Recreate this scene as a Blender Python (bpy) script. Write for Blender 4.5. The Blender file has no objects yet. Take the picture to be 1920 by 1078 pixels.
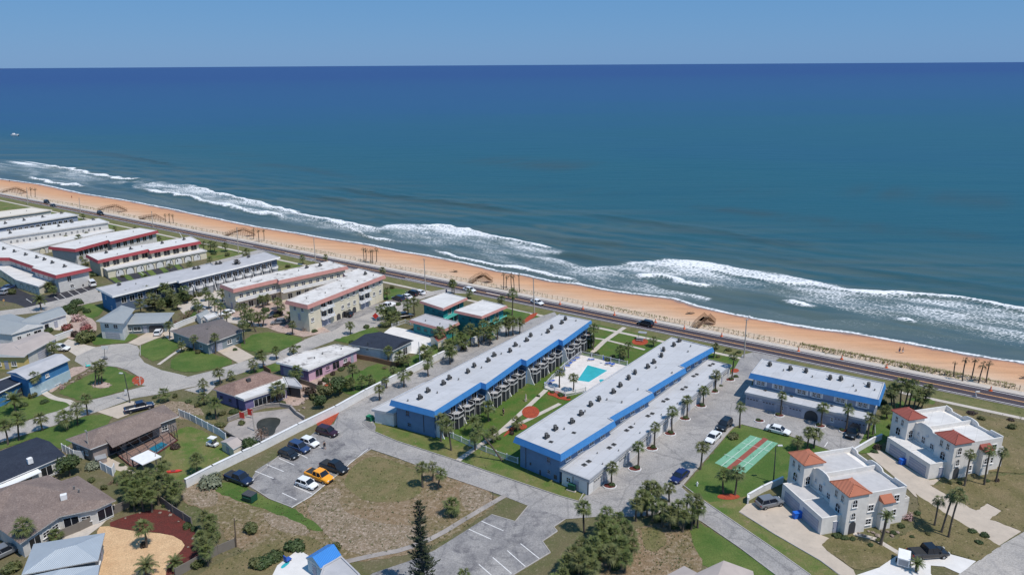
import bpy, math, random
import numpy as np
from mathutils import Vector, Matrix, Quaternion
random.seed(7); np.random.seed(7)
R = math.radians
sc = bpy.context.scene
COL = sc.collection
# ------------------------------------------------------------------ camera, sky, sun, exposure
CAMH = 70.0; FPX = 1370.0; CX = 960.0; CY = 539.0
ROLL = math.atan(-12/1920); PITCH = math.atan2(417*math.cos(ROLL), FPX)
cr, sr = math.cos(-ROLL), math.sin(-ROLL); cp, sp = math.cos(PITCH), math.sin(PITCH)
def P(x, y, z=0.0):
    """ground / height plane point that shows at photo pixel x, y"""
    u = x-CX; v = y-CY
    u2 = u*cr-v*sr; v2 = u*sr+v*cr
    fy = cp*FPX-sp*v2; fz = -sp*FPX-cp*v2
    t = (z-CAMH)/fz
    return Vector((u2*t, fy*t, z))
def proj(X, Y, Z):
    d2 = Z-CAMH
    zf = Y*cp-d2*sp; zu = Y*sp+d2*cp
    u2 = FPX*X/zf; v2 = -FPX*zu/zf
    return CX+u2*cr+v2*sr, CY-u2*sr+v2*cr
def height_at(X, Y, ypix):
    lo, hi = 0.0, 60.0
    for _ in range(36):
        m = (lo+hi)/2
        if proj(X, Y, m)[1] > ypix: lo = m
        else: hi = m
    return lo
cam = bpy.data.cameras.new('camera'); camo = bpy.data.objects.new('camera', cam); COL.objects.link(camo)
cam.sensor_width = 36.0; cam.lens = FPX/1920*36; cam.clip_start = 1; cam.clip_end = 200000
D = Vector((0, -sp, -cp)); Xv = Vector((1, 0, 0))
right = Xv*cr+D*sr; down = Xv*(-sr)+D*cr; fw = Vector((0, cp, -sp))
M = Matrix((right, -down, -fw)).transposed().to_4x4(); M.translation = Vector((0, 0, CAMH))
camo.matrix_world = M; sc.camera = camo
SUN_AZ = R(-38); SUN_EL = R(62)
w = bpy.data.worlds.new('World'); sc.world = w; w.use_nodes = True
nt = w.node_tree; bg = nt.nodes['Background']
sky = nt.nodes.new('ShaderNodeTexSky'); sky.sky_type = 'NISHITA'; sky.sun_disc = False
sky.sun_elevation = SUN_EL; sky.sun_rotation = math.pi/2-SUN_AZ
sky.air_density = 1.0; sky.dust_density = 0.2; sky.ozone_density = 2.0; sky.altitude = 0
hs = nt.nodes.new('ShaderNodeMixRGB'); hs.blend_type = 'MULTIPLY'; hs.inputs[0].default_value = 1; hs.inputs[2].default_value = (0.16, 0.16, 0.16, 1)
hb = nt.nodes.new('ShaderNodeMixRGB'); hb.blend_type = 'ADD'; hb.inputs[0].default_value = 1; hb.inputs[2].default_value = (0.72, 2.30, 4.9, 1)
nt.links.new(sky.outputs[0], hs.inputs[1]); nt.links.new(hs.outputs[0], hb.inputs[1]); nt.links.new(hb.outputs[0], bg.inputs[0]); bg.inputs[1].default_value = 0.1
sl = bpy.data.lights.new('sun', 'SUN'); sl.energy = 4.1; sl.angle = R(0.5); sl.color = (1, 0.945, 0.87)
so = bpy.data.objects.new('sun', sl); COL.objects.link(so)
sd = Vector((math.cos(SUN_AZ)*math.cos(SUN_EL), math.sin(SUN_AZ)*math.cos(SUN_EL), math.sin(SUN_EL)))
so.rotation_euler = sd.to_track_quat('Z', 'Y').to_euler()
sc.view_settings.view_transform = 'Standard'; sc.view_settings.look = 'None'
sc.view_settings.exposure = 0.0; sc.view_settings.gamma = 1.0
sc.cycles.max_bounces = 5; sc.cycles.transparent_max_bounces = 6

# ------------------------------------------------------------------ materials
MATS = {}
def newmat(name):
    m = bpy.data.materials.new(name); m.use_nodes = True; MATS[name] = m
    return m, m.node_tree, m.node_tree.nodes['Principled BSDF']
def noise(n, L, scale, detail=4, rough=0.6, vec=None, dist=0.0):
    t = n.new('ShaderNodeTexNoise'); t.inputs['Scale'].default_value = scale; t.inputs['Detail'].default_value = detail
    t.inputs['Roughness'].default_value = rough; t.inputs['Distortion'].default_value = dist
    if vec is not None: L.new(vec, t.inputs['Vector'])
    return t
def ramp(n, L, src, stops):
    r = n.new('ShaderNodeValToRGB'); e = r.color_ramp.elements
    while len(e) < len(stops): e.new(0.5)
    for k, (p, c) in enumerate(stops):
        e[k].position = p; e[k].color = (c, c, c, 1) if not hasattr(c, '__len__') else (*c, 1)
    L.new(src, r.inputs[0]); return r
def mixc(n, L, f, a, b, mode='MIX'):
    m = n.new('ShaderNodeMixRGB'); m.blend_type = mode
    for k, v in ((0, f), (1, a), (2, b)):
        if isinstance(v, (int, float)): m.inputs[k].default_value = v
        elif isinstance(v, tuple): m.inputs[k].default_value = (*v, 1)
        else: L.new(v, m.inputs[k])
    return m.outputs[0]
def surf(name, c1, c2=None, s=0.5, c3=None, s2=6.0, rough=0.85, bump=0.0, bs=8.0, spec=0.3, lo=0.35, hi=0.65, c3lo=0.55, c3hi=0.7, metal=0.0, stretch=None, crack=0, seam=False):
    """two colours mixed by a large noise, an optional third one in fine spots; world-space"""
    m, t, b = newmat(name); n, L = t.nodes, t.links
    b.inputs['Roughness'].default_value = rough; b.inputs['Specular IOR Level'].default_value = spec; b.inputs['Metallic'].default_value = metal
    g = n.new('ShaderNodeNewGeometry'); vec = g.outputs['Position']
    if stretch:
        mp = n.new('ShaderNodeMapping'); mp.inputs['Rotation'].default_value = (0, 0, stretch[0]); mp.inputs['Scale'].default_value = (stretch[1], stretch[2], 1)
        L.new(vec, mp.inputs[0]); vec = mp.outputs[0]
    if c2 is None: c2 = tuple(v*0.88 for v in c1)
    a = noise(n, L, s, 5, 0.65, vec); out = mixc(n, L, ramp(n, L, a.outputs[0], [(lo, 0.0), (hi, 1.0)]).outputs[0], c1, c2)
    if c3 is not None:
        a3 = noise(n, L, s2, 4, 0.7, vec, 0.4)
        out = mixc(n, L, ramp(n, L, a3.outputs[0], [(c3lo, 0.0), (c3hi, 1.0)]).outputs[0], out, c3)
    if bump:
        gr = noise(n, L, 4.5, 4, 0.8, vec); out = mixc(n, L, 1.0, out, ramp(n, L, gr.outputs[0], [(0.3, 0.62), (0.72, 1.3)]).outputs[0], 'MULTIPLY')
    if seam:
        mp2 = n.new('ShaderNodeMapping'); mp2.inputs['Rotation'].default_value = (0, 0, -0.955); L.new(g.outputs['Position'], mp2.inputs[0]); bk = n.new('ShaderNodeTexBrick'); bk.inputs['Scale'].default_value = 1.0; bk.inputs['Brick Width'].default_value = 5.2; bk.inputs['Row Height'].default_value = 1.9
        bk.inputs['Mortar Size'].default_value = 0.035; bk.inputs['Color1'].default_value = (1, 1, 1, 1); bk.inputs['Color2'].default_value = (.94, .94, .94, 1); bk.inputs['Mortar'].default_value = (.80, .80, .80, 1); L.new(mp2.outputs[0], bk.inputs['Vector']); out = mixc(n, L, 1.0, out, bk.outputs['Color'], 'MULTIPLY')
        pn = noise(n, L, 0.22, 3, 0.7, g.outputs['Position'], 1.5); out = mixc(n, L, ramp(n, L, pn.outputs[0], [(0.55, 0.0), (0.72, 0.4)]).outputs[0], out, tuple(v*.68 for v in c1))
    if crack:
        wn = noise(n, L, 0.5, 3, 0.6, vec); wm = mixc(n, L, 0.35, vec, wn.outputs[1], 'ADD'); v = n.new('ShaderNodeTexVoronoi'); v.feature = 'DISTANCE_TO_EDGE'; v.inputs['Scale'].default_value = crack; L.new(wm, v.inputs['Vector'])
        out = mixc(n, L, ramp(n, L, v.outputs['Distance'], [(0.0, 0.35), (0.018, 0.0)]).outputs[0], out, (0.10, 0.098, 0.10))
        dn = noise(n, L, 0.09, 4, 0.7, vec, 1.0); out = mixc(n, L, ramp(n, L, dn.outputs[0], [(0.52, 0.0), (0.66, 0.45)]).outputs[0], out, (0.17, 0.165, 0.175))
    L.new(out, b.inputs['Base Color'])
    if bump:
        nb = noise(n, L, bs, 3, 0.6, vec); bp = n.new('ShaderNodeBump'); bp.inputs['Strength'].default_value = bump; bp.inputs['Distance'].default_value = 0.15
        L.new(nb.outputs[0], bp.inputs['Height']); L.new(bp.outputs[0], b.inputs['Normal'])
    return m
CO = 0.6123  # coast direction angle magnitude (radians, clockwise from +X)
surf('scrub', (0.155, 0.125, 0.072), (0.095, 0.105, 0.038), 0.10, (0.27, 0.215, 0.15), 1.3, 0.95, 0.8, 3, c3lo=0.55, c3hi=0.78)
surf('dirt', (0.215, 0.150, 0.088), (0.150, 0.122, 0.055), 0.07, (0.43, 0.335, 0.255), 1.2, 0.95, 0.9, 4, lo=0.42, hi=0.60, c3lo=0.48, c3hi=0.80)
surf('rubble', (0.255, 0.190, 0.130), (0.175, 0.135, 0.08), 0.5, (0.42, 0.335, 0.265), 2.0, 0.95, 0.9, 5, c3lo=0.48, c3hi=0.66)
surf('thatch', (0.125, 0.125, 0.045), (0.195, 0.155, 0.075), 0.35, (0.28, 0.23, 0.13), 1.6, 0.95, 0.9, 5, c3lo=0.55, c3hi=0.75)
surf('lawn', (0.062, 0.118, 0.020), (0.120, 0.155, 0.038), 0.16, (0.165, 0.17, 0.055), 0.5, 0.9, 0.6, 9, lo=0.4, hi=0.66, c3lo=0.60, c3hi=0.80)
surf('lawn_court', (0.052, 0.125, 0.014), (0.105, 0.13, 0.028), 0.30, (0.20, 0.18, 0.06), 0.45, 0.9, 0.6, 9, c3lo=0.6, c3hi=0.75)
surf('patchy_lawn', (0.075, 0.135, 0.022), (0.19, 0.165, 0.065), 0.2, (0.27, 0.19, 0.12), 0.5, 0.93, 0.6, 6, c3lo=0.58, c3hi=0.74)
surf('dry_grass', (0.13, 0.115, 0.045), (0.20, 0.155, 0.08), 0.25, (0.34, 0.26, 0.17), 1.8, 0.95, 0.7, 4, c3lo=0.6, c3hi=0.72)
surf('verge', (0.115, 0.125, 0.04), (0.18, 0.16, 0.07), 0.4, (0.08, 0.11, 0.03), 1.0, 0.95, 0.6, 6)
surf('asphalt_pale', (0.375, 0.35, 0.33), (0.29, 0.275, 0.265), 0.15, (0.165, 0.158, 0.16), 0.5, 0.92, 0.3, 14, c3lo=0.54, c3hi=0.78, crack=0.11)
surf('asphalt_worn', (0.34, 0.32, 0.305), (0.22, 0.21, 0.208), 0.22, (0.105, 0.10, 0.11), 0.4, 0.92, 0.3, 14, c3lo=0.5, c3hi=0.72, crack=0.13)
surf('street_concrete', (0.42, 0.385, 0.35), (0.35, 0.325, 0.30), 0.15, (0.27, 0.25, 0.235), 0.8, 0.92, 0.2, 14, c3lo=0.58, c3hi=0.8, crack=0.09)
surf('highway_asphalt', (0.052, 0.040, 0.050), (0.068, 0.054, 0.062), 0.6, (0.085, 0.07, 0.075), 0.3, 0.85, 0.2, 20, stretch=(CO, 0.15, 2.2))
surf('black_asphalt', (0.028, 0.028, 0.034), (0.045, 0.043, 0.050), 0.6, None, rough=0.85)
surf('concrete', (0.52, 0.46, 0.40), (0.45, 0.40, 0.35), 0.5, (0.36, 0.32, 0.28), 2, 0.92)
surf('concrete_tan', (0.50, 0.42, 0.34), (0.42, 0.355, 0.29), 0.4, (0.33, 0.28, 0.235), 1.4, 0.92, c3lo=0.58, c3hi=0.8)
surf('concrete_white', (0.68, 0.65, 0.62), (0.60, 0.575, 0.55), 0.5, None, rough=0.85)
surf('pool_deck', (0.66, 0.62, 0.59), (0.56, 0.52, 0.49), 0.6, None, rough=0.8)
surf('old_deck', (0.36, 0.32, 0.29), (0.25, 0.225, 0.21), 0.3, (0.15, 0.14, 0.135), 0.9, 0.95, c3lo=0.56, c3hi=0.72)
surf('mulch', (0.42, 0.075, 0.030), (0.30, 0.055, 0.03), 1.2, (0.16, 0.05, 0.03), 4, 0.95, 0.7, 6)
surf('mulch_dark', (0.14, 0.030, 0.024), (0.095, 0.028, 0.022), 0.8, (0.35, 0.20, 0.15), 3, 0.95, 0.8, 6, c3lo=0.66, c3hi=0.78)
surf('yard_sand', (0.62, 0.42, 0.24), (0.53, 0.34, 0.19), 0.5, None, rough=0.95, bump=0.3)
surf('pink_gravel', (0.50, 0.38, 0.32), (0.36, 0.27, 0.23), 0.8, (0.22, 0.13, 0.11), 2.5, 0.95, 0.6, 5)
surf('court_green', (0.15, 0.33, 0.21), (0.19, 0.39, 0.27), 0.5, (0.06, 0.17, 0.11), 1.0, 0.85, c3lo=0.56, c3hi=0.66)
surf('court_red', (0.30, 0.075, 0.055), (0.24, 0.08, 0.06), 1.0, (0.14, 0.07, 0.05), 2, 0.9)
surf('empty_pool', (0.030, 0.030, 0.022), (0.05, 0.048, 0.036), 0.6, None, rough=0.4)
surf('marking_white', (0.75, 0.73, 0.71), (0.62, 0.60, 0.58), 1.5, None, rough=0.8)
surf('marking_orange', (0.80, 0.42, 0.16), (0.70, 0.38, 0.15), 0.8, None, rough=0.8)
surf('kerb', (0.42, 0.39, 0.365), (0.34, 0.31, 0.29), 0.8, None, rough=0.9)
# walls and roofs
surf('roof_white', (0.50, 0.50, 0.515), (0.455, 0.455, 0.465), 0.25, (0.34, 0.335, 0.33), 0.6, 0.8, c3lo=0.58, c3hi=0.80, stretch=(-0.95, 0.35, 1.6), seam=True)
surf('roof_bright', (0.66, 0.64, 0.615), (0.56, 0.54, 0.52), 0.3, (0.36, 0.335, 0.31), 0.9, 0.8, c3lo=0.58, c3hi=0.78, stretch=(-0.95, 0.5, 1.5), seam=True)
surf('roof_stained', (0.66, 0.63, 0.60), (0.50, 0.47, 0.44), 0.35, (0.22, 0.20, 0.19), 0.38, 0.85, c3lo=0.55, c3hi=0.66)
surf('roof_grey', (0.45, 0.44, 0.45), (0.38, 0.375, 0.385), 0.4, (0.30, 0.29, 0.30), 0.9, 0.85, c3lo=0.62, c3hi=0.8)
surf('roof_beige', (0.42, 0.36, 0.33), (0.36, 0.31, 0.285), 0.4, None, rough=0.9)
surf('roof_cream', (0.66, 0.60, 0.52), (0.58, 0.53, 0.46), 0.3, (0.42, 0.38, 0.33), 1.0, 0.85, c3lo=0.66, c3hi=0.8)
surf('shingle_brown', (0.235, 0.178, 0.152), (0.180, 0.135, 0.118), 0.5, (0.29, 0.235, 0.21), 3.5, 0.95, 0.5, 7, c3lo=0.55, c3hi=0.68)
surf('shingle_taupe', (0.17, 0.145, 0.14), (0.14, 0.12, 0.115), 0.5, (0.20, 0.175, 0.165), 4, 0.95, 0.3, 7)
surf('shingle_red_brown', (0.26, 0.175, 0.145), (0.19, 0.12, 0.10), 0.6, (0.36, 0.25, 0.21), 3.5, 0.95, 0.4, 7)
surf('shingle_navy', (0.022, 0.028, 0.045), (0.030, 0.038, 0.058), 0.5, (0.04, 0.048, 0.068), 4, 0.95, 0.3, 7)
def ribbed(name, c, rough=0.45, ang=0.9, freq=14.0, metal=0.0, strength=0.6):
    m, t, b = newmat(name); n, L = t.nodes, t.links
    b.inputs['Roughness'].default_value = rough; b.inputs['Metallic'].default_value = metal; b.inputs['Specular IOR Level'].default_value = 0.3
    g = n.new('ShaderNodeNewGeometry'); mp = n.new('ShaderNodeMapping'); mp.inputs['Rotation'].default_value = (0, 0, ang); L.new(g.outputs['Position'], mp.inputs[0])
    wv = n.new('ShaderNodeTexWave'); wv.inputs['Scale'].default_value = freq/20; wv.inputs['Distortion'].default_value = 0.0; L.new(mp.outputs[0], wv.inputs[0])
    ns = noise(n, L, 0.7, 4, 0.6, g.outputs['Position'])
    o = mixc(n, L, wv.outputs[0], tuple(v*0.72 for v in c), c)
    o = mixc(n, L, ramp(n, L, ns.outputs[0], [(0.35, 0.0), (0.7, 1.0)]).outputs[0], o, tuple(v*0.8 for v in c))
    L.new(o, b.inputs['Base Color'])
    bp = n.new('ShaderNodeBump'); bp.inputs['Strength'].default_value = strength; bp.inputs['Distance'].default_value = 0.08
    L.new(wv.outputs[0], bp.inputs['Height']); L.new(bp.outputs[0], b.inputs['Normal'])
ribbed('metal_roof', (0.42, 0.47, 0.52), 0.4, 0.3, 26)
ribbed('metal_roof_grey', (0.36, 0.38, 0.385), 0.5, 0.9, 20)
ribbed('metal_blue', (0.06, 0.26, 0.68), 0.4, 0.3, 26)
ribbed('tile_red', (0.60, 0.22, 0.13), 0.7, 0.25, 36, strength=1.0)
ribbed('tile_crimson', (0.42, 0.12, 0.09), 0.7, 0.25, 36, strength=1.0)
def plain(name, c, rough=0.7, metal=0.0, spec=0.4, coat=0.0, s=0.9, var=0.86):
    m = surf(name, c, tuple(v*var for v in c), s, None, rough=rough, spec=spec, metal=metal)
    if coat: m.node_tree.nodes['Principled BSDF'].inputs['Coat Weight'].default_value = coat
    return m
plain('wall_blue', (0.12, 0.22, 0.38)); plain('wall_grey_blue', (0.27, 0.31, 0.41)); plain('fascia_blue', (0.05, 0.22, 0.52), 0.6)
plain('wall_white', (0.72, 0.71, 0.70)); plain('wall_offwhite', (0.60, 0.585, 0.56)); plain('wall_cream', (0.70, 0.64, 0.50)); plain('wall_navy', (0.10, 0.14, 0.21)); plain('wall_teal', (0.022, 0.22, 0.24))
plain('teal_trim', (0.12, 0.60, 0.52)); plain('fascia_pink', (0.50, 0.24, 0.21)); plain('fascia_red', (0.34, 0.06, 0.07)); plain('wall_purple', (0.18, 0.15, 0.29)); plain('wall_pink', (0.60, 0.38, 0.48))
plain('wall_yellow', (0.68, 0.52, 0.20)); plain('wall_deep_blue', (0.05, 0.19, 0.40)); plain('wall_pale_blue', (0.42, 0.54, 0.60)); plain('wall_taupe', (0.30, 0.25, 0.23)); plain('wall_slate', (0.22, 0.27, 0.30)); plain('wall_lilac', (0.44, 0.44, 0.50))
plain('villa_white', (0.78, 0.735, 0.68)); plain('villa_deck', (0.50, 0.48, 0.47)); plain('villa_parapet', (0.72, 0.69, 0.65))
plain('trim_white', (0.78, 0.77, 0.76)); plain('grey_trim', (0.30, 0.31, 0.33)); plain('dark_trim', (0.06, 0.06, 0.065))
plain('glass', (0.018, 0.022, 0.030), 0.12, spec=0.6, var=0.7); plain('screen', (0.028, 0.032, 0.042), 0.6); plain('door_shade', (0.36, 0.37, 0.44))
plain('ac_metal', (0.16, 0.155, 0.15), 0.6); plain('ac_dark', (0.03, 0.03, 0.03), 0.7); plain('steel', (0.45, 0.45, 0.46), 0.4, 0.6); plain('pole_concrete', (0.46, 0.41, 0.36)); plain('pole_wood', (0.13, 0.095, 0.07))
plain('wood_grey', (0.20, 0.175, 0.15), 0.95); plain('wood_brown', (0.22, 0.12, 0.07), 0.9); plain('wood_pale', (0.42, 0.30, 0.20), 0.9); plain('vinyl', (0.74, 0.75, 0.76), 0.5)
plain('rubber', (0.015, 0.015, 0.016), 0.8); plain('rim', (0.40, 0.41, 0.42), 0.35, 0.7); plain('lamp_glass', (0.75, 0.75, 0.72), 0.2); plain('tail_red', (0.35, 0.01, 0.01), 0.3)
plain('bin_blue', (0.02, 0.14, 0.60), 0.5); plain('dumpster_green', (0.01, 0.07, 0.045), 0.6); plain('box_green', (0.03, 0.22, 0.10), 0.6); plain('orange_plastic', (0.75, 0.16, 0.05), 0.6); plain('sign_red', (0.62, 0.045, 0.035), 0.5)
plain('skin', (0.45, 0.27, 0.19)); plain('cloth_dark', (0.03, 0.03, 0.04)); plain('cloth_red', (0.5, 0.05, 0.06)); plain('cloth_blue', (0.05, 0.12, 0.4)); plain('canvas_blue', (0.03, 0.10, 0.42)); plain('canvas_white', (0.75, 0.74, 0.72)); plain('aqua', (0.08, 0.55, 0.5))
surf('rock', (0.34, 0.27, 0.22), (0.22, 0.17, 0.14), 1.5, None, rough=0.95, bump=0.8); plain('lamp_head', (0.6, 0.6, 0.58))
CARP = {'white': (0.78, 0.78, 0.78), 'black': (0.010, 0.010, 0.012), 'navy': (0.012, 0.020, 0.055), 'blue': (0.010, 0.014, 0.085), 'silver': (0.35, 0.36, 0.38), 'grey': (0.16, 0.17, 0.185), 'yellow': (0.90, 0.36, 0.010), 'maroon': (0.035, 0.006, 0.012), 'slate_blue': (0.03, 0.055, 0.14)}
for k, c in CARP.items(): plain('paint_'+k, c, 0.3, 0.0, 0.5, 0.6, var=0.95)
def foliage(name, a, b2, c, rough=0.6, s=1.2):
    m, t, b = newmat(name); n, L = t.nodes, t.links
    g = n.new('ShaderNodeNewGeometry'); ns = noise(n, L, s, 3, 0.6, g.outputs['Position'])
    oi = n.new('ShaderNodeObjectInfo')
    o = mixc(n, L, ramp(n, L, ns.outputs[0], [(0.35, 0.0), (0.65, 1.0)]).outputs[0], a, b2)
    o = mixc(n, L, ramp(n, L, oi.outputs['Random'], [(0.2, 0.0), (1.0, 0.55)]).outputs[0], o, c)
    L.new(o, b.inputs['Base Color']); b.inputs['Roughness'].default_value = rough; b.inputs['Specular IOR Level'].default_value = 0.35
    return m
foliage('frond', (0.060, 0.090, 0.022), (0.125, 0.140, 0.040), (0.12, 0.115, 0.045))
foliage('frond_dead', (0.16, 0.11, 0.055), (0.11, 0.08, 0.045), (0.20, 0.15, 0.08))
foliage('frond_grey', (0.11, 0.12, 0.07), (0.16, 0.16, 0.095), (0.15, 0.13, 0.08))
foliage('trunk', (0.10, 0.080, 0.062), (0.15, 0.12, 0.095), (0.07, 0.058, 0.048), 0.9)
foliage('trunk_pale', (0.26, 0.22, 0.18), (0.20, 0.165, 0.13), (0.3, 0.26, 0.21), 0.9)
foliage('leaf_dark', (0.026, 0.052, 0.015), (0.058, 0.088, 0.024), (0.070, 0.085, 0.028))
foliage('leaf_olive', (0.062, 0.078, 0.024), (0.115, 0.122, 0.038), (0.10, 0.092, 0.038))
foliage('leaf_greygreen', (0.13, 0.15, 0.10), (0.19, 0.20, 0.13), (0.14, 0.15, 0.09))
foliage('leaf_red', (0.26, 0.05, 0.055), (0.12, 0.075, 0.035), (0.35, 0.12, 0.12))
foliage('leaf_maroon', (0.055, 0.025, 0.022), (0.030, 0.032, 0.018), (0.07, 0.04, 0.03))
foliage('leaf_pink', (0.50, 0.32, 0.30), (0.32, 0.19, 0.17), (0.42, 0.30, 0.28))
foliage('twig', (0.17, 0.10, 0.075), (0.12, 0.075, 0.055), (0.22, 0.15, 0.11), 0.9)
foliage('needle', (0.020, 0.034, 0.014), (0.045, 0.050, 0.022), (0.035, 0.035, 0.018))
foliage('dune_plant', (0.17, 0.17, 0.055), (0.26, 0.22, 0.09), (0.12, 0.13, 0.04))
def water_pool(name, c):
    m, t, b = newmat(name); n, L = t.nodes, t.links
    g = n.new('ShaderNodeNewGeometry'); ns = noise(n, L, 1.1, 3, 0.6, g.outputs['Position'])
    L.new(mixc(n, L, ns.outputs[0], tuple(v*0.8 for v in c), tuple(min(1, v*1.2) for v in c)), b.inputs['Base Color'])
    b.inputs['Roughness'].default_value = 0.08
    bp = n.new('ShaderNodeBump'); bp.inputs['Strength'].default_value = 0.2; bp.inputs['Distance'].default_value = 0.05
    nb = noise(n, L, 5, 2, 0.5, g.outputs['Position']); L.new(nb.outputs[0], bp.inputs['Height']); L.new(bp.outputs[0], b.inputs['Normal'])
water_pool('pool_water', (0.04, 0.37, 0.40)); water_pool('pool_water_dark', (0.02, 0.16, 0.24))

# ------------------------------------------------------------------ helpers
def tag(o, label=None, cat=None, group=None, kind=None):
    for k, v in (('label', label), ('category', cat), ('group', group), ('kind', kind)):
        if v: o[k] = v
    return o
ORG = {}
def empty(name, loc, label=None, cat=None, group=None):
    o = bpy.data.objects.new(name, None); COL.objects.link(o); o.location = loc; o.empty_display_size = 0.5
    ORG[o.name] = Vector(loc); return tag(o, label, cat, group)
class MB:
    def __init__(s): s.v = []; s.f = []; s.m = []
    def add(s, vs, fs, m=0):
        k = len(s.v); s.v += [tuple(p) for p in vs]; s.f += [tuple(i+k for i in f) for f in fs]; s.m += [m]*len(fs); return s
    def poly(s, pts, m=0): return s.add(pts, [tuple(range(len(pts)))], m)
    def box(s, c, size, rot=0.0, m=0, top=1.0, ax=None):
        cx, cy, cz = c; lx, ly, lz = size[0]/2, size[1]/2, size[2]/2; ca, sa = math.cos(rot), math.sin(rot); vs = []
        for z, k in ((-lz, 1), (lz, top)):
            for a, b in ((-1, -1), (1, -1), (1, 1), (-1, 1)):
                x, y = a*lx*k, b*ly*k; vs.append((cx+x*ca-y*sa, cy+x*sa+y*ca, cz+z))
        return s.add(vs, [(3, 2, 1, 0), (4, 5, 6, 7), (0, 1, 5, 4), (1, 2, 6, 5), (2, 3, 7, 6), (3, 0, 4, 7)], m)
    def prism(s, pts, z0, z1, m=0, mtop=None):
        n = len(pts); vs = [(p[0], p[1], z0) for p in pts]+[(p[0], p[1], z1) for p in pts]
        s.add(vs, [(i, (i+1) % n, n+(i+1) % n, n+i) for i in range(n)]+[tuple(reversed(range(n)))], m)
        k = len(s.v)-2*n; s.f.append(tuple(k+n+i for i in range(n))); s.m.append(m if mtop is None else mtop); return s
    def tube(s, p0, p1, r0, r1=None, n=6, m=0, cap=True):
        r1 = r0 if r1 is None else r1; p0, p1 = Vector(p0), Vector(p1); d = (p1-p0).normalized()
        a = d.orthogonal().normalized(); b = d.cross(a); vs = []
        for p, r in ((p0, r0), (p1, r1)):
            for i in range(n):
                t = 2*math.pi*i/n; vs.append(p+a*math.cos(t)*r+b*math.sin(t)*r)
        fs = [(i, (i+1) % n, n+(i+1) % n, n+i) for i in range(n)]
        if cap: fs += [tuple(reversed(range(n))), tuple(range(n, 2*n))]
        return s.add(vs, fs, m)
    def path(s, pts, rad, n=7, m=0):
        for i in range(len(pts)-1): s.tube(pts[i], pts[i+1], rad[i], rad[i+1], n, m)
        return s
    def mesh(s, name, mats):
        me = bpy.data.meshes.new(name); me.from_pydata(s.v, [], s.f)
        for x in (mats if isinstance(mats, (list, tuple)) else [mats]): me.materials.append(MATS[x])
        if len(me.materials) > 1: me.polygons.foreach_set('material_index', s.m)
        me.update(); return me
    def build(s, name, mats, parent=None, world=True, smooth=False, root=None):
        """link as one object; vertices are world coordinates, made relative to the root's base"""
        if parent is not None and world:
            o = ORG[(root or parent).name]; s.v = [(a-o.x, b-o.y, c-o.z) for a, b, c in s.v]
        me = s.mesh(name, mats)
        if smooth: me.polygons.foreach_set('use_smooth', [True]*len(me.polygons))
        ob = bpy.data.objects.new(name, me); COL.objects.link(ob); ob.parent = parent
        if parent is not None: ORG[ob.name] = ORG[(root or parent).name]
        return ob
def inst(name, me, parent=None, loc=(0, 0, 0), rz=0.0, sc3=(1, 1, 1)):
    o = bpy.data.objects.new(name, me); COL.objects.link(o); o.parent = parent; o.location = loc; o.rotation_euler = (0, 0, rz); o.scale = sc3
    return o
def ccw(pts):
    a = sum(pts[i][0]*pts[(i+1) % len(pts)][1]-pts[(i+1) % len(pts)][0]*pts[i][1] for i in range(len(pts)))
    return list(pts) if a > 0 else list(reversed(pts))
def offset(pts, d):
    """move every edge of a CCW polygon outward by d (inward if negative)"""
    n = len(pts); out = []
    for i in range(n):
        p0, p1, p2 = Vector(pts[i-1][:2]), Vector(pts[i][:2]), Vector(pts[(i+1) % n][:2])
        e1 = (p1-p0).normalized(); e2 = (p2-p1).normalized(); n1 = Vector((e1.y, -e1.x)); n2 = Vector((e2.y, -e2.x))
        k = 1+n1.dot(n2); k = max(k, 0.35); q = p1+(n1+n2)*(d/k); out.append(Vector((q.x, q.y)))
    return out
def chaikin(pts, it=2):
    for _ in range(it):
        q = []
        for i in range(len(pts)):
            a, b = Vector(pts[i]), Vector(pts[(i+1) % len(pts)]); q += [a*0.75+b*0.25, a*0.25+b*0.75]
        pts = q
    return pts
def W(pts, z=0.0): return [P(x, y, z) for x, y in pts]
from mathutils.geometry import tessellate_polygon
LAYER = []; HARD = []; SOFT = {'rubble', 'thatch', 'lawn', 'lawn_court', 'patchy_lawn', 'dirt', 'dry_grass', 'verge'}
def inpoly(x, y, q):
    c = False; j = len(q)-1
    for i in range(len(q)):
        if (q[i][1] > y) != (q[j][1] > y) and x < (q[j][0]-q[i][0])*(y-q[i][1])/(q[j][1]-q[i][1])+q[i][0]: c = not c
        j = i
    return c
def layer(q):
    x0, x1, y0, y1 = min(p[0] for p in q), max(p[0] for p in q), min(p[1] for p in q), max(p[1] for p in q)
    z = 0.02
    for a0, a1, b0, b1, zz in LAYER:
        if a0 < x1 and x0 < a1 and b0 < y1 and y0 < b1: z = max(z, zz+0.005)
    LAYER.append((x0, x1, y0, y1, z)); return z
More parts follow.
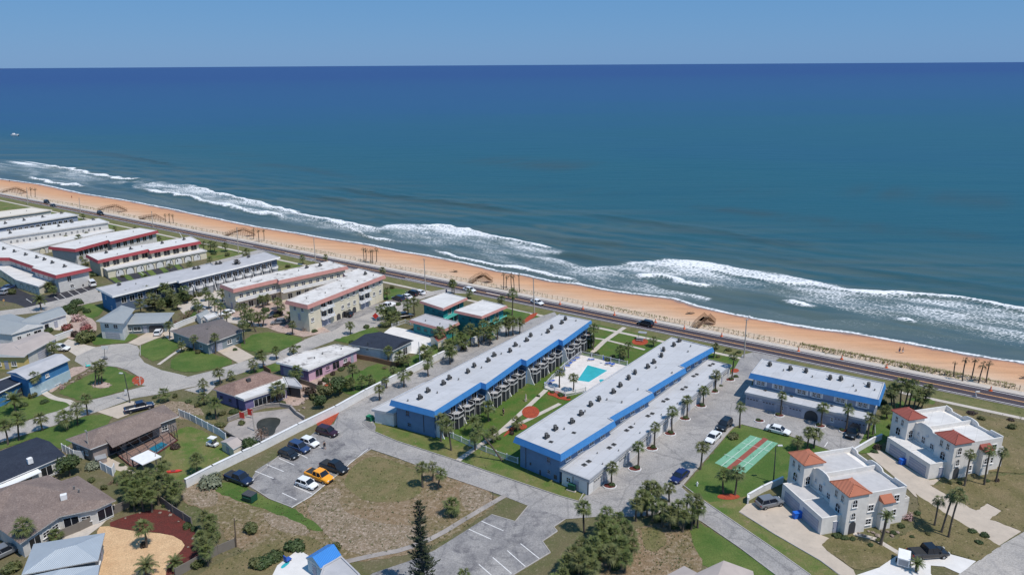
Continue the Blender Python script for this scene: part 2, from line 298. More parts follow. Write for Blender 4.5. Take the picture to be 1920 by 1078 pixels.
def patch(name, mat, pts, smooth=0, world=False, z=None, kerb=False, kind='structure'):
    q = [Vector(p).to_2d() for p in pts] if world else [P(x, y).to_2d() for x, y in pts]
    if smooth: q = chaikin(q, smooth)
    if mat in SOFT and not world:
        q2 = []
        for i in range(len(q)):
            a, c = q[i], q[(i+1) % len(q)]; k = max(1, min(24, int((c-a).length/0.9))); q2 += [a.lerp(c, j/k) for j in range(k)]
        q = [p+Vector((math.sin(p.x*2.3+p.y*1.1)+math.sin(p.y*3.7-p.x*.8), math.cos(p.y*2.9+p.x*1.3)+math.sin(p.x*4.1)))*.13 for p in q2]
    if mat not in SOFT: HARD.append([(p.x, p.y) for p in q])
    q = ccw(q); zz = layer(q) if z is None else z
    tri = tessellate_polygon([[p.to_3d() for p in q]])
    b = MB(); b.add([(p.x, p.y, zz) for p in q], [t if (q[t[1]]-q[t[0]]).cross(q[t[2]]-q[t[0]]) > 0 else tuple(reversed(t)) for t in tri])
    o = b.build(name, mat); tag(o, kind=kind)
    if kerb: kerbline([(p.x, p.y) for p in q]+[(q[0].x, q[0].y)])
    return o
KB = MB()
def kerbline(pts, wd=0.14, h=0.12):
    for i in range(len(pts)-1):
        a, b = Vector(pts[i][:2]), Vector(pts[i+1][:2]); d = b-a
        if d.length < 0.05: continue
        KB.box(((a.x+b.x)/2, (a.y+b.y)/2, h/2+0.02), (d.length, wd, h), math.atan2(d.y, d.x))
def kerbpx(pts, it=0):
    q = [P(x, y).to_2d() for x, y in pts]
    for _ in range(it):
        r = [q[0]]
        for i in range(len(q)-1): r += [q[i]*0.75+q[i+1]*0.25, q[i]*0.25+q[i+1]*0.75]
        q = r+[q[-1]]
    kerbline(q)
def strip(name, mat, line, wd, z=None, world=False, kind='structure', it=0):
    q = [Vector(p).to_2d() for p in line] if world else [P(x, y).to_2d() for x, y in line]
    for _ in range(it):
        r = [q[0]]
        for i in range(len(q)-1): r += [q[i]*0.75+q[i+1]*0.25, q[i]*0.25+q[i+1]*0.75]
        q = r+[q[-1]]
    zz = layer(q) if z is None else z; vs = []
    for i, p in enumerate(q):
        d = (q[min(i+1, len(q)-1)]-q[max(i-1, 0)]).normalized(); nn = Vector((-d.y, d.x))*wd/2; vs += [(p.x-nn.x, p.y-nn.y, zz), (p.x+nn.x, p.y+nn.y, zz)]
    b = MB(); b.add(vs, [(2*i, 2*i+2, 2*i+3, 2*i+1) for i in range(len(q)-1)]); return tag(b.build(name, mat), kind=kind)
def lines(name, mat, segs, wd=0.13, z=None):
    zz = layer([P(v[k], v[k+1]) for v in segs for k in (0, 2)]) if z is None else z; b = MB()
    for (x0, y0, x1, y1) in segs:
        a, c = P(x0, y0).to_2d(), P(x1, y1).to_2d(); d = (c-a).normalized(); nn = Vector((-d.y, d.x))*wd/2
        b.add([(a.x-nn.x, a.y-nn.y, zz), (c.x-nn.x, c.y-nn.y, zz), (c.x+nn.x, c.y+nn.y, zz), (a.x+nn.x, a.y+nn.y, zz)], [(0, 1, 2, 3)])
    return tag(b.build(name, mat), kind='structure')
ORD = 'first second third fourth fifth sixth seventh eighth ninth tenth eleventh twelfth thirteenth fourteenth fifteenth sixteenth seventeenth eighteenth nineteenth twentieth'.split()
def ordn(i): return ORD[i] if i < 20 else 'twenty-'+ORD[i-20]
# ------------------------------------------------------------------ the coast: ocean, beach, dune, highway
CU = Vector((math.cos(-CO), math.sin(-CO))); CN = Vector((-CU.y, CU.x))
def st(p): q = Vector(p[:2]); return q.dot(CU), q.dot(CN)
def xy(s, t): q = CU*s+CN*t; return q.x, q.y
WL = [(0,336),(75,346),(150,363),(250,379),(326,394),(401,410),(476,425),(550,437),(625,450),(688,459),(751,472),(801,480),(876,495),(930,509),(980,516),(1030,528),(1080,533),(1131,544),(1181,551),(1200,553),(1260,560),(1310,576),(1375,590),(1425,600),(1526,617),(1601,625),(1680,640),(1767,657),(1834,668),(1917,681)]
ZW = -4.0
wl = sorted(st(P(x, y, ZW)) for x, y in WL)
UL = [(0,364),(250,413),(400,444),(476,458),(650,490),(880,535),(1030,565),(1260,613),(1375,633),(1600,682),(1676,695),(1767,715),(1920,744)]
LL = [(0,369),(150,398),(250,421.6),(400,450),(525,479),(801,535),(880,550),(1005,573),(1260,627),(1425,666),(1600,698),(1676,714),(1767,733),(1920,766)]
ul = sorted(st(P(x, y)) for x, y in UL); ll = sorted(st(P(x, y)) for x, y in LL)
def fitline(q):
    a = np.array(q); c = np.polyfit(a[:, 0], a[:, 1], 2 if len(q) > 4 else 1)
    lo, hi = a[0, 0], a[-1, 0]
    def f(s):
        s0 = min(max(s, lo), hi); return float(np.polyval(c, s0)+(s-s0)*np.polyval(np.polyder(c), s0))
    return f
tU, tL = fitline(ul), fitline(ll)
def tW(s): return float(np.interp(s, [p[0] for p in wl], [p[1] for p in wl]))
SS = [-2600, -1900, -1400, -1000, -850]+list(np.arange(-740, 420, 4.0))+[430, 600, 900, 1400, 2200]
def ribbon(name, mat, fs, zs, kind='structure', jit=0.0, smooth=False):
    b = MB(); n = len(fs)
    for s in SS:
        for k, f in enumerate(fs):
            t = f(s); z = zs[k] if not callable(zs[k]) else zs[k](s)
            if jit and 0 < k < n-1: z += jit*(math.sin(s*0.31+k*2.1)+math.sin(s*0.117+k)+random.uniform(-.4, .4))
            x, y = xy(s, t); b.v.append((x, y, z))
    for i in range(len(SS)-1):
        for k in range(n-1): b.f.append((i*n+k, (i+1)*n+k, (i+1)*n+k+1, i*n+k+1)); b.m.append(0)
    return tag(b.build(name, mat, smooth=smooth), kind=kind)
# land: one big sheet up to the dune foot
b = MB(); vs = []
for s in SS:
    x, y = xy(s, tU(s)+3.2); vs.append((x, y, 0))
lft = xy(-2600, -3000); rgt = xy(2200, -3000)
for i in range(len(SS)-1):
    x0, y0 = xy(SS[i], -3000); x1, y1 = xy(SS[i+1], -3000)
    b.poly([(x0, y0, 0), (x1, y1, 0), vs[i+1], vs[i]])
tag(b.build('ground', 'scrub'), kind='structure')
# sand material: pale and dry by the dune, orange in the middle, dark where the swash wets it (baked as distance to the water)
m, t_, bs_ = newmat('beach_sand'); n, L = t_.nodes, t_.links
at = n.new('ShaderNodeAttribute'); at.attribute_name = 'wet'
g = n.new('ShaderNodeNewGeometry'); ns = noise(n, L, 0.12, 4, 0.6, g.outputs['Position'], 1.0); ns2 = noise(n, L, 2.2, 3, 0.7, g.outputs['Position'])
ad = n.new('ShaderNodeMath'); ad.operation = 'MULTIPLY_ADD'; ad.inputs[1].default_value = 0.28; L.new(ns.outputs[0], ad.inputs[0]); L.new(at.outputs['Fac'], ad.inputs[2])
rp = ramp(n, L, ad.outputs[0], [(0.10, (0.56, 0.45, 0.35)), (0.34, (0.56, 0.375, 0.25)), (0.60, (0.57, 0.32, 0.18)), (0.88, (0.52, 0.275, 0.155)), (1.0, (0.42, 0.21, 0.135)), (1.10, (0.25, 0.16, 0.13))])
o = mixc(n, L, ramp(n, L, ns2.outputs[0], [(0.3, 0.0), (0.75, 0.3)]).outputs[0], rp.outputs[0], (0.38, 0.23, 0.15)); mpb = n.new('ShaderNodeMapping'); mpb.inputs['Rotation'].default_value = (0, 0, CO); mpb.inputs['Scale'].default_value = (0.035, 0.5, 1); L.new(g.outputs['Position'], mpb.inputs[0]); tr = noise(n, L, 1.0, 5, 0.75, mpb.outputs[0], 0.6)
o = mixc(n, L, 1.0, o, ramp(n, L, tr.outputs[0], [(0.3, 0.78), (0.5, 1.0), (0.7, 1.14)]).outputs[0], 'MULTIPLY'); L.new(o, bs_.inputs['Base Color'])
L.new(ramp(n, L, ad.outputs[0], [(0.98, 0.95), (1.1, 0.35)]).outputs[0], bs_.inputs['Roughness']); bs_.inputs['Specular IOR Level'].default_value = 0.1
bp = n.new('ShaderNodeBump'); bp.inputs['Strength'].default_value = 0.5; bp.inputs['Distance'].default_value = 0.2; L.new(ns2.outputs[0], bp.inputs['Height']); L.new(bp.outputs[0], bs_.inputs['Normal'])
surf('dune_sand', (0.58, 0.46, 0.35), (0.50, 0.385, 0.28), 0.3, (0.30, 0.25, 0.14), 0.9, 0.95, 0.8, 3, c3lo=0.60, c3hi=0.72, spec=0.1)
ribbon('dune', 'dune_sand', [lambda s: tU(s)+2.4, lambda s: tU(s)+4.5, lambda s: tU(s)+6.5, lambda s: tU(s)+9, lambda s: tU(s)+11.5], [-0.05, 0.25, -0.1, -1.4, -2.6], jit=0.12, smooth=True)
fr = [0.0, 0.1, 0.25, 0.42, 0.6, 0.78, 0.9, 0.97, 1.0, 1.12, 2.0]
bch = ribbon('beach', 'beach_sand', [(lambda s, k=k: (tU(s)+11.2)*(1-k)+tW(s)*k) for k in fr], [-2.62, -2.8, -2.95, -3.1, -3.3, -3.6, -3.8, -3.93, -4.0, -4.6, -9], jit=0.0, smooth=True)
wa = bch.data.attributes.new('wet', 'FLOAT', 'POINT'); wa.data.foreach_set('value', [v for s in SS for v in (-0.1, 0.0, 0.18, 0.34, 0.5, 0.68, 0.82, 0.90, 0.98, 1.0, 1.0)])
ribbon('sidewalk', 'concrete', [lambda s: tU(s)+0.5, lambda s: tU(s)+2.5], [0.155, 0.155]); 
ribbon('sidewalk_edge', 'kerb', [lambda s: tU(s)+0.36, lambda s: tU(s)+0.5], [0.05, 0.155])
ribbon('highway', 'highway_asphalt', [lambda s: tL(s), lambda s: tU(s)+0.36], [0.09, 0.09])
wid = lambda s: tU(s)-tL(s)
ribbon('edge_line', 'marking_white', [lambda s: tL(s)+0.55, lambda s: tL(s)+0.75], [0.098]*2)
ribbon('edge_line', 'marking_white', [lambda s: tU(s)-0.5, lambda s: tU(s)-0.3], [0.098]*2)
ribbon('centre_line', 'marking_orange', [lambda s: tL(s)+wid(s)*.5-0.17, lambda s: tL(s)+wid(s)*.5-0.04], [0.098]*2)
ribbon('centre_line', 'marking_orange', [lambda s: tL(s)+wid(s)*.5+0.04, lambda s: tL(s)+wid(s)*.5+0.17], [0.098]*2)
ribbon('verge', 'verge', [lambda s: tL(s)-5.2, lambda s: tL(s)-0.1], [0.016]*2)
ribbon('verge_kerb', 'kerb', [lambda s: tL(s)-0.28, lambda s: tL(s)-0.02], [0.11]*2)
sF = st(P(700, 515))[0]
def far_strip(name, mat, t0, t1, z):
    b = MB(); S2 = [s for s in SS if s < sF]
    for s in S2:
        for t in (tL(s)-t0, tL(s)-t1): b.v.append((*xy(s, t), z))
    for i in range(len(S2)-1): b.f.append((2*i, 2*i+2, 2*i+3, 2*i+1)) ; b.m.append(0)
    return tag(b.build(name, mat), kind='structure')
far_strip('lawn', 'patchy_lawn', 20, 6.2, 0.012)
ribbon('footpath', 'concrete', [lambda s: tL(s)-6.4, lambda s: tL(s)-5.1], [0.03]*2)
# ocean: one graded grid, fine where the surf is
def grow(a, k, n_, st0): 
    o = [a]; d = st0
    for _ in range(n_): o.append(o[-1]+k*d); d *= 1.35
    return o
ts = list(np.arange(-6, 150, 0.9)); tbase = 0
T = np.array(ts+grow(150, 1, 32, 3)[1:]); S = np.array(sorted(grow(-620, -1, 26, 20)[1:])+list(np.arange(-620, 260, 1.5))+grow(260, 1, 29, 8)[1:])
# shoreline-following offset: row t=0 lies on the waterline, fading out to straight rows offshore
tw = np.array([tW(s) for s in S]); tm = 150.0
GS, GT = np.meshgrid(S, T, indexing='ij'); TW = tw[:, None]
f_ = np.clip(1-(GT)/400, 0, 1); Tabs = GT+TW*f_+tm*(1-f_)
X = CU.x*GS+CN.x*Tabs; Y = CU.y*GS+CN.y*Tabs
def npproj(X, Y, Z):
    d2 = Z-CAMH; zf = np.maximum(Y*cp-d2*sp, 1); zu = Y*sp+d2*cp; u2 = FPX*X/zf; v2 = -FPX*zu/zf
    return CX+u2*cr+v2*sr, CY-u2*sr+v2*cr
PX, PY = npproj(X, Y, ZW); 
rng = np.random.RandomState(3)
def vnoise(x, y, seed):
    r = np.random.RandomState(seed).rand(512, 512); xi = np.floor(x).astype(int); yi = np.floor(y).astype(int); fx = x-xi; fy = y-yi
    fx = fx*fx*(3-2*fx); fy = fy*fy*(3-2*fy); g = lambda a, b: r[a % 512, b % 512]
    return (g(xi, yi)*(1-fx)+g(xi+1, yi)*fx)*(1-fy)+(g(xi, yi+1)*(1-fx)+g(xi+1, yi+1)*fx)*fy
def fbm(x, y, seed, o=4): return sum(vnoise(x*2**k, y*2**k, seed+k)/2**k for k in range(o))/sum(1/2**k for k in range(o))
WX = PX+22*(fbm(GS/14, GT/9, 11)-.5); WY = PY+9*(fbm(GS/9, GT/7, 21)-.5)
# surf bands: list of columns (x, top y, bottom y, density) in the order they run along the shore
BANDS = [
 ([(-60,296,322),(40,304,335),(110,312,350),(180,330,352),(240,342,346),(290,336,341)], 0.62),
 ([(40,318,345),(150,345,358),(250,362,377),(330,382,392),(420,402,408)], 0.42),
 ([(245,350,353),(300,340,362),(360,348,376),(430,364,396),(520,386,412),(620,410,424),(720,432,446)], 0.80),
 ([(520,398,420),(640,420,442),(740,420,462),(850,424,486),(930,444,502),(1010,470,516),(1080,494,532),(1160,516,546),(1250,540,558),(1330,556,572)], 0.70),
 ([(700,424,440),(760,416,448),(860,424,470),(960,448,486),(1030,464,484),(1066,470,476)], 0.85),
 ([(1070,505,522),(1165,492,530),(1230,485,542),(1330,490,548),(1440,505,556),(1540,527,582),(1640,545,606),(1720,556,612),(1800,560,634),(1920,580,660),(2100,600,690)], 0.74),
 ([(1185,490,515),(1240,484,508),(1330,492,522),(1430,505,534),(1515,522,540),(1560,536,545)], 0.95),
 ([(1260,556,574),(1400,572,596),(1520,596,612),(1640,600,630),(1760,622,650),(1920,648,676)], 0.40),
 ([(540,436,447),(700,452,468),(860,480,492),(1000,505,520)], 0.26),
]
CREST = [[(-40,304),(60,306),(110,315),(160,325),(220,336),(285,337)], [(245,352),(330,366),(400,382),(470,398),(560,410)], [(335,345),(400,360),(480,382),(600,412),(700,430),(740,441)],
 [(760,418),(850,426),(930,445),(1000,462),(1065,473)], [(790,466),(830,478),(920,496),(1020,514),(1100,530)], [(1200,488),(1300,503),(1380,520),(1440,528),(1520,534),(1600,548),(1720,556),(1800,562),(1870,576),(1960,590)], [(1165,514),(1230,520),(1300,534),(1360,541)],
 [(1450,560),(1500,570),(1548,578)], [(1655,594),(1700,602),(1740,610)], [(30,330),(110,345),(180,352)], [(610,418),(660,430),(690,446),(760,456)], [(8,254),(22,253),(36,256)]]
den = np.zeros_like(PX)
for cols, dd in BANDS:
    xs = [c[0] for c in cols]; top = np.interp(WX, xs, [c[1] for c in cols], left=9e3, right=9e3); bot = np.interp(WX, xs, [c[2] for c in cols], left=-9e3, right=-9e3)
    soft = np.maximum((bot-top)*0.22, 1.5); k = np.clip((WY-top)/(soft*0.5), 0, 1)*np.clip((bot-WY)/soft, 0, 1)
    lead = np.clip(1-1.4*(WY-top)/np.maximum(bot-top, 1), 0, 1)
    den = np.maximum(den, k*dd*(0.72+0.28*lead))
patch_n = fbm(GS/16, GT/6, 51); den = den*np.clip(0.62+1.1*(patch_n-0.22), 0.3, 1.15)
cre = np.zeros_like(PX)
for c in CREST:
    xs = [p[0] for p in c]; yy = np.interp(WX, xs, [p[1] for p in c], left=-9e3, right=-9e3)
    th = 1.4+0.0022*np.maximum(PY-300, 0)+3.2*np.clip(fbm(GS/20, GT*0, 71)-.35, 0, 1)
    endf = np.clip(np.minimum(WX-xs[0], xs[-1]-WX)/40, 0, 1)
    cre = np.maximum(cre, np.clip(1.25-np.abs(WY-yy)/th, 0, 1)*endf)
wash = np.exp(-((GT-0.9-1.8*(fbm(GS/9, GT*0, 81)-.5))/0.8)**2)*(0.55+0.6*fbm(GS/5, GT*0, 83)) + np.clip(1-GT/9, 0, 1)*0.36*(GT > 0)
near = (GT < 160) & (GS > -640) & (GS < 280)
den = np.clip(np.maximum(np.maximum(den, cre*1.1), wash*near), 0, 1.1)*(Y > 60)
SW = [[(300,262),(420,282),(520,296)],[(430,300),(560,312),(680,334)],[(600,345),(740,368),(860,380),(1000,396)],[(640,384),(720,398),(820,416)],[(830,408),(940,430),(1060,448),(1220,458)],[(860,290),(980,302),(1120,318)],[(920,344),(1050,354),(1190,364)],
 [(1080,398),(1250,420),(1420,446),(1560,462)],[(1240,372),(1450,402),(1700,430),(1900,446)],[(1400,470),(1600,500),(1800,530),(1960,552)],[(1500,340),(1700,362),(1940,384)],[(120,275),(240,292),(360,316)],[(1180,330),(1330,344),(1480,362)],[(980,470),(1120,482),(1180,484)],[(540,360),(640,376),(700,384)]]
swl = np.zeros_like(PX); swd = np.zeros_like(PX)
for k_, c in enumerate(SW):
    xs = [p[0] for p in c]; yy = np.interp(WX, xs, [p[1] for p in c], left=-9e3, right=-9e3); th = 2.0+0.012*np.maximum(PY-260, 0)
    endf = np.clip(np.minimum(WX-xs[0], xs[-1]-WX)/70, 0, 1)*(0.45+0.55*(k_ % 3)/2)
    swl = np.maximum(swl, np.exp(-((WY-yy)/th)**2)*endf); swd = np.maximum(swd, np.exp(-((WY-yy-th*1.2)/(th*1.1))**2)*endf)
# real relief: long swells parallel to the shore plus a lip under each crest
swell = 0.28*np.sin(GT*0.42+2.5*fbm(GS/40, GT/40, 91))*np.clip(GT/18, 0, 1)*np.clip(1-(GT-60)/120, 0, 1)
Z = ZW+0.55*swl*near+swell*near+1.1*cre*near+0.25*(fbm(GS/2.5, GT/2.5, 101)-.5)*np.clip(den*2, 0, 1)*near
ns_, nt_ = GS.shape; me = bpy.data.meshes.new('ocean')
co = np.stack([X, Y, Z], -1).reshape(-1, 3); idx = np.arange(ns_*nt_).reshape(ns_, nt_)
q = np.stack([idx[:-1, :-1], idx[1:, :-1], idx[1:, 1:], idx[:-1, 1:]], -1).reshape(-1, 4)
me.vertices.add(len(co)); me.vertices.foreach_set('co', co.ravel()); me.loops.add(q.size); me.loops.foreach_set('vertex_index', q.ravel().astype(np.int32))
me.polygons.add(len(q)); me.polygons.foreach_set('loop_start', (np.arange(len(q))*4).astype(np.int32)); me.update(calc_edges=True); me.polygons.foreach_set('use_smooth', [True]*len(q))
fa = me.attributes.new('foam', 'FLOAT', 'POINT'); fa.data.foreach_set('value', den.ravel().astype(np.float32))
sa_ = me.attributes.new('swell', 'FLOAT', 'POINT'); sa_.data.foreach_set('value', swd.ravel().astype(np.float32))
ta = me.attributes.new('shore', 'FLOAT', 'POINT'); ta.data.foreach_set('value', GT.ravel().astype(np.float32))
oc = bpy.data.objects.new('ocean', me); COL.objects.link(oc); tag(oc, kind='structure')
m, t_, b = newmat('seawater'); n, L = t_.nodes, t_.links; me.materials.append(m)
g = n.new('ShaderNodeNewGeometry'); P_ = g.outputs['Position']
def mapped(rz, sx, sy):
    mp = n.new('ShaderNodeMapping'); mp.inputs['Rotation'].default_value = (0, 0, rz); mp.inputs['Scale'].default_value = (sx, sy, 1); L.new(P_, mp.inputs[0]); return mp.outputs[0]
def math_(op, a, b2=None, c=None, clamp=False):
    mm = n.new('ShaderNodeMath'); mm.operation = op; mm.use_clamp = clamp
    for k, v in enumerate((a, b2, c)):
        if v is None: continue
        if isinstance(v, (int, float)): mm.inputs[k].default_value = v
        else: L.new(v, mm.inputs[k])
    return mm.outputs[0]
sh = n.new('ShaderNodeAttribute'); sh.attribute_name = 'shore'; fo = n.new('ShaderNodeAttribute'); fo.attribute_name = 'foam'
big = noise(n, L, 1.0, 4, 0.6, mapped(CO, 0.0016, 0.006), 0.4)
tt = math_('MULTIPLY_ADD', math_('SUBTRACT', big.outputs[0], 0.5), 0.18, math_('MULTIPLY', math_('LOGARITHM', math_('MAXIMUM', sh.outputs['Fac'], 1.0), 10.0), 0.25))
deepc = ramp(n, L, tt, [(0.22, (0.060, 0.092, 0.100)), (0.42, (0.034, 0.084, 0.100)), (0.52, (0.020, 0.084, 0.106)), (0.64, (0.012, 0.082, 0.112)), (0.80, (0.010, 0.073, 0.122))])
sep = n.new('ShaderNodeSeparateXYZ'); L.new(P_, sep.inputs[0])
qv = math_('ADD', math_('MULTIPLY', sep.outputs['X'], -0.30), math_('MULTIPLY', sep.outputs['Y'], 0.82)); qv = math_('MULTIPLY_ADD', math_('SUBTRACT', big.outputs[0], 0.5), 900, qv)
bl = n.new('ShaderNodeMapRange'); bl.interpolation_type = 'SMOOTHSTEP'; L.new(qv, bl.inputs[0]); bl.inputs[1].default_value = 350; bl.inputs[2].default_value = 1500
c0 = mixc(n, L, bl.outputs[0], deepc.outputs[0], (0.014, 0.062, 0.152))
bl2 = n.new('ShaderNodeMapRange'); L.new(qv, bl2.inputs[0]); bl2.inputs[1].default_value = 1200; bl2.inputs[2].default_value = 4200
c0 = mixc(n, L, bl2.outputs[0], c0, (0.012, 0.034, 0.150))
stk = noise(n, L, 1.0, 5, 0.65, mapped(CO, 0.010, 0.085), 0.6)
c0 = mixc(n, L, ramp(n, L, stk.outputs[0], [(0.45, 0.0), (0.75, 0.2)]).outputs[0], c0, tuple([0.03, 0.105, 0.13]))
c0 = mixc(n, L, ramp(n, L, stk.outputs[0], [(0.25, 0.3), (0.48, 0.0)]).outputs[0], c0, tuple([0.0, 0.045, 0.085]))
bar = noise(n, L, 1.0, 3, 0.6, mapped(CO, 0.004, 0.05), 0.8)
nearf = n.new('ShaderNodeMapRange'); L.new(sh.outputs['Fac'], nearf.inputs[0]); nearf.inputs[1].default_value = 190; nearf.inputs[2].default_value = 60; nearf.clamp = True
c0 = mixc(n, L, math_('MULTIPLY', nearf.outputs[0], ramp(n, L, bar.outputs[0], [(0.42, 0.0), (0.62, 0.75)]).outputs[0]), c0, (0.085, 0.115, 0.105))
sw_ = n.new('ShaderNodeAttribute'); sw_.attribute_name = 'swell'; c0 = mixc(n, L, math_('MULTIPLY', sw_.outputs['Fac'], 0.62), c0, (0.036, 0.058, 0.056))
# lace foam
wv = noise(n, L, 0.35, 3, 0.6, P_); wp = mixc(n, L, 0.14, mapped(CO, 0.55, 0.95), wv.outputs[1], 'ADD')
vo = n.new('ShaderNodeTexVoronoi'); vo.feature = 'DISTANCE_TO_EDGE'; vo.inputs['Scale'].default_value = 1.1; L.new(wp, vo.inputs['Vector'])
fn = noise(n, L, 1.3, 6, 0.78, mapped(CO, 0.7, 1.7), 0.9)
lace = math_('MULTIPLY_ADD', math_('SUBTRACT', 0.16, vo.outputs['Distance']), 1.1, fn.outputs[0])
fac = math_('MULTIPLY', math_('ADD', math_('SUBTRACT', lace, 1.0), math_('MULTIPLY', fo.outputs['Fac'], 0.86)), 3.2, None, True)
fac = math_('MULTIPLY', fac, math_('MULTIPLY', fo.outputs['Fac'], 3.0, None, True))
c1 = mixc(n, L, math_('MULTIPLY', fo.outputs['Fac'], 0.35, None, True), c0, (0.20, 0.25, 0.26))
L.new(mixc(n, L, fac, c1, (0.72, 0.73, 0.74)), b.inputs['Base Color'])
L.new(math_('MULTIPLY_ADD', fac, 0.5, 0.34), b.inputs['Roughness']); b.inputs['Specular IOR Level'].default_value = 0.16; b.inputs['IOR'].default_value = 1.33
w1 = noise(n, L, 1.0, 6, 0.62, mapped(CO, 0.10, 0.30), 0.4); w2 = noise(n, L, 1.0, 4, 0.6, mapped(CO, 0.02, 0.075), 0.3)
hh = math_('ADD', math_('MULTIPLY', w1.outputs[0], 0.8), math_('MULTIPLY', w2.outputs[0], 2.0))
bp = n.new('ShaderNodeBump'); bp.inputs['Strength'].default_value = 0.7; bp.inputs['Distance'].default_value = 0.35; L.new(hh, bp.inputs['Height']); L.new(bp.outputs[0], b.inputs['Normal'])

# ------------------------------------------------------------------ streets, lots, lawns, paths
patch('lawn', 'lawn_court', [(1000,590),(1115,607),(1250,638),(1395,670),(1380,700),(1268,660),(1050,780),(972,869),(816,806),(1060,670)])
patch('lawn', 'patchy_lawn', [(679,788),(700,782),(740,790),(816,806),(972,869),(1052,880),(1108,912),(1100,935),(1080,940),(1050,930),(921,886),(855,863),(744,827),(690,805)], 1)
patch('lawn', 'patchy_lawn', [(1325,945),(1285,915),(1375,801),(1392,795),(1483,817),(1567,847),(1600,858),(1467,901),(1402,930),(1400,947),(1386,959),(1450,1000),(1538,1051),(1575,1080),(1522,1080),(1450,1028)])
patch('lawn', 'lawn', [(1283,912),(1376,803),(1392,797),(1483,819),(1560,848),(1470,898),(1398,930),(1330,942)])
patch('lawn', 'lawn', [(1262,1015),(1300,985),(1316,979),(1390,1030),(1458,1081),(1480,1100),(1400,1100),(1300,1050)], 1)
patch('dirt_lot', 'dirt', [(696,844),(744,858),(838,893),(944,930),(925,952),(815,1028),(700,1052),(645,1050),(560,1000),(545,952),(585,930),(633,890),(655,870),(684,848)], 1)
patch('dirt_lot', 'dirt', [(1190,985),(1290,975),(1300,1020),(1330,1080),(1150,1100),(1100,1070),(1150,1040)], 2)
patch('dirt_lot', 'dirt', [(350,900),(405,905),(440,930),(480,940),(600,1010),(560,1035),(440,1040),(400,960),(330,940)], 2)
patch('lawn', 'lawn', [(402,903),(455,905),(482,928),(547,951),(600,985),(612,1000),(560,985),(500,955),(440,938),(405,922)], 2)
patch('lawn', 'dry_grass', [(440,1038),(560,1000),(600,1010),(640,1060),(520,1100),(330,1100)], 1)
patch('lawn', 'patchy_lawn', [(330,805),(357,797),(400,818),(428,842),(452,858),(400,876),(352,903),(300,890),(305,858)], 1)
patch('lawn', 'patchy_lawn', [(196,872),(213,864),(250,884),(248,892),(225,900)], 1)
for mt_, q_ in (('thatch', [(690,850),(745,866),(800,890),(785,935),(720,945),(660,930),(640,895)]), ('rubble', [(583,932),(640,908),(632,955),(700,980),(790,985),(812,1012),(745,1038),(660,1040),(605,1000),(575,960)]), ('rubble', [(862,905),(905,918),(932,935),(885,962),(862,945)]), ('rubble', [(345,908),(400,910),(415,940),(380,955),(340,940)]), ('rubble', [(480,955),(560,975),(590,1005),(520,1000)]), ('thatch', [(1195,990),(1240,985),(1255,1020),(1215,1040)]), ('rubble', [(250,775),(330,745),(395,775),(360,790)]), ('thatch', [(345,770),(420,790),(400,810),(370,795)])): patch('bare_ground', mt_, q_, 2)
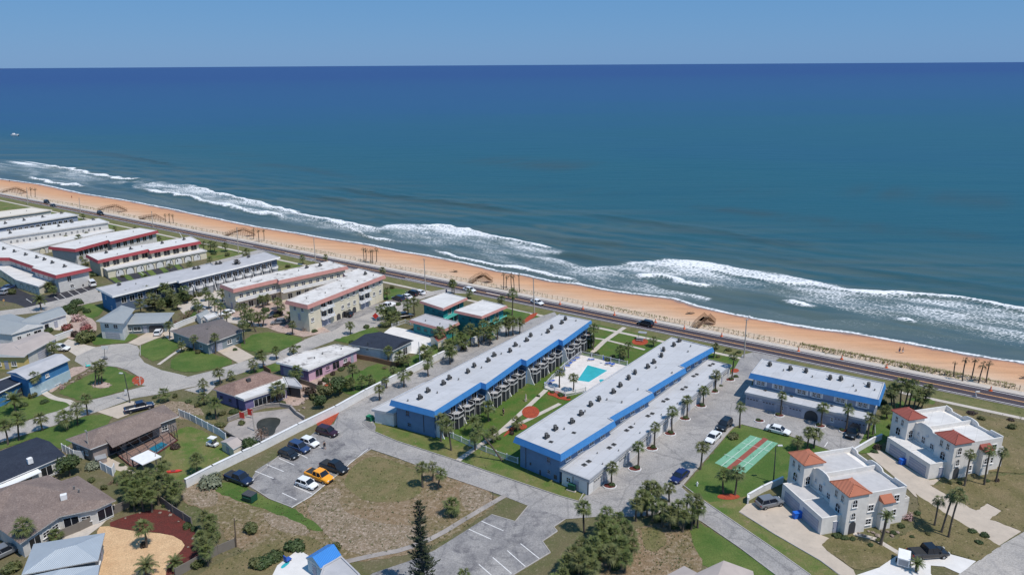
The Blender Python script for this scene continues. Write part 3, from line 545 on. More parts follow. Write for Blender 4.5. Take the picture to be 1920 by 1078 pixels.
lots = [
 ('street', 'street_concrete', [(-60,832),(-60,868),(0,829),(42,816),(104,797),(182,772),(250,747),(292,740),(338,730),(400,718),(450,700.5),(517,680),(628,638),(705,613),(750,598),(783,563),(826,550),(900,551),(870,543),(835,542),(801,548),(725,565),(700,583),(650,606),(570,638),(521,661),(479,671),(448,680),(402,694),(350,707),(309,718),(272,724),(259,727),(209,740.5),(167,751),(131,761),(94,774),(52,788.6),(0,809)]),
 ('cul_de_sac', 'street_concrete', [(140,677),(144,665),(175,652),(209,646),(242,644),(258,649),(262,657),(260,666),(271,680),(303,694),(338,702),(352,706),(320,716),(280,724),(266,722),(262,707),(240,694),(219,688),(200,686),(180,692),(157,687)]),
 ('driveway', 'concrete', [(108,652),(128,636),(165,648),(180,651),(144,668),(125,656)]),
 ('driveway', 'concrete_tan', [(240,643),(288,617),(303,617),(306,630),(260,648)]),
 ('driveway', 'concrete_tan', [(408,659),(420,640),(440,648),(478,669),(447,681)]),
 ('driveway', 'concrete_tan', [(182,772),(246,752),(292,756),(275,764),(221,785)]),
 ('driveway', 'street_concrete', [(345,731),(400,717),(404,724),(398,731),(385,742)]),
 ('parking_lot', 'asphalt_worn', [(464,910),(482,880),(523,855),(560,833),(600,803),(626,795),(636,772),(680,752),(705,800),(697,842),(678,850),(650,871),(631,890),(583,930),(547,951),(505,935)]),
 ('driveway', 'asphalt_pale', [(636,772),(690,742),(885,647),(975,606),(1040,585),(1050,600),(740,790),(698,782),(679,790),(679,796),(692,806),(744,828),(855,864),(921,887),(1050,931),(1085,941),(1120,905),(1372,700),(1392,665),(1440,655),(1480,660),(1416,700),(1396,757),(1628,812),(1634,818),(1598,843),(1567,847),(1483,817),(1392,795),(1375,801),(1285,905),(1278,913),(1292,926),(1325,944),(1450,1029),(1530,1085),(1465,1085),(1390,1029),(1316,978),(1280,960),(1200,968),(1115,969),(1060,973),(1038,987),(990,948),(942,929),(838,892),(775,869),(692,840),(660,850),(630,810)]),
 ('parking_lot', 'asphalt_worn', [(990,948),(1062,972),(1038,987),(1045,996),(1017,1015),(1032,1036),(962,1078),(930,1110),(640,1110),(700,1074),(763,1053),(814,1032),(922,964),(967,977)]),
 ('driveway', 'concrete_tan', [(1385,960),(1400,945),(1463,932),(1540,1003),(1557,1010),(1541,1020),(1550,1032),(1600,1068),(1605,1080),(1575,1080),(1538,1051),(1450,1000)]),
 ('driveway', 'concrete_tan', [(1620,846),(1640,838),(1742,900),(1764,897),(1747,912),(1790,934),(1830,957),(1851,944),(1878,958),(1857,973),(1915,996),(1873,1023),(1810,985),(1715,930),(1690,905)]),
 ('driveway', 'concrete_white', [(1600,1080),(1648,1064),(1679,1043),(1708,1033),(1767,1035),(1830,1052),(1801,1076),(1770,1062),(1745,1060),(1745,1075),(1760,1100),(1600,1100)]),
 ('street', 'street_concrete', [(1780,1092),(1796,1078),(1830,1054),(1880,1020),(1920,997),(2050,900),(2200,1000),(2100,1250),(1780,1250)]),
 ('parking_lot', 'black_asphalt', [(29,569),(58,553),(92,553),(117,541),(157,529),(182,540),(129,558),(48,577)]),
 ('parking_lot', 'black_asphalt', [(198,521),(337,494),(346,504),(216,533)]),
 ('parking_lot', 'black_asphalt', [(-20,545),(0,538),(30,540),(58,553),(29,569),(-20,560)]),
 ('side_street', 'street_concrete', [(-40,590),(0,583),(48,577),(129,558),(182,540),(216,534),(346,505),(480,470),(500,463),(512,467),(352,512),(200,562),(100,583),(0,594)]),
 ('forecourt', 'concrete', [(330,572),(405,543),(440,536),(650,496),(720,515),(580,620),(470,612),(400,600),(345,590)]),
 ('forecourt', 'pink_gravel', [(400,575),(440,560),(520,548),(560,590),(600,608),(620,622),(570,632),(520,622),(480,606),(440,595)]),
 ('parking_lot', 'asphalt_worn', [(600,610),(640,590),(695,572),(735,563),(750,570),(712,580),(650,605),(622,622)]),
]
for i, (nm, mt, pts) in enumerate(lots): patch(nm, mt, pts)
lawns = [('lawn', [(171,648),(177,629),(238,623),(262,629),(240,642),(209,645)], 1), ('lawn', [(263,647),(305,631),(347,642),(297,681),(263,667)], 1), ('lawn', [(308,686),(355,650),(400,664),(447,679),(402,692),(350,700)], 1),
 ('lawn', [(438,651),(485,620),(560,630),(570,640),(500,666)], 1), ('lawn', [(102,736),(150,712),(200,686),(219,690),(257,707),(262,716),(240,730),(188,745),(146,753),(134,745)], 1),
 ('lawn', [(-40,770),(0,753),(40,745),(94,743),(134,755),(125,766),(52,786),(0,800),(-40,815)], 1), ('lawn', [(-40,850),(0,833),(42,818),(104,798),(182,774),(222,784),(129,834),(113,845),(69,818),(20,838)], 1),
 ('lawn', [(453,702),(520,680),(530,688),(523,696),(480,699)], 0), ('lawn', [(621,716),(705,684),(736,696),(735,719),(663,742),(640,735)], 1), ('lawn', [(680,690),(717,680),(735,702),(722,716),(682,738)], 1),
 ('lawn', [(803,652),(828,642),(860,650),(806,678),(740,712),(736,690)], 1), ('lawn', [(626,638),(700,613),(712,621),(655,645)], 0), ('lawn', [(694,562),(723,539),(771,545),(752,560),(700,566)], 1),
 ('lawn', [(905,596),(950,578),(995,589),(975,605),(890,645),(850,660),(835,640)], 0), ('lawn', [(150,575),(170,568),(198,576),(180,598),(160,596)], 1), ('lawn', [(345,585),(366,580),(372,590),(350,598)], 0), ('lawn', [(1630,800),(1690,745),(1760,748),(1740,768),(1690,790),(1640,850),(1600,850)], 1)]
for mt, pts, sm in lawns: patch('lawn', mt, pts, sm)
patch('lawn', 'dry_grass', [(1555,1008),(1600,1000),(1660,1020),(1730,985),(1720,935),(1716,925),(1810,985),(1875,1024),(1832,1053),(1767,1034),(1708,1032),(1679,1042),(1648,1063),(1605,1068),(1548,1030),(1542,1020)])
patch('lawn', 'dry_grass', [(1745,910),(1890,890),(2050,893),(1915,996),(1857,973),(1878,958),(1851,944),(1830,957)])
patch('lawn', 'dry_grass', [(1690,748),(1780,765),(1900,790),(2050,820),(2050,890),(1880,886),(1800,880)])
for k, fr_ in enumerate((0.02, 0.20, 0.40, 0.52, 0.70, 0.90)):
    a0, a1 = Vector((200,520)), Vector((338,494)); b0, b1 = Vector((217,533)), Vector((347,504)); q0 = a0.lerp(a1, fr_); q1 = a0.lerp(a1, fr_+0.075); q2 = b0.lerp(b1, fr_+0.075); q3 = b0.lerp(b1, fr_)
    patch('lawn', 'lawn', [tuple(q0), tuple(q1), tuple(q2), tuple(q3)])
strip('footpath', 'concrete', [(1171,614),(1133,640),(1111,661)], 1.3); strip('footpath', 'concrete', [(1113,634),(1134,637),(1209,656)], 0.9)
strip('footpath', 'concrete', [(1050,757),(992,786),(968,797),(938,810)], 1.0); strip('footpath', 'concrete', [(1024,731),(968,783),(938,810),(892,840),(859,863)], 1.1)
strip('footpath', 'concrete', [(868,783),(920,748),(1054,677),(1100,652)], 0.6)
strip('footpath', 'concrete', [(347,650),(322,666),(297,684)], 0.9); strip('footpath', 'concrete', [(80,734),(95,744),(110,749),(131,752),(142,763)], 1.3, it=2)
strip('footpath', 'old_deck', [(947,929),(880,968),(820,1005),(760,1030),(700,1041),(640,1055)], 1.0, it=1); strip('footpath', 'concrete', [(1600,1000),(1640,1010),(1690,1040)], 0.9)
patch('patio', 'concrete_white', [(700,640),(735,612),(800,626),(815,645),(790,665),(745,660)]); patch('patio', 'concrete_tan', [(300,622),(330,612),(345,632),(318,638)])
patch('yard', 'yard_sand', [(190,983),(243,995),(317,1001),(345,1012),(347,1024),(338,1034),(313,1059),(311,1100),(180,1100),(180,1000)], 1)
patch('mulch', 'mulch_dark', [(195,984),(239,966),(307,951),(360,977),(372,1020),(378,1048),(310,1085),(314,1059),(339,1034),(349,1018),(317,1000),(243,994)], 1)
patch('yard', 'pink_gravel', [(100,736),(125,712),(170,690),(160,686),(130,690),(105,712),(90,735)], 1)
patch('yard', 'pink_gravel', [(110,625),(150,590),(180,600),(182,625),(140,640)], 1); patch('yard', 'concrete', [(104,600),(125,588),(140,590),(120,620),(90,618)])
patch('patio', 'concrete', [(117,1000),(180,960),(215,945),(222,952),(190,985),(110,1045)])
patch('patio', 'concrete_tan', [(190,872),(203,857),(266,888),(255,893)])
patch('patio', 'old_deck', [(429,792),(475,774),(548,765),(571,788),(540,812),(463,832),(419,805)], 0)
patch('empty_pool', 'empty_pool', [(479,801),(484,788),(504,782),(527,784),(525,795),(517,803),(515,815),(496,820)], 2)
patch('patio', 'pink_gravel', [(458,750),(560,714),(600,700),(620,712),(560,760),(500,765)])
patch('patio', 'pool_deck', [(1090,666),(1173,686),(1190,690),(1098,734),(1048,741),(1021,727),(1058,690)]); patch('pool_rim', 'concrete_white', [(1101,682.5),(1143,694.5),(1104,719),(1078.5,713.5)])
patch('pool', 'pool_water', [(1102,685),(1139,695),(1104,716.6),(1082.5,713.5)]); patch('hot_tub', 'pool_water', [(1122,713),(1128,711),(1136,713),(1128,719)], 2)
for cx_, cy_, rx, ry in ((995,773,17,12),(1200,641,16,6.5),(1366,931,22,6),(259,714,12,9),(190,722,18,6),(1040,738,14,5),(1098,625,10,5),(1378,695,8,4),(975,800,14,6)):
    patch('mulch', 'mulch' if cx_ not in (190,) else 'pink_gravel', [(cx_+rx*math.cos(a*math.pi/5), cy_+ry*math.sin(a*math.pi/5)) for a in range(10)], 1)
for q in ([(1011,588),(983,608),(975,606),(1000,586)], [(591,793),(626,772),(638,770),(630,785),(618,800),(600,802)], [(1027,733),(1050,738),(1072,748),(1066,752),(1040,746)], [(612,718),(630,715),(625,728),(600,735)], [(940,822),(962,795),(975,798),(955,812)]):
    patch('mulch', 'mulch', q, 1)
patch('yard', 'concrete_white', [(520,1060),(560,1030),(600,1055),(660,1070),(655,1100),(500,1100)]); patch('pool', 'pool_water', [(525,1063),(540,1051),(545,1054),(530,1067)], 1)
patch('shuffleboard_court', 'court_green', [(1340,868),(1394,890),(1459,831),(1407,816)]); strip('court_divider', 'court_red', [(1367,879),(1436,822)], 1.0)
lines('court_line', 'marking_white', [(1358,851,1412,871),(1391,830,1443,846),(1352,874,1419,820),(1382,885,1448,828)], 0.07)
lines('parking_line', 'marking_white', [(523,859,552,872),(500,871,532,884),(478,883,513,897),(550,845,577,859),(577,826,601,839),(556,937,529,924),(585,926,551,911),(620,897,570,893)], 0.14)
lines('parking_line', 'marking_white', [(903,977,944,995),(879,992,921,1011),(976,1019,1011,1047),(951,1032,985,1062),(924,1045,959,1075),(898,1058,935,1090)], 0.14)
lines('parking_line', 'marking_white', [(152,539,167,547),(138,543,152,552),(127,547,140,556),(112,551,124,560),(99,555,112,563),(49,561,60,568),(262,510,273,518),(1546,838,1552,829)], 0.14)
lines('parking_line', 'marking_white', [(690,842,655,870),(655,870,632,891),(632,891,583,931),(583,931,547,952)], 0.16)
lines('lane_line', 'marking_white', [(534,475,590,487),(534,479,585,490),(760,522,808,532),(912,549,940,555),(425,452,475,462)], 0.3, 0.1)
for q in ([(523,855),(464,908),(505,935),(547,951),(583,930),(631,890),(650,871),(696,842),(744,858),(838,893),(945,930)], [(679,794),(692,805),(744,827),(855,863),(921,886),(1050,930),(1085,940),(1106,906)], [(1375,801),(1325,850),(1280,909),(1325,943),(1450,1028),(1520,1078)],
 [(1392,796),(1483,818),(1567,848),(1600,842)], [(990,949),(966,978),(922,965)], [(1060,973),(1038,988),(1045,996),(1017,1015),(1032,1036),(962,1078)], [(1316,978),(1390,1029),(1460,1082)], [(1387,960),(1450,1000),(1538,1051),(1580,1082)], [(263,722),(262,707),(240,694),(219,688),(200,686)],
 [(263,667),(263,647)], [(797,548),(725,565),(700,584),(650,606),(570,638)]): kerbpx(q)
kb = KB.build('kerb', 'kerb'); tag(kb, kind='structure'); KB = MB()
# ------------------------------------------------------------------ wall features (x along the wall, y outward, z up)
TM = {}
def arc(w, h, k=8):
    r = w/2; return [(-r, 0), (r, 0)]+[(r*math.cos(a*math.pi/k), h-r+r*math.sin(a*math.pi/k)) for a in range(k+1)]
def wallpoly(b, pts, y, m, flip=False):
    vs = [(x, y, z) for x, z in pts]; b.poly(vs if flip else list(reversed(vs)), m)
def feat(kind, w, h, frame='trim_white', pane='glass'):
    key = (kind, round(w, 2), round(h, 2), frame, pane)
    if key in TM: return TM[key]
    b = MB(); mats = [frame, pane, 'dark_trim', 'door_shade']
    if kind in ('window', 'slider'):
        t = 0.09
        for c, s in (((0, .03, t/2), (w, .12, t)), ((0, .03, h-t/2), (w, .10, t)), ((-w/2+t/2, .03, h/2), (t, .10, h-2*t)), ((w/2-t/2, .03, h/2), (t, .10, h-2*t)), ((0, .03, h/2), (t*.7, .08, h-2*t))): b.box(c, s)
        if kind == 'window': b.box((0, .03, h*.5), (w-2*t-.02, .06, t*.6)); b.box((0, .08, -.05), (w+.2, .2, .08))
        b.box((0, .012, h/2), (w-2*t, .03, h-2*t), m=1)
    elif kind == 'arch':
        b.box((0, .02, h/2-.1), (w*.96, .03, h-.6), m=1)
        o = arc(w+.24, h+.12); i_ = arc(w, h); k = len(o); vs = [(x, .09, z) for x, z in o]+[(x, .09, z) for x, z in i_]
        b.add(vs, [(j, (j+1) % k, k+(j+1) % k, k+j)[::-1] for j in range(1, k)]); wallpoly(b, i_, .035, 1)
        b.box((0, .05, h*.45), (w, .04, .06)); b.box((0, .05, h*.45), (.06, .04, h*.9)); b.box((0, .08, -.05), (w+.3, .2, .1))
    elif kind == 'archshape':   # raised blind arch over a garage
        o = arc(w+.3, h+.15); i_ = arc(w, h); k = len(o); vs = [(x, .10, z) for x, z in o]+[(x, .10, z) for x, z in i_]
        b.add(vs, [(j, (j+1) % k, k+(j+1) % k, k+j)[::-1] for j in range(1, k)], 2); wallpoly(b, i_, .04, 0)
    elif kind == 'garage':
        b.box((0, .02, h/2), (w, .06, h), m=0)
        for j in range(3): b.box((0, .06, h*(j+1)/4), (w-.1, .03, .03), m=3)
        for j in range(4): b.box((-w/2+w*(j+.5)/4, .065, h*.86), (w*.14, .03, h*.10), m=1)
        b.box((0, .05, h+.06), (w+.2, .12, .12), m=0)
    elif kind == 'garage_wide':
        b.box((0, .02, h/2), (w, .06, h), m=3)
        for j in range(4): b.box((0, .06, h*(j+.5)/4), (w-.1, .03, .04), m=0)
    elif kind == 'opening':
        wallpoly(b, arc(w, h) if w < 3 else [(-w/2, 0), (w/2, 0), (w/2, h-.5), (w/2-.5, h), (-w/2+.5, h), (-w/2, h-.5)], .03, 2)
    elif kind == 'door':
        b.box((0, .02, h/2), (w, .06, h), m=3); b.box((0, .04, h+.04), (w+.16, .1, .08)); b.box((w*.38, .08, h*.45), (.06, .06, .12), m=2)
    elif kind == 'vent':
        b.box((0, .03, h/2), (w, .08, h), m=2)
    elif kind == 'shutters':
        for sx in (-1, 1): b.box((sx*(w/2+.22), .05, h/2), (.34, .06, h), m=0)
    me = b.mesh(kind, mats); TM[key] = me; return me
FN = {'window': 'window', 'slider': 'sliding_door', 'arch': 'arched_window', 'archshape': 'blind_arch', 'garage': 'garage_door', 'garage_wide': 'garage_door', 'opening': 'opening', 'door': 'door', 'vent': 'vent', 'shutters': 'shutter'}
def put(root, a, c, items):
    """items along the wall a->c (world xy, outward side on the right): (kind, fraction, z, w, h[, frame, pane])"""
    a, c = Vector(a[:2]), Vector(c[:2]); d = (c-a); ang = math.atan2(d.y, d.x); o = ORG[root.name]
    # outward (right-hand) normal = local -y rotated; template's y is outward so turn by 180
    for it in items:
        k, f, z, w_, h_ = it[:5]; me = feat(k, w_, h_, *it[5:]); p = a+d*f
        inst(FN[k], me, root, (p.x-o.x, p.y-o.y, z-o.z), ang+math.pi)
def rowof(kind, n, z, w_, h_, *rest):
    nums = [v for v in rest if not isinstance(v, str)]; mats = [v for v in rest if isinstance(v, str)]; lo, hi = (nums+[0.06, 0.94])[:2] if len(nums) == 2 else (0.06, 0.94)
    return [(kind, lo+(hi-lo)*(i+.5)/n, z, w_, h_, *mats) for i in range(n)]
# rooftop condenser
acm = MB(); 
for sx in (-.45, .45):
    for sy in (-.3, .3): acm.box((sx, sy, .12), (.07, .07, .24), m=1)
acm.box((0, 0, .26), (1.15, .75, .06), m=1)
for i in range(12):
    a0, a1 = 2*math.pi*i/12, 2*math.pi*(i+1)/12
    acm.add([(.36*math.cos(a0), .36*math.sin(a0), .29), (.36*math.cos(a1), .36*math.sin(a1), .29), (.36*math.cos(a1), .36*math.sin(a1), .98), (.36*math.cos(a0), .36*math.sin(a0), .98)], [(0, 1, 2, 3)], 0 if i % 2 else 1)
    acm.add([(.36*math.cos(a0), .36*math.sin(a0), .98), (.36*math.cos(a1), .36*math.sin(a1), .98), (.24*math.cos(a1), .24*math.sin(a1), 1.05), (.24*math.cos(a0), .24*math.sin(a0), 1.05)], [(0, 1, 2, 3)], 0)
    acm.add([(.24*math.cos(a0), .24*math.sin(a0), 1.05), (.24*math.cos(a1), .24*math.sin(a1), 1.05), (0, 0, 1.02)], [(0, 1, 2)], 1)
acm.box((.62, .0, .33), (.12, .5, .3), m=1); acm.tube((.5, .4, .1), (1.5, 1.1, .06), .04, m=1)
ACM = acm.mesh('condenser', ['ac_metal', 'ac_dark'])
vm = MB(); vm.tube((0, 0, 0), (0, 0, .35), .12, .12, 8); vm.tube((0, 0, .35), (0, 0, .45), .2, .05, 8); VENTM = vm.mesh('roof_vent', ['ac_metal'])
hm = MB(); hm.box((0, 0, .06), (.8, .8, .12)); hm.box((0, 0, .14), (.62, .62, .05), m=1); HATCH = hm.mesh('skylight', ['ac_metal', 'ac_dark'])
def onroof(root, me, name, pts, z, world=False, scl=1.0):
    o = ORG[root.name]
    for p in pts:
        q = p if world else P(p[0], p[1], z); inst(name, me, root, (q[0]-o.x, q[1]-o.y, z-o.z), random.uniform(-.3, .3)+.9, (scl, scl, scl))
def base_of(pts): 
    c = sum((Vector(p[:2]) for p in pts), Vector((0, 0)))/len(pts); return (c.x, c.y, 0)
def flat_block(root, pts, h, wall, roof, fascia=None, over=0.5, drop=1.1, flare=0.4, lip=0.18, z0=-0.05, lipm=None, skip=()):
    """flat-roofed volume: wall, roof (with a raised rim) and, where given, a sloping band under the roof edge"""
    q = ccw([Vector(p[:2]) for p in pts]); wl_ = offset(q, -over)
    b = MB(); b.prism(wl_, z0, h-0.3); b.build('wall', wall, root)
    b = MB(); b.prism(q, h-0.3, h); inn = offset(q, -0.22)
    for i in range(len(q)):
        j = (i+1) % len(q); b.add([(*q[i], h+.002), (*q[j], h+.002), (*q[j], h+lip), (*q[i], h+lip), (*inn[i], h+lip), (*inn[j], h+lip), (*inn[j], h+.002), (*inn[i], h+.002)], [(0, 1, 2, 3), (3, 2, 5, 4), (4, 5, 6, 7)], 1)
    b.build('roof', [roof, lipm or roof], root)
    if fascia:
        b = MB(); t0 = offset(q, 0.03); t1 = offset(q, flare)
        for i in range(len(q)):
            if i in skip: continue
            j = (i+1) % len(q); b.add([(*t0[i], h+lip+.02), (*t0[j], h+lip+.02), (*t1[j], h-drop), (*t1[i], h-drop), (*wl_[j], h-drop+.01), (*wl_[i], h-drop+.01)], [(3, 2, 1, 0), (5, 4, 2, 3)])
        b.build('fascia', fascia, root)
    return q, wl_
def hip(root, Q, he, hr, axis=0, roof='shingle_brown', wall=None, hipk=1.0, over=0.5, th=0.16, gable='trim_white', walls=True, name='roof'):
    """Q: four eave corners (world). ridge runs from the middle of side Q0Q3 to that of Q1Q2 (axis 0); hipk 0 = gable"""
    Q = [Vector(p[:2]) for p in Q]
    if axis: Q = Q[1:]+Q[:1]
    a, c = (Q[0]+Q[3])/2, (Q[1]+Q[2])/2; L_ = (c-a).length; wd = (Q[3]-Q[0]).length; k = min(wd/2*hipk/L_, .49)
    r0, r1 = a.lerp(c, k), c.lerp(a, k); area = sum(Q[i].cross(Q[(i+1) % 4]) for i in range(4))
    vs = [(*p, he) for p in Q]+[(*r0, hr), (*r1, hr)]+[(*p, he-th) for p in Q]
    fs = [(0, 1, 5, 4), (2, 3, 4, 5), (1, 2, 5), (3, 0, 4), (0, 6, 7, 1), (1, 7, 8, 2), (2, 8, 9, 3), (3, 9, 6, 0), (9, 8, 7, 6)]
    if area < 0: fs = [tuple(reversed(f)) for f in fs]
    b = MB(); b.add(vs, fs)
    gm = 1 if hipk < .05 else 0; b.m = [0, 0, gm, gm, 2, 2, 2, 2, 2]
    b.build(name, [roof, gable, 'trim_white'], root)
    if walls and wall:
        w_ = offset(ccw(Q), -over); b = MB(); b.prism(w_, -.05, he-th-.01); b.build('wall', wall, root); return w_
def rect3(A, B, C):
    """A, B, C world corners -> exact rectangle with AB kept"""
    A, B, C = (Vector(v[:2]) for v in (A, B, C)); u = (B-A).normalized(); nn = Vector((-u.y, u.x)); d = (C-B).dot(nn); return [A, B, B+nn*d, A+nn*d]

# ---- the two long blue-roofed rows and the seaside one
H6 = 6.0
R1 = W([(734,751),(814.6,772),(901,717.6),(911,720),(978.5,673.8),(987,679),(1048,636.7),(1054,640),(1108,601.6),(1049,590),(1040,596),(1032,594),(974,628),(965,626),(900,660),(891,658),(735,750)], H6)
R1 = W([(734,751),(814.6,772),(901,717.6),(911,721),(977,673.8),(987,677.5),(1047,637),(1055,640),(1108,601.6),(1049,590)], H6)
rb1 = empty('townhouse_row', base_of(R1), 'long two storey blue townhouse row with garages behind it, left of the pool', 'townhouse row', 'blue townhouse rows')
R1 = ccw(R1); q, wl1 = flat_block(rb1, R1, H6, 'wall_blue', 'roof_white', 'fascia_blue', 0.6, 1.0, 0.35)
i0 = min(range(len(R1)), key=lambda i: (R1[i]-P(734,751,H6)).length)
def edge(q, a, c, h):
    """index of the outline edge nearest the pixels a, c"""
    pa, pc = P(*a, h).to_2d(), P(*c, h).to_2d(); n_ = len(q)
    return min(range(n_), key=lambda i: min((Vector(q[i][:2])-pa).length+(Vector(q[(i+1) % n_][:2])-pc).length, (Vector(q[i][:2])-pc).length+(Vector(q[(i+1) % n_][:2])-pa).length))
def wallof(root, q, wl_, a, c, h, items): i = edge(q, a, c, h); put(root, wl_[i], wl_[(i+1) % len(wl_)], items)
wallof(rb1, q, wl1, (734,751), (814.6,772), H6, [('window', .30, 3.2, .9, 1.2, 'wall_blue'), ('window', .33, .9, .9, .9, 'wall_blue'), ('vent', .72, .6, .12, 4.2)])
SEG1 = [((814.6,772),(901,717.6)),((911,721),(977,673.8)),((987,677.5),(1047,637)),((1055,640),(1108,601.6))]
def patio_mesh():
    b = MB(); pr = [(-1.45, 0), (-1.35, 1.3), (-.8, 1.95), (.8, 1.95), (1.35, 1.3), (1.45, 0)]
    b.prism(pr, .1, 2.35, 1, 2); pr2 = [(x*1.06, y*1.06) for x, y in pr]; b.prism(pr2, 2.35, 2.55, 0, 2)
    for i in range(5):
        (x0, y0), (x1, y1) = pr2[i], pr2[i+1]; L_ = math.hypot(x1-x0, y1-y0); a = math.atan2(y1-y0, x1-x0)
        b.box(((x0+x1)/2, (y0+y1)/2, 3.42), (L_, .08, .1), a); b.box(((x0+x1)/2, (y0+y1)/2, 2.68), (L_, .06, .08), a)
        b.box(((x0+x1)/2, (y0+y1)/2, 3.05), (L_-.1, .03, .68), a, 1)
        b.box((x0, y0, 1.3), (.1, .1, 2.4), a)
    return b.mesh('patio_enclosure', ['wall_offwhite', 'screen', 'roof_grey'])
PATIO = patio_mesh()
wgb = MB(); wgb.add([(-.08, 0, 0), (-.08, 2.0, 0), (-.08, 1.2, 1.6), (-.08, .8, 3.2), (-.08, 0, 4.2), (.08, 0, 0), (.08, 2.0, 0), (.08, 1.2, 1.6), (.08, .8, 3.2), (.08, 0, 4.2)],
    [(0, 1, 2, 3, 4), (9, 8, 7, 6, 5), (0, 5, 6, 1), (1, 6, 7, 2), (2, 7, 8, 3), (3, 8, 9, 4), (4, 9, 5, 0)]); WING = wgb.mesh('wing_wall', ['trim_white'])
for a, c in SEG1:
    i = edge(q, a, c, H6); wa_, wb_ = wl1[i], wl1[(i+1) % len(wl1)]; d = wb_-wa_; ang = math.atan2(d.y, d.x)+math.pi; o = ORG[rb1.name]
    put(rb1, wa_, wb_, rowof('slider', 4, 2.75, 1.9, 2.0, .03, .97))
    for k in range(4):
        p = wa_+d*(.03+.94*(k+.5)/4); inst('patio_enclosure', PATIO, rb1, (p.x-o.x, p.y-o.y, .02), ang)
        p = wa_+d*(.03+.94*k/4+.005); k % 2 or inst('wing_wall', WING, rb1, (p.x-o.x, p.y-o.y, 0), ang)
onroof(rb1, ACM, 'rooftop_condenser', [(787,748),(802,735),(831,721),(842,711),(877,699),(889,688),(915,678),(926,668),(956,660),(966,649),(987,640),(995,631),(1027,624),(1034,616),(1053,607),(1060,600)], H6+.02)
onroof(rb1, VENTM, 'roof_vent', [(820,737),(860,712),(903,690),(940,664),(975,650),(1016,628),(1080,602),(765,752)], H6+.02)
# garages behind it
g1 = [P(701,763,3), P(745,773,3)]
sg = []
uN = Vector((R1[0]-R1[0])[:2]) if False else None
L1 = [Vector(v[:2]) for v in (P(734,751,H6), P(1049,590,H6))]
dB = (L1[1]-L1[0]).normalized(); nB = Vector((-dB.y, dB.x))
G = [L1[0]+dB*.2-nB*.15, L1[0]+nB*4.9-dB*1.0, L1[0]+nB*4.9+dB*15, L1[0]+nB*4.2+dB*15, L1[0]+nB*4.2+dB*31, L1[0]+nB*3.6+dB*31, L1[0]+nB*3.6+dB*47, L1[0]+nB*3.0+dB*47, L1[0]+nB*3.0+dB*62, L1[1]-nB*.15-dB*.3]
gq, gw = flat_block(rb1, G, 3.0, 'wall_white', 'roof_white', None, 0.35)
for i in range(len(gw)):
    a_, c_ = gw[i], gw[(i+1) % len(gw)]
    if (c_-a_).length > 10 and (c_-a_).dot(dB) < 0: put(rb1, a_, c_, rowof('garage', 4, 0.02, 2.4, 2.1, .02, .98))

R2 = W([(966.7,819.3),(1051,852.7),(1151.5,790),(1142,784.5),(1224,737.5),(1213.5,732.5),(1284,690.5),(1273.5,686.5),(1336,652),(1259,633),(1197,669),(1192,668),(1060.5,762.5),(1048,761)], H6)
R2 = W([(966.7,819.3),(1051,852.7),(1151.5,790),(1142,784.5),(1224,737.5),(1213.5,732.5),(1284,690.5),(1273.5,686.5),(1336,652),(1259,633)], H6)
rb2 = empty('townhouse_row', base_of(R2), 'long two storey blue townhouse row between the pool and the palm-lined drive', 'townhouse row', 'blue townhouse rows')
q2, wl2 = flat_block(rb2, R2, H6, 'wall_blue', 'roof_white', 'fascia_blue', 0.6, 1.0, 0.35)
bw = MB(); a_, c_ = [Vector(v) for v in (wl2[0], wl2[1])]
wallof(rb2, q2, wl2, (966.7,819.3), (1051,852.7), H6, [('window', .73, 3.2, .7, 1.1, 'wall_grey_blue'), ('window', .74, 1.0, .7, .8, 'wall_grey_blue'), ('vent', .90, .5, .6, .8), ('vent', .15, .3, .1, 4.6), ('vent', .52, .1, .3, .9), ('vent', .27, 1.2, .3, .5)])
for a, c in [((1051,852.7),(1151.5,790)),((1142,784.5),(1224,737.5)),((1213.5,732.5),(1284,690.5)),((1273.5,686.5),(1336,652))]:
    wallof(rb2, q2, wl2, a, c, H6, rowof('window', 4, 3.55, 1.5, 1.0, .04, .96))
wallof(rb2, q2, wl2, (966.7,819.3), (1259,633), H6, rowof('slider', 14, 3.0, 1.9, 2.0, .03, .97))
onroof(rb2, ACM, 'rooftop_condenser', [(1024.5,821),(1041,806),(1072,793),(1089,778),(1107,761),(1123,751),(1149.5,737),(1162.5,725),(1178.5,711),(1190.5,701),(1214,690),(1225.5,681),(1240,669),(1244,658),(1263,649),(1273,641)], H6+.02)
onroof(rb2, VENTM, 'roof_vent', [(1058,805),(1097,772),(1166,755),(1138,750),(1196,731),(1260,700),(1230,690),(1290,660),(1295,650)], H6+.02)
onroof(rb2, HATCH, 'roof_patch', [(1033,829),(1076,812)], H6-.1)
G2 = rect3(P(1105.5,902,3), P(1372.6,685,3), P(1330,670.6,3)); q_, w_ = flat_block(rb2, G2, 3.0, 'wall_white', 'roof_white', None, 0.3, lipm='grey_trim')
put(rb2, w_[3], w_[0], [('window', .25, 1.0, .9, 1.0), ('door', .55, 0, .9, 2.0), ('vent', .97, 0, .15, 2.7), ('vent', .42, 0, .1, 2.7)])
put(rb2, w_[0], w_[1], rowof('garage', 14, 0.02, 2.5, 2.1, .01, .99, 'wall_offwhite')+[('door', .01+.98*(i+.0)/14+.003, 0.02, .8, 2.0) for i in range(1, 14, 2)])
onroof(rb2, HATCH, 'skylight', [(1095.5,871.5),(1104,865),(1142.5,839.5),(1151,833.5),(1175,807),(1183,801),(1215,780),(1223,775.5),(1244,752.5),(1251,748.5),(1279.5,730),(1286,726),(1300.5,705.5),(1306.5,702),(1331,685.5),(1337,682.5)], 3.02)
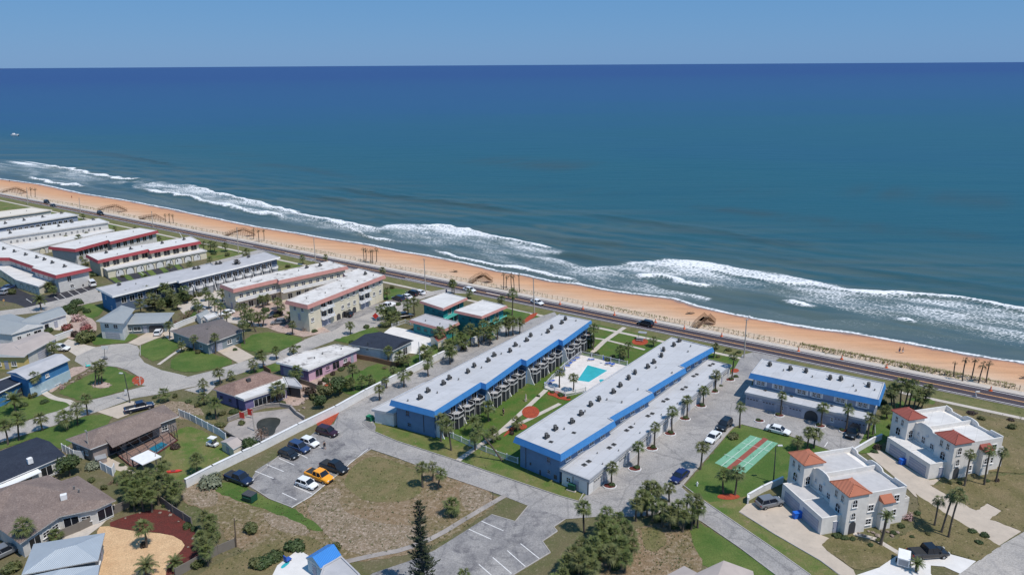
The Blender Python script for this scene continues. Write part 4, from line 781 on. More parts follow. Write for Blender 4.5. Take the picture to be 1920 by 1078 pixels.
onroof(rb2, VENTM, 'roof_vent', [(1130,870),(1160,845),(1200,812),(1240,778),(1270,757),(1310,722),(1120,850),(1190,795)], 3.02, scl=.7)

R3 = rect3(P(1407.4,700.5,H6), P(1647.5,750.6,H6), P(1668.4,720.4,H6))
rb3 = empty('townhouse_row', base_of(R3), 'shorter blue and grey townhouse row beside the highway, right of the drive', 'townhouse row', 'blue townhouse rows')
q3, w3 = flat_block(rb3, R3, H6, 'wall_grey_blue', 'roof_white', 'fascia_blue', 0.6, 1.0, 0.35)
fr3 = [(1427,712),(1463,719),(1510,731),(1539,738),(1585,747),(1626,757)]
Lw = (w3[1]-w3[0]).length; W3 = []
for k in range(6):
    f = (fr3[k][0]-1412)/(1648-1412); W3 += [('window', f-.016, 3.55, .75, 1.05), ('window', f+.022, 3.55, .75, 1.05), ('shutters', f+.003, 3.55, 1.75, 1.05, 'trim_white')]
put(rb3, w3[0], w3[1], W3); put(rb3, w3[1], w3[2], rowof('window', 2, 3.4, 1.2, 1.1))
put(rb3, w3[2], w3[3], rowof('slider', 6, 2.9, 1.9, 2.0))
onroof(rb3, ACM, 'rooftop_condenser', [(1443,686),(1481,694),(1511,698),(1556,711),(1576,713),(1628,725)], H6+.02)
onroof(rb3, VENTM, 'roof_vent', [(1469,695),(1523,707),(1600,724),(1605,733),(1640,732)], H6+.02)
G3 = rect3(P(1396,736,3), P(1628.7,789,3), P(1640,772,3)); G3[2] = G3[1]+(G3[2]-G3[1]).normalized()*4.4; G3[3] = G3[0]+(G3[2]-G3[1])
G3 = [Vector(v) for v in G3]; nz = (w3[0]-G3[0]).dot((G3[3]-G3[0]).normalized()); G3[2] = G3[1]+(G3[2]-G3[1]).normalized()*(nz-.05); G3[3] = G3[0]+(G3[2]-G3[1])
q_, w_ = flat_block(rb3, G3, 3.0, 'wall_lilac', 'roof_white', None, 0.3)
it = [('garage', f, 0.02, 2.5, 2.0, 'door_shade') for f in (.06, .20, .43, .80, .94)]+[('opening', .565, 0.02, 2.6, 2.3)]+[('door', f, 0.02, .8, 2.0) for f in (.13, .29, .345, .66, .70, .87)]+[('window', f, .9, .6, 1.0) for f in (.32, .735)]
put(rb3, w_[0], w_[1], it); onroof(rb3, HATCH, 'skylight', [(1435,732),(1484,743),(1559,761),(1624,771)], 3.02, scl=.8)

# ---- other flat-roofed blocks: name, label, category, outline pixels, height, wall, roof, band, details
def block(name, label, cat, pts, h, wall, roof, fascia=None, group=None, over=.5, drop=.9, flare=.35, walls=(), ac=(), vents=(), rect=False, lipm=None, lip=.18, **k):
    w3_ = W(pts, h); w3_ = rect3(*w3_[:3]) if rect else w3_
    r = empty(name, base_of(w3_), label, cat, group); q, wl_ = flat_block(r, w3_, h, wall, roof, fascia, over, drop, flare, lip, lipm=lipm)
    for a, c, items in walls: wallof(r, q, wl_, a, c, h, items)
    if ac: onroof(r, ACM, 'rooftop_condenser', ac, h+.02)
    if vents: onroof(r, VENTM, 'roof_vent', vents, h+.02)
    return r, q, wl_
def add_block(r, pts, h, wall, roof, fascia=None, over=.3, walls=(), **k):
    w3_ = W(pts, h); q, wl_ = flat_block(r, w3_, h, wall, roof, fascia, over, k.get('drop', .9), k.get('flare', .3), .15, lipm=k.get('lipm'))
    for a, c, items in walls: wallof(r, q, wl_, a, c, h, items)
    return q, wl_
RW = rowof
t1, q, w_ = block('townhouse_row', 'white townhouse row with red roof band at the left edge, beside black parking bays', 'townhouse row', [(-60,466),(0,484),(18,484),(64,500),(60,503),(105,517),(169,503),(33,464),(-40,440)], 6, 'wall_offwhite', 'roof_bright', 'fascia_red', 'red banded townhouse rows', ac=[(7,468),(27,473),(48,479),(69,484),(83,488),(98,494),(121,501)],
   walls=[((64,500),(105,517),RW('window', 4, 3.4, 1.2, 1.2)), ((18,484),(64,500),RW('window', 4, 3.4, 1.2, 1.2)), ((105,517),(169,503),[('slider', .35, 3.0, 1.4, 1.9), ('window', .4, .8, 1.2, 1.2), ('vent', .75, .5, .5, .6)])])
add_block(t1, [(-50,484),(0,497),(22,500),(88,525),(93,528),(72,538),(29,525),(0,506),(-60,488)], 3, 'wall_cream', 'roof_bright', walls=[((29,525),(72,538),RW('archshape', 3, 0.1, 1.9, 2.0, 'wall_cream')+RW('window', 6, .8, .5, .9)), ((0,506),(29,525),RW('archshape', 3, .1, 1.9, 2.0, 'wall_cream'))])
t2, q, w_ = block('townhouse_row', 'long townhouse row with red roof band and courtyard palms, farther from the camera', 'townhouse row', [(92,463),(141,468),(203,451),(207,454),(295,433),(262,428),(180,441)], 6, 'wall_offwhite', 'roof_bright', 'fascia_red', 'red banded townhouse rows', ac=[],
   walls=[((141,468),(203,451),RW('slider', 6, 3.0, 1.8, 2.0)), ((207,454),(295,433),RW('slider', 6, 3.0, 1.8, 2.0))], vents=[(150,456),(200,445),(250,435)])
t3, q, w_ = block('townhouse_row', 'townhouse row with red roof band behind a wall of white garage arches', 'townhouse row', [(162,478),(184,489),(278,468),(281,471),(375,453),(358,444),(262,460)], 6, 'wall_cream', 'roof_bright', 'fascia_red', 'red banded townhouse rows', ac=[(199,475),(245,468),(304,457),(345,450)],
   walls=[((184,489),(278,468),RW('slider', 5, 3.0, 2.4, 2.0, .02, .98, 'wall_cream')), ((281,471),(375,453),RW('slider', 5, 3.0, 2.4, 2.0, .02, .98, 'wall_cream'))], vents=[(220,477),(266,463),(330,455)])
add_block(t3, [(185.5,499),(200,507),(388.5,470.5),(371,464)], 3, 'wall_cream', 'roof_bright', walls=[((200,507),(388.5,470.5),RW('archshape', 9, .1, 2.5, 2.3, 'wall_white')+RW('vent', 12, 1.0, .3, 1.0)), ((185.5,499),(200,507),[('door', .5, 0, 1, 2)])])
t4, q, w_ = block('townhouse_row', 'low white-roofed townhouse row without a coloured band, third from the far end', 'townhouse row', [(-60,444),(-30,452),(0,447),(205,416.6),(185,410),(0,436)], 6, 'wall_offwhite', 'roof_bright', None, 'plain white townhouse rows', ac=[(19,438),(78,430),(110,425),(135,418),(175,413)], walls=[((0,447),(205,416.6),RW('window', 16, 3.2, .9, 1.2))])
add_block(t4, [(-20,470),(0,475),(60,467),(215,432),(195,427),(20,455)], 3, 'wall_offwhite', 'roof_bright', walls=[((60,467),(215,432),RW('archshape', 9, .1, 2.2, 2.2, 'wall_cream'))])
t5, q, w_ = block('townhouse_row', 'low white-roofed townhouse row with dark blue front, second from the far end', 'townhouse row', [(-60,424),(-30,432),(0,427),(148,403.5),(123,398.5),(0,416)], 6, 'wall_grey_blue', 'roof_bright', None, 'plain white townhouse rows', ac=[(10,420),(45,414),(80,408),(115,401)], walls=[((0,427),(148,403.5),RW('slider', 12, 2.8, 1.6, 1.9))])
t6, q, w_ = block('townhouse_row', 'farthest low flat-roofed block at the left edge near the highway', 'townhouse row', [(-60,404),(-30,412),(0,408),(75,398),(98,394),(60,390),(0,397)], 5, 'wall_offwhite', 'roof_cream', None, 'plain white townhouse rows', vents=[(20,400),(50,396)], walls=[((0,408),(75,398),RW('window', 8, 2.6, 1.2, 1.0))])
t7, q, w_ = block('apartment_building', 'long grey-roofed apartment building with blue end wall and white balcony fins', 'apartment building', [(180.5,540.6),(211,556),(331,527),(336,529),(525,482.7),(496.5,472.7),(400,497),(394,495)], 6, 'wall_navy', 'roof_grey', 'trim_white', None, .9, .35, .12, ac=[(223,535),(364,505),(372,504),(406,496),(413,495),(466,483)], vents=[(255,533),(300,521),(440,494)],
   walls=[((336,529),(525,482.7),RW('slider', 14, 3.0, 1.8, 1.9)), ((211,556),(331,527),RW('slider', 7, 3.0, 1.6, 1.9)), ((180.5,540.6),(211,556),[('window', .3, 3.2, .9, 1.1), ('window', .65, .8, .9, 1.1)])])
iE = edge(q, (180.5,540.6), (211,556), 6); a_, c_ = w_[iE], w_[(iE+1) % len(w_)]; d = (c_-a_).normalized(); nn = Vector((d.y, -d.x)); mid = (a_+c_)/2+nn*.03; b = MB(); b.box((mid.x, mid.y, 2.8), ((c_-a_).length, .05, 5.6), math.atan2(d.y, d.x)); b.build('end_cladding', 'wall_deep_blue', t7)
iE = edge(q, (336,529), (525,482.7), 6); a_, c_ = w_[iE], w_[(iE+1) % len(w_)]; o = ORG[t7.name]; ang = math.atan2(c_.y-a_.y, c_.x-a_.x)+math.pi
balc = MB(); pr = [(-1.3, 0), (-1.2, 1.2), (-.7, 1.7), (.7, 1.7), (1.2, 1.2), (1.3, 0)]; balc.prism(pr, 2.5, 2.7); balc.prism([(x*.9, y*.9) for x, y in pr], 0.1, 2.5, 1)
for i in range(5): (x0, y0), (x1, y1) = pr[i], pr[i+1]; balc.box(((x0+x1)/2, (y0+y1)/2, 3.0), (math.hypot(x1-x0, y1-y0), .1, .75), math.atan2(y1-y0, x1-x0))
BALC = balc.mesh('balcony', ['trim_white', 'grey_trim'])
for k in range(10):
    p = a_.lerp(c_, (k+.5)/10); inst('balcony', BALC, t7, (p.x-o.x, p.y-o.y, 0), ang); p = a_.lerp(c_, (k+.02)/10); inst('wing_wall', WING, t7, (p.x-o.x, p.y-o.y, 0), ang)
c1, q, w_ = block('condominium', 'cream condominium with pink roof band around a palm courtyard, left of the three storey one', 'condominium', [(414,534),(437.6,543),(520,524),(523,527),(650.6,500),(618,490),(520,510)], 7, 'wall_cream', 'roof_stained', 'fascia_pink', 'pink banded condominiums', vents=[(470,527),(520,515),(560,508),(600,500)], ac=[(575,503),(600,499)],
   walls=[((437.6,543),(520,524),RW('window', 6, 3.8, 1.3, 1.2)+RW('slider', 5, .3, 1.6, 2.0)), ((523,527),(650.6,500),RW('window', 8, 3.8, 1.3, 1.2)+RW('slider', 7, .3, 1.6, 2.0)), ((414,534),(437.6,543),[('window', .5, 3.8, 1.0, 1.2), ('door', .6, .1, 1, 2.1)])])
i = edge(q, (437.6,543), (520,524), 7)
for ii in (i, edge(q, (523,527), (650.6,500), 7)):
    a_, c_ = w_[ii], w_[(ii+1) % len(w_)]; dd = (c_-a_).normalized(); nn = Vector((dd.y, -dd.x)); b = MB(); mid = (a_+c_)/2+nn*.7; L_ = (c_-a_).length; an = math.atan2(dd.y, dd.x)
    b.box((mid.x, mid.y, 3.2), (L_, 1.3, .2), an); mm2 = (a_+c_)/2+nn*1.3; b.box((mm2.x, mm2.y, 3.75), (L_, .1, .9), an); b.build('gallery', 'trim_white', c1)
o = ORG[c1.name]; b = MB(); s0 = P(446,575); s1 = P(466,577)
for k in range(9): p = Vector(P(444,566,0)).lerp(P(462,577,0), k/9); b.box((p.x, p.y, 3.2-k*.36), (.9, 1.3, .12), -.6)
pa_, pb_ = P(441,566), P(460,578); b.tube((pa_.x, pa_.y, 4.1), (pb_.x, pb_.y, 1.0), .08); pa_, pb_ = P(446,563), P(466,575); b.tube((pa_.x, pa_.y, 4.1), (pb_.x, pb_.y, 1.0), .08); b.build('stair', 'trim_white', c1)
c2, q, w_ = block('condominium', 'three storey cream condominium with pink roof band and arched ground floor', 'condominium', [(536.6,564),(576.7,573),(721,516.5),(673,504),(644,513),(648,519)], 8, 'wall_cream', 'roof_stained', 'fascia_pink', 'pink banded condominiums', vents=[(575,560),(610,550),(640,537),(670,528),(700,517)], ac=[(685,515)])
iE = edge(q, (576.7,573), (721,516.5), 8); a_, c_ = w_[iE], w_[(iE+1) % len(w_)]
put(c2, a_, c_, [('window', f, z, 1.1, 1.1) for f in (.04, .42, .50, .58, .86, .95) for z in (2.8, 5.6)]+[('slider', f, z, 2.0, 1.9) for f in (.18, .26, .68, .76) for z in (2.6, 5.3)]+[('opening', f, .05, 1.7, 1.9) for f in (.36, .43, .50, .57)]+[('garage_wide', f, .05, 3.4, 2.0) for f in (.20, .72)])
put(c2, w_[edge(q, (536.6,564), (576.7,573), 8)], w_[(edge(q, (536.6,564), (576.7,573), 8)+1) % len(w_)], [('window', .3, 5.6, 1, 1.1), ('window', .7, 5.6, 1, 1.1), ('door', .5, 2.9, .9, 2)])
dd = (c_-a_).normalized(); nn = Vector((dd.y, -dd.x)); L_ = (c_-a_).length
for f in (.22, .72):
    for z in (2.3, 5.0):
        b = MB(); cc = a_.lerp(c_, f)
        for sgn in (-1, 1):
            for k in range(5):
                t0_, t1_ = k/5, (k+1)/5; fn_ = lambda t: cc+dd*(sgn*(0.05+2.5*t))+nn*(1.15*math.sqrt(max(0, 1-(2*t-1)**2))*.9+.15)
                p0_, p1_ = fn_(t0_), fn_(t1_); b.box(((p0_.x+p1_.x)/2, (p0_.y+p1_.y)/2, z+.5), ((p1_-p0_).length+.05, .12, .95), math.atan2((p1_-p0_).y, (p1_-p0_).x))
            ctr = cc+dd*(sgn*1.3)+nn*.5; b.box((ctr.x, ctr.y, z+.02), (2.4, 1.0, .16), math.atan2(dd.y, dd.x))
        b.build('balcony', 'trim_white', c2)
for nm, lab, pts, ac in (('apartment_building', 'teal two storey apartment block with white roof, nearer the parked cars', [(788,565),(831,579),(875,559),(833.6,549)], []), ('apartment_building', 'teal two storey apartment block with white roof, beside the highway lawn', [(852.7,583),(903,594),(950,574),(905,563)], [])):
    r, q, w_ = block(nm, lab, 'apartment building', pts, 6, 'wall_teal', 'roof_bright', 'fascia_pink', 'teal apartment blocks', 0.7, .5, .25, lipm='roof_bright')
    put(r, w_[0], w_[1], [('window', .2, 3.9, .8, .5, 'wall_teal'), ('window', .5, 3.9, .8, .5, 'wall_teal'), ('window', .8, 3.9, .8, .5, 'wall_teal'), ('window', .35, .9, .8, .8, 'wall_teal')])
    put(r, w_[1], w_[2], [('slider', .3, 3.2, 1.6, 1.9), ('slider', .7, 3.2, 1.6, 1.9), ('window', .3, .8, 1.2, 1.2), ('door', .65, .05, .9, 2.0)])
    a_, c_ = w_[1], w_[2]; dd = (c_-a_).normalized(); nn = Vector((dd.y, -dd.x)); an = math.atan2(dd.y, dd.x); b = MB(); L_ = (c_-a_).length
    mid = (a_+c_)/2+nn*.65; b.box((mid.x, mid.y, 2.8), (L_, 1.2, .16), an); mid = (a_+c_)/2+nn*1.2; b.box((mid.x, mid.y, 3.3), (L_, .08, .8), an)
    for k in range(4): p = a_.lerp(c_, (k+.3)/4)+nn*1.15; b.box((p.x, p.y, 1.4), (.12, .12, 2.8), an)
    for k in range(8): p = a_+nn*(1.9)+dd*(-.4+k*.4); b.box((p.x, p.y, 2.7-k*.33), (.42, 1.0, .10), an)
    b.build('gallery', 'teal_trim', r)
r, q, w_ = block('apartment_building', 'single storey teal building with grey roof behind the red-roofed hut', 'apartment building', [(769,600.5),(834,618),(860,605),(798,589)], 3.5, 'wall_teal', 'roof_grey', 'fascia_pink', 'teal apartment blocks', .6, .5, .25, vents=[(798,602),(825,608)])
put(r, w_[0], w_[1], RW('window', 4, 1.1, 1.2, .9, .06, .94, 'wall_teal'))
r, q, w_ = block('house', 'flat-roofed purple house with pink back wall and long lawn', 'house', [(518,679.7),(577.6,694),(673.6,653.6),(630,646),(600,654),(560,662)], 3.2, 'wall_purple', 'roof_stained', 'trim_white', None, .5, .25, .06, vents=[(590,672),(605,664),(640,655)])
iE = edge(q, (577.6,694), (673.6,653.6), 3.2); put(r, w_[iE], w_[(iE+1) % len(w_)], [('slider', .2, .3, 2.2, 2.0, 'wall_pink'), ('window', .38, 1.0, 1.2, 1.0, 'wall_pink'), ('slider', .55, .3, 2.2, 2.0, 'wall_pink'), ('window', .75, 1.0, 1.2, 1.0), ('door', .9, .1, .9, 2.0)])
a_, c_ = w_[iE], w_[(iE+1) % len(w_)]; d = (c_-a_).normalized(); nn = Vector((d.y, -d.x)); mid = (a_+c_)/2; b = MB(); b.box((mid.x, mid.y, 1.3), ((c_-a_).length, .03, 2.6), math.atan2(d.y, d.x)); b.build('back_cladding', 'wall_pink', r)
iE = edge(q, (518,679.7), (577.6,694), 3.2); put(r, w_[iE], w_[(iE+1) % len(w_)], [('garage_wide', .3, .05, 3.2, 2.1, 'wall_purple'), ('window', .75, 1, 1.2, .9)])
b = MB(); 
for (x, y, x2, y2) in ((592,700,640,683),): 
    a_, c_ = P(x, y), P(x2, y2); an = math.atan2((c_-a_).y, (c_-a_).x); m_ = (a_+c_)/2; b.box((m_.x, m_.y, 2.2), ((c_-a_).length, 1.8, .1), an)
    for k in range(4): p = a_.lerp(c_, (k+.5)/4); b.box((p.x+.5, p.y-.5, 1.1), (.1, .1, 2.2), an)
b.build('awning', 'wall_pink', r)
print('blocks ok')
# ------------------------------------------------------------------ pitched-roof houses
def house(label, cat='house', name='house', at=(0, 0), group=None): return empty(name, P(*at), label, cat, group)
def wl_put(r, w_, a, c, items, h=3):
    put(r, *[w_[(edge(w_, a, c, h)+k) % len(w_)] for k in (0, 1)], items)
WN = ('window', .5, .9, 1.2, 1.1)
# brown-roofed house with the screened pool
r = house('brown-roofed house with screened pool cage and white garden fence', at=(230,800))
Q = W([(123,823),(307,758),(336,780),(169,842)], 3.0); Q = [v.to_2d() for v in Q]
w_ = hip(r, Q, 3.0, 4.5, 0, 'shingle_brown', 'wall_taupe', 1.0, .6)
wl_put(r, w_, (336,780), (169,842), [('slider', .25, .3, 2.4, 2.0, 'dark_trim'), ('slider', .45, .3, 2.4, 2.0, 'dark_trim'), ('slider', .62, .3, 2.4, 2.0, 'dark_trim'), ('window', .85, .9, 1.2, 1.1)])
wl_put(r, w_, (123,823), (169,842), [('window', .3, .9, .9, 1.0), ('window', .7, .9, .9, 1.0)]); wl_put(r, w_, (307,758), (336,780), [('window', .5, .9, 1.4, 1.1)])
Q2 = [v.to_2d() for v in W([(192,822),(303,783),(303,800),(211,840)], 2.95)]; b = MB(); k_ = W([(185,815),(296,777),(302,798),(211,839)], 3.0)
b.add([(k_[0].x, k_[0].y, 3.95), (k_[1].x, k_[1].y, 3.95), (k_[2].x, k_[2].y, 2.95), (k_[3].x, k_[3].y, 2.95)], [(3, 2, 1, 0), (0, 1, 2, 3)]); b.build('porch_roof', 'shingle_brown', r)
cage = [P(211,846), P(312,806), P(334,826), P(252,880)]; b = MB()
for i in range(4):
    a_, c_ = cage[i], cage[(i+1) % 4]; n_ = 6 if i % 2 == 0 else 4
    for k in range(n_+1):
        p = a_.lerp(c_, k/n_); b.box((p.x, p.y, 1.35), (.08, .08, 2.7), .9)
    for z in (.9, 2.7): b.tube((a_.x, a_.y, z), (c_.x, c_.y, z), .045, n=4)
for k in range(1, 6):
    a_, c_ = cage[0].lerp(cage[1], k/6), cage[3].lerp(cage[2], k/6); b.tube((a_.x, a_.y, 2.7), (c_.x, c_.y, 2.7), .045, n=4)
for k in range(1, 4): a_, c_ = cage[0].lerp(cage[3], k/4), cage[1].lerp(cage[2], k/4); b.tube((a_.x, a_.y, 2.7), (c_.x, c_.y, 2.7), .045, n=4)
b.build('screen_cage', 'dark_trim', r)
patch('patio', 'mulch_dark', [(211,846),(312,806),(334,826),(252,880)]); patch('patio', 'shingle_red_brown', [(214,847),(310,808),(331,826),(252,877)]); patch('pool', 'pool_water_dark', [(279,842),(303,829),(315,834),(293,849)])
cp_ = empty('canopy', P(272,880), 'flat white canopy on posts beside the screened pool', 'canopy'); q_ = W([(244,859.5),(267,872),(303,856),(278,844)], 2.6); b = MB(); b.prism(ccw([v.to_2d() for v in q_]), 2.55, 2.7); b.build('roof', 'canvas_white', cp_)
for v in offset(ccw([v.to_2d() for v in q_]), -.2): bb = MB(); bb.box((v.x, v.y, 1.27), (.12, .12, 2.54), .9); bb.build('post', 'dark_trim', cp_)
# navy-roofed house, left edge
r = house('navy-roofed house with white lean-to at the left edge', at=(50,870)); Q = [v.to_2d() for v in W([(-45,862),(69,819),(123,853),(0,905)], 3.0)]
w_ = hip(r, Q, 3.0, 3.9, 0, 'shingle_navy', 'wall_white', 0, .4); wl_put(r, w_, (123,853), (0,905), [('window', .2, .9, 1.2, 1.0), ('window', .4, .9, 1.2, 1.0), ('slider', .7, .3, 2.0, 2.0)])
q_ = W([(0,905),(69,877),(78,884),(4,916),(-10,910)], 2.6); b = MB(); b.prism(ccw([v.to_2d() for v in q_]), 2.5, 2.62); b.build('lean_to_roof', 'trim_white', r)
b = MB(); c_ = P(57,868,3.4); b.box((c_.x, c_.y, 3.9), (.8, .7, 1.0), .9); b.box((c_.x, c_.y, 4.45), (.5, .4, .1), .9, 0); b.build('chimney', 'trim_white', r)
# big brown-roofed house, bottom left
def custom(r, V, F, mat, th=.16, wall=None, name='roof', eave=None, over=.5, wh=None, mats=None):
    pts = [P(x, y, z) for x, y, z in V]; b = MB(); fs = []
    for f in F:
        n_ = (pts[f[1]]-pts[f[0]]).cross(pts[f[2]]-pts[f[0]]); fs.append(f if n_.z > 0 else tuple(reversed(f)))
    b.add([tuple(p) for p in pts], fs); 
    if eave:
        e = [pts[i] for i in eave]
        for i in range(len(e)):
            a_, c_ = e[i], e[(i+1) % len(e)]; b.add([(a_.x, a_.y, a_.z-th), (c_.x, c_.y, c_.z-th), tuple(c_), tuple(a_)], [(0, 1, 2, 3), (3, 2, 1, 0)], 1)
    o = b.build(name, mats or [mat, 'trim_white'], r); w_ = None
    if wall: w_ = offset(ccw([pts[i].to_2d() for i in eave]), -over); b = MB(); b.prism(w_, -.05, (wh or 3)-.1); b.build('wall', wall, r)
    return w_
r = house('large brown-roofed house with many hips at the bottom left', at=(100,960))
w_ = custom(r, [(-60,935,3),(91,890,3),(115,901,3),(146,891,3),(217,937,3),(180,954,3),(112,968,3),(37,1019,3),(-10,985,3),(-60,1000,3),(30,905,4.6),(106,966,3.02),(122,921,4.5),(165,937,4.0),(-20,935,4.7)],
   [(0,1,10,14),(1,2,12,10),(2,3,12),(3,4,13,12),(4,5,13),(5,6,12,13),(10,12,6),(10,6,7),(14,10,7,8),(0,14,8,9)], 'shingle_brown', wall='wall_offwhite', eave=[0,1,2,3,4,5,6,7,8,9])
wl_put(r, w_, (180,954), (112,968), [('slider', .3, .3, 2.2, 2.0), ('window', .7, .9, 1.4, 1.0)]); wl_put(r, w_, (217,937), (180,954), [('slider', .5, .3, 2.4, 2.0)]); wl_put(r, w_, (112,968), (37,1019), [('slider', .3, .3, 2.0, 2.0), ('window', .6, .9, 1.2, 1.0), ('window', .85, .9, 1.2, 1.0)])
b = MB(); c_ = P(120,933,4.2); b.box((c_.x, c_.y, 4.4), (.9, .7, .9), .5); b.build('chimney', 'trim_white', r); onroof(r, VENTM, 'roof_vent', [(139,915),(148,921)], 4.2)
# grey metal roof
r = house('house with pale blue-grey metal hip roof at the bottom left', at=(120,1050))
w_ = custom(r, [(63,1019,3),(197,998,3),(184,1050,3),(40,1077,3),(105,1030,4.2),(142,1021,4.2)], [(0,1,5,4),(1,2,5),(2,3,4,5),(3,0,4)], 'metal_roof', wall='wall_slate', eave=[0,1,2,3])
custom(r, [(60,1078,2.8),(115,1066,3.3),(187,1058,2.8),(180,1100,2.6),(50,1110,2.6)], [(0,1,4),(1,2,3,4)], 'metal_roof', wall='wall_slate', eave=[0,1,2,3,4], name='porch_roof', wh=2.7); wl_put(r, w_, (197,998), (184,1050), [('window', .3, 1, 1.0, 1.0), ('door', .7, 0, .9, 2.0)])
# two-storey white house and its long wing on the cul-de-sac
r = house('white house with pale blue-grey gable roof and long low wing on the cul-de-sac', at=(250,615)); Q = [v.to_2d() for v in W([(179.5,602),(227.5,572),(252.6,579),(231,606)], 5.2)]
w_ = hip(r, Q, 5.2, 6.3, 1, 'metal_roof_grey', 'wall_white', 1.0, .7); wl_put(r, w_, (179.5,602), (231,606), [('window', .3, 3.2, 1.4, 1.2, 'trim_white'), ('window', .7, 3.2, 1.4, 1.2), ('garage_wide', .5, .05, 4.5, 2.0)], 5.2)
Q = [v.to_2d() for v in W([(231,608),(254,587),(327,585.6),(313,604)], 3.1)]; w_ = hip(r, [Q[0], Q[3], Q[2], Q[1]], 3.1, 3.6, 0, 'metal_roof_grey', 'wall_slate', 0, .7)
wl_put(r, w_, (231,608), (313,604), [('window', .25, .8, 2.0, 1.2), ('door', .45, .05, 1, 2), ('opening', .75, .05, 4.0, 2.1), ('window', .05, .8, 1, 1)], 3.1)
# taupe-roofed house
r = house('taupe hip-roofed house with grey walls between two bright lawns', at=(390,630)); Q = [v.to_2d() for v in W([(317,620),(416,597.5),(459,620),(388,645.6)], 3.1)]
w_ = hip(r, [Q[3], Q[2], Q[1], Q[0]], 3.1, 4.7, 0, 'shingle_taupe', 'wall_slate', 1.0, .6); wl_put(r, w_, (388,645.6), (459,620), [('garage_wide', .22, .05, 3.6, 2.1, 'wall_white'), ('window', .6, .9, 1.4, 1.1), ('window', .85, .9, 1, 1.1)]); wl_put(r, w_, (317,620), (388,645.6), [('window', .2, .9, 1.4, 1.1), ('door', .5, .05, 1, 2.1), ('window', .8, .9, 1.4, 1.1)])
onroof(r, VENTM, 'roof_vent', [(395,613),(389,617)], 4.3)
# purple-walled, red-brown roof
r = house('red-brown gable-roofed house with purple walls above the drained pool', at=(470,740)); Q = [v.to_2d() for v in W([(398,729),(494,695),(532,708),(440,743)], 3.1)]
w_ = hip(r, Q, 3.1, 4.6, 0, 'shingle_red_brown', 'wall_purple', .8, .5); Q2 = W([(440,743),(457.5,750),(540,723),(532,707)], 3.0)
q_, ww = flat_block(r, Q2, 3.0, 'wall_purple', 'roof_bright', None, .4); iE = edge(q_, (457.5,750), (540,723), 3); put(r, ww[iE], ww[(iE+1) % 4], [('slider', .3, .2, 2.0, 2.0), ('slider', .5, .2, 2.0, 2.0), ('slider', .7, .2, 2.0, 2.0), ('slider', .88, .2, 1.6, 2.0)])
wl_put(r, w_, (398,729), (440,743), [('window', .25, .9, 1.0, 1.0, 'wall_purple'), ('window', .7, .9, 1.0, 1.0, 'wall_purple')])
Q3 = W([(541,723),(566,727),(562,721),(545,710),(533,707)], 2.8); flat_block(r, [Q3[0], Q3[1], P(566,724,2.8), P(552,708,2.8), P(534,708,2.8)], 2.8, 'dark_trim', 'roof_grey', None, .4)
b = MB(); c_ = P(466,714,4.2); b.box((c_.x, c_.y, 4.4), (.9, .6, .7), .9); b.build('chimney', 'dark_trim', r)
# navy-roof seaside house
r = house('low navy-roofed house with white gable and patio beside the teal buildings', at=(710,650)); Q = [v.to_2d() for v in W([(653,645.6),(713,621.8),(776,638),(736,658)], 3.1)]
w_ = hip(r, [Q[3], Q[2], Q[1], Q[0]], 3.1, 4.2, 1, 'shingle_navy', 'wall_white', 0.05, .5); wl_put(r, w_, (736,658), (776,638), [('window', .3, .9, 1.2, 1.1), ('slider', .65, .2, 1.8, 2.0)])
Q2 = W([(694,652),(710,642),(738,648),(728,658)], 2.9); flat_block(r, Q2, 2.9, 'wall_offwhite', 'roof_bright', None, .3)
# left column of houses
r = house('grey-green metal-roofed white house beside red shrubs at the left edge', at=(60,600)); Q = [v.to_2d() for v in W([(-40,600),(52,592),(112,576),(126,588)], 3.1)]
w_ = hip(r, [v.to_2d() for v in W([(30,603),(109,575),(126,589),(52,612)], 3.1)], 3.1, 4.0, 0, 'metal_roof_grey', 'wall_white', 0, .4); wl_put(r, w_, (126,589), (52,612), [('window', .2, .8, 1.1, 1.2, 'dark_trim'), ('window', .45, .8, 1.1, 1.2, 'dark_trim'), ('door', .7, .05, 1, 2)])
w_ = hip(r, [v.to_2d() for v in W([(-50,620),(20,588),(84,609),(21,627)], 3.15)], 3.15, 4.6, 1, 'metal_roof_grey', 'wall_white', 0, .4); wl_put(r, w_, (84,609), (21,627), [('window', .2, 1, 1.1, 1.0), ('window', .5, 1, 1.1, 1.0), ('slider', .8, .3, 2, 1.9)])
r = house('yellow house with beige roof left of the cul-de-sac', at=(50,660)); Q = [v.to_2d() for v in W([(10,645),(76,622),(107,633),(50,664)], 3.4)]
w_ = hip(r, Q, 3.4, 4.1, 0, 'roof_beige', 'wall_offwhite', 0, .5); wl_put(r, w_, (107,633), (50,664), [('garage_wide', .5, .05, 3.6, 2.1), ('window', .85, 1, 1, 1)]); Q = [v.to_2d() for v in W([(-50,660),(-10,645),(60,652),(46,668)], 3.45)]
w_ = hip(r, [v.to_2d() for v in W([(-60,668),(-30,646),(66,650),(45,669)], 3.45)], 3.45, 4.2, 0, 'roof_beige', 'wall_yellow', 0, .5); wl_put(r, w_, (-60,668), (45,669), [('window', .5, .9, 1.3, 1.1), ('window', .8, .9, 1.3, 1.1), ('door', .65, 0, 1, 2.1)])
r = house('blue two storey house with pale roof and dark carport top', at=(70,710)); Q = [v.to_2d() for v in W([(12,698),(104,663),(131.5,674),(50,711)], 5.0)]
w_ = hip(r, Q, 5.0, 5.7, 0, 'roof_grey', 'wall_deep_blue', 0, .5, gable='wall_deep_blue'); wl_put(r, w_, (131.5,674), (50,711), [('window', .12, 3.2, .9, .9), ('window', .45, 3.2, .9, .7), ('window', .3, .6, 1.5, 1.2), ('window', .65, .6, 1.5, 1.2)], 5)
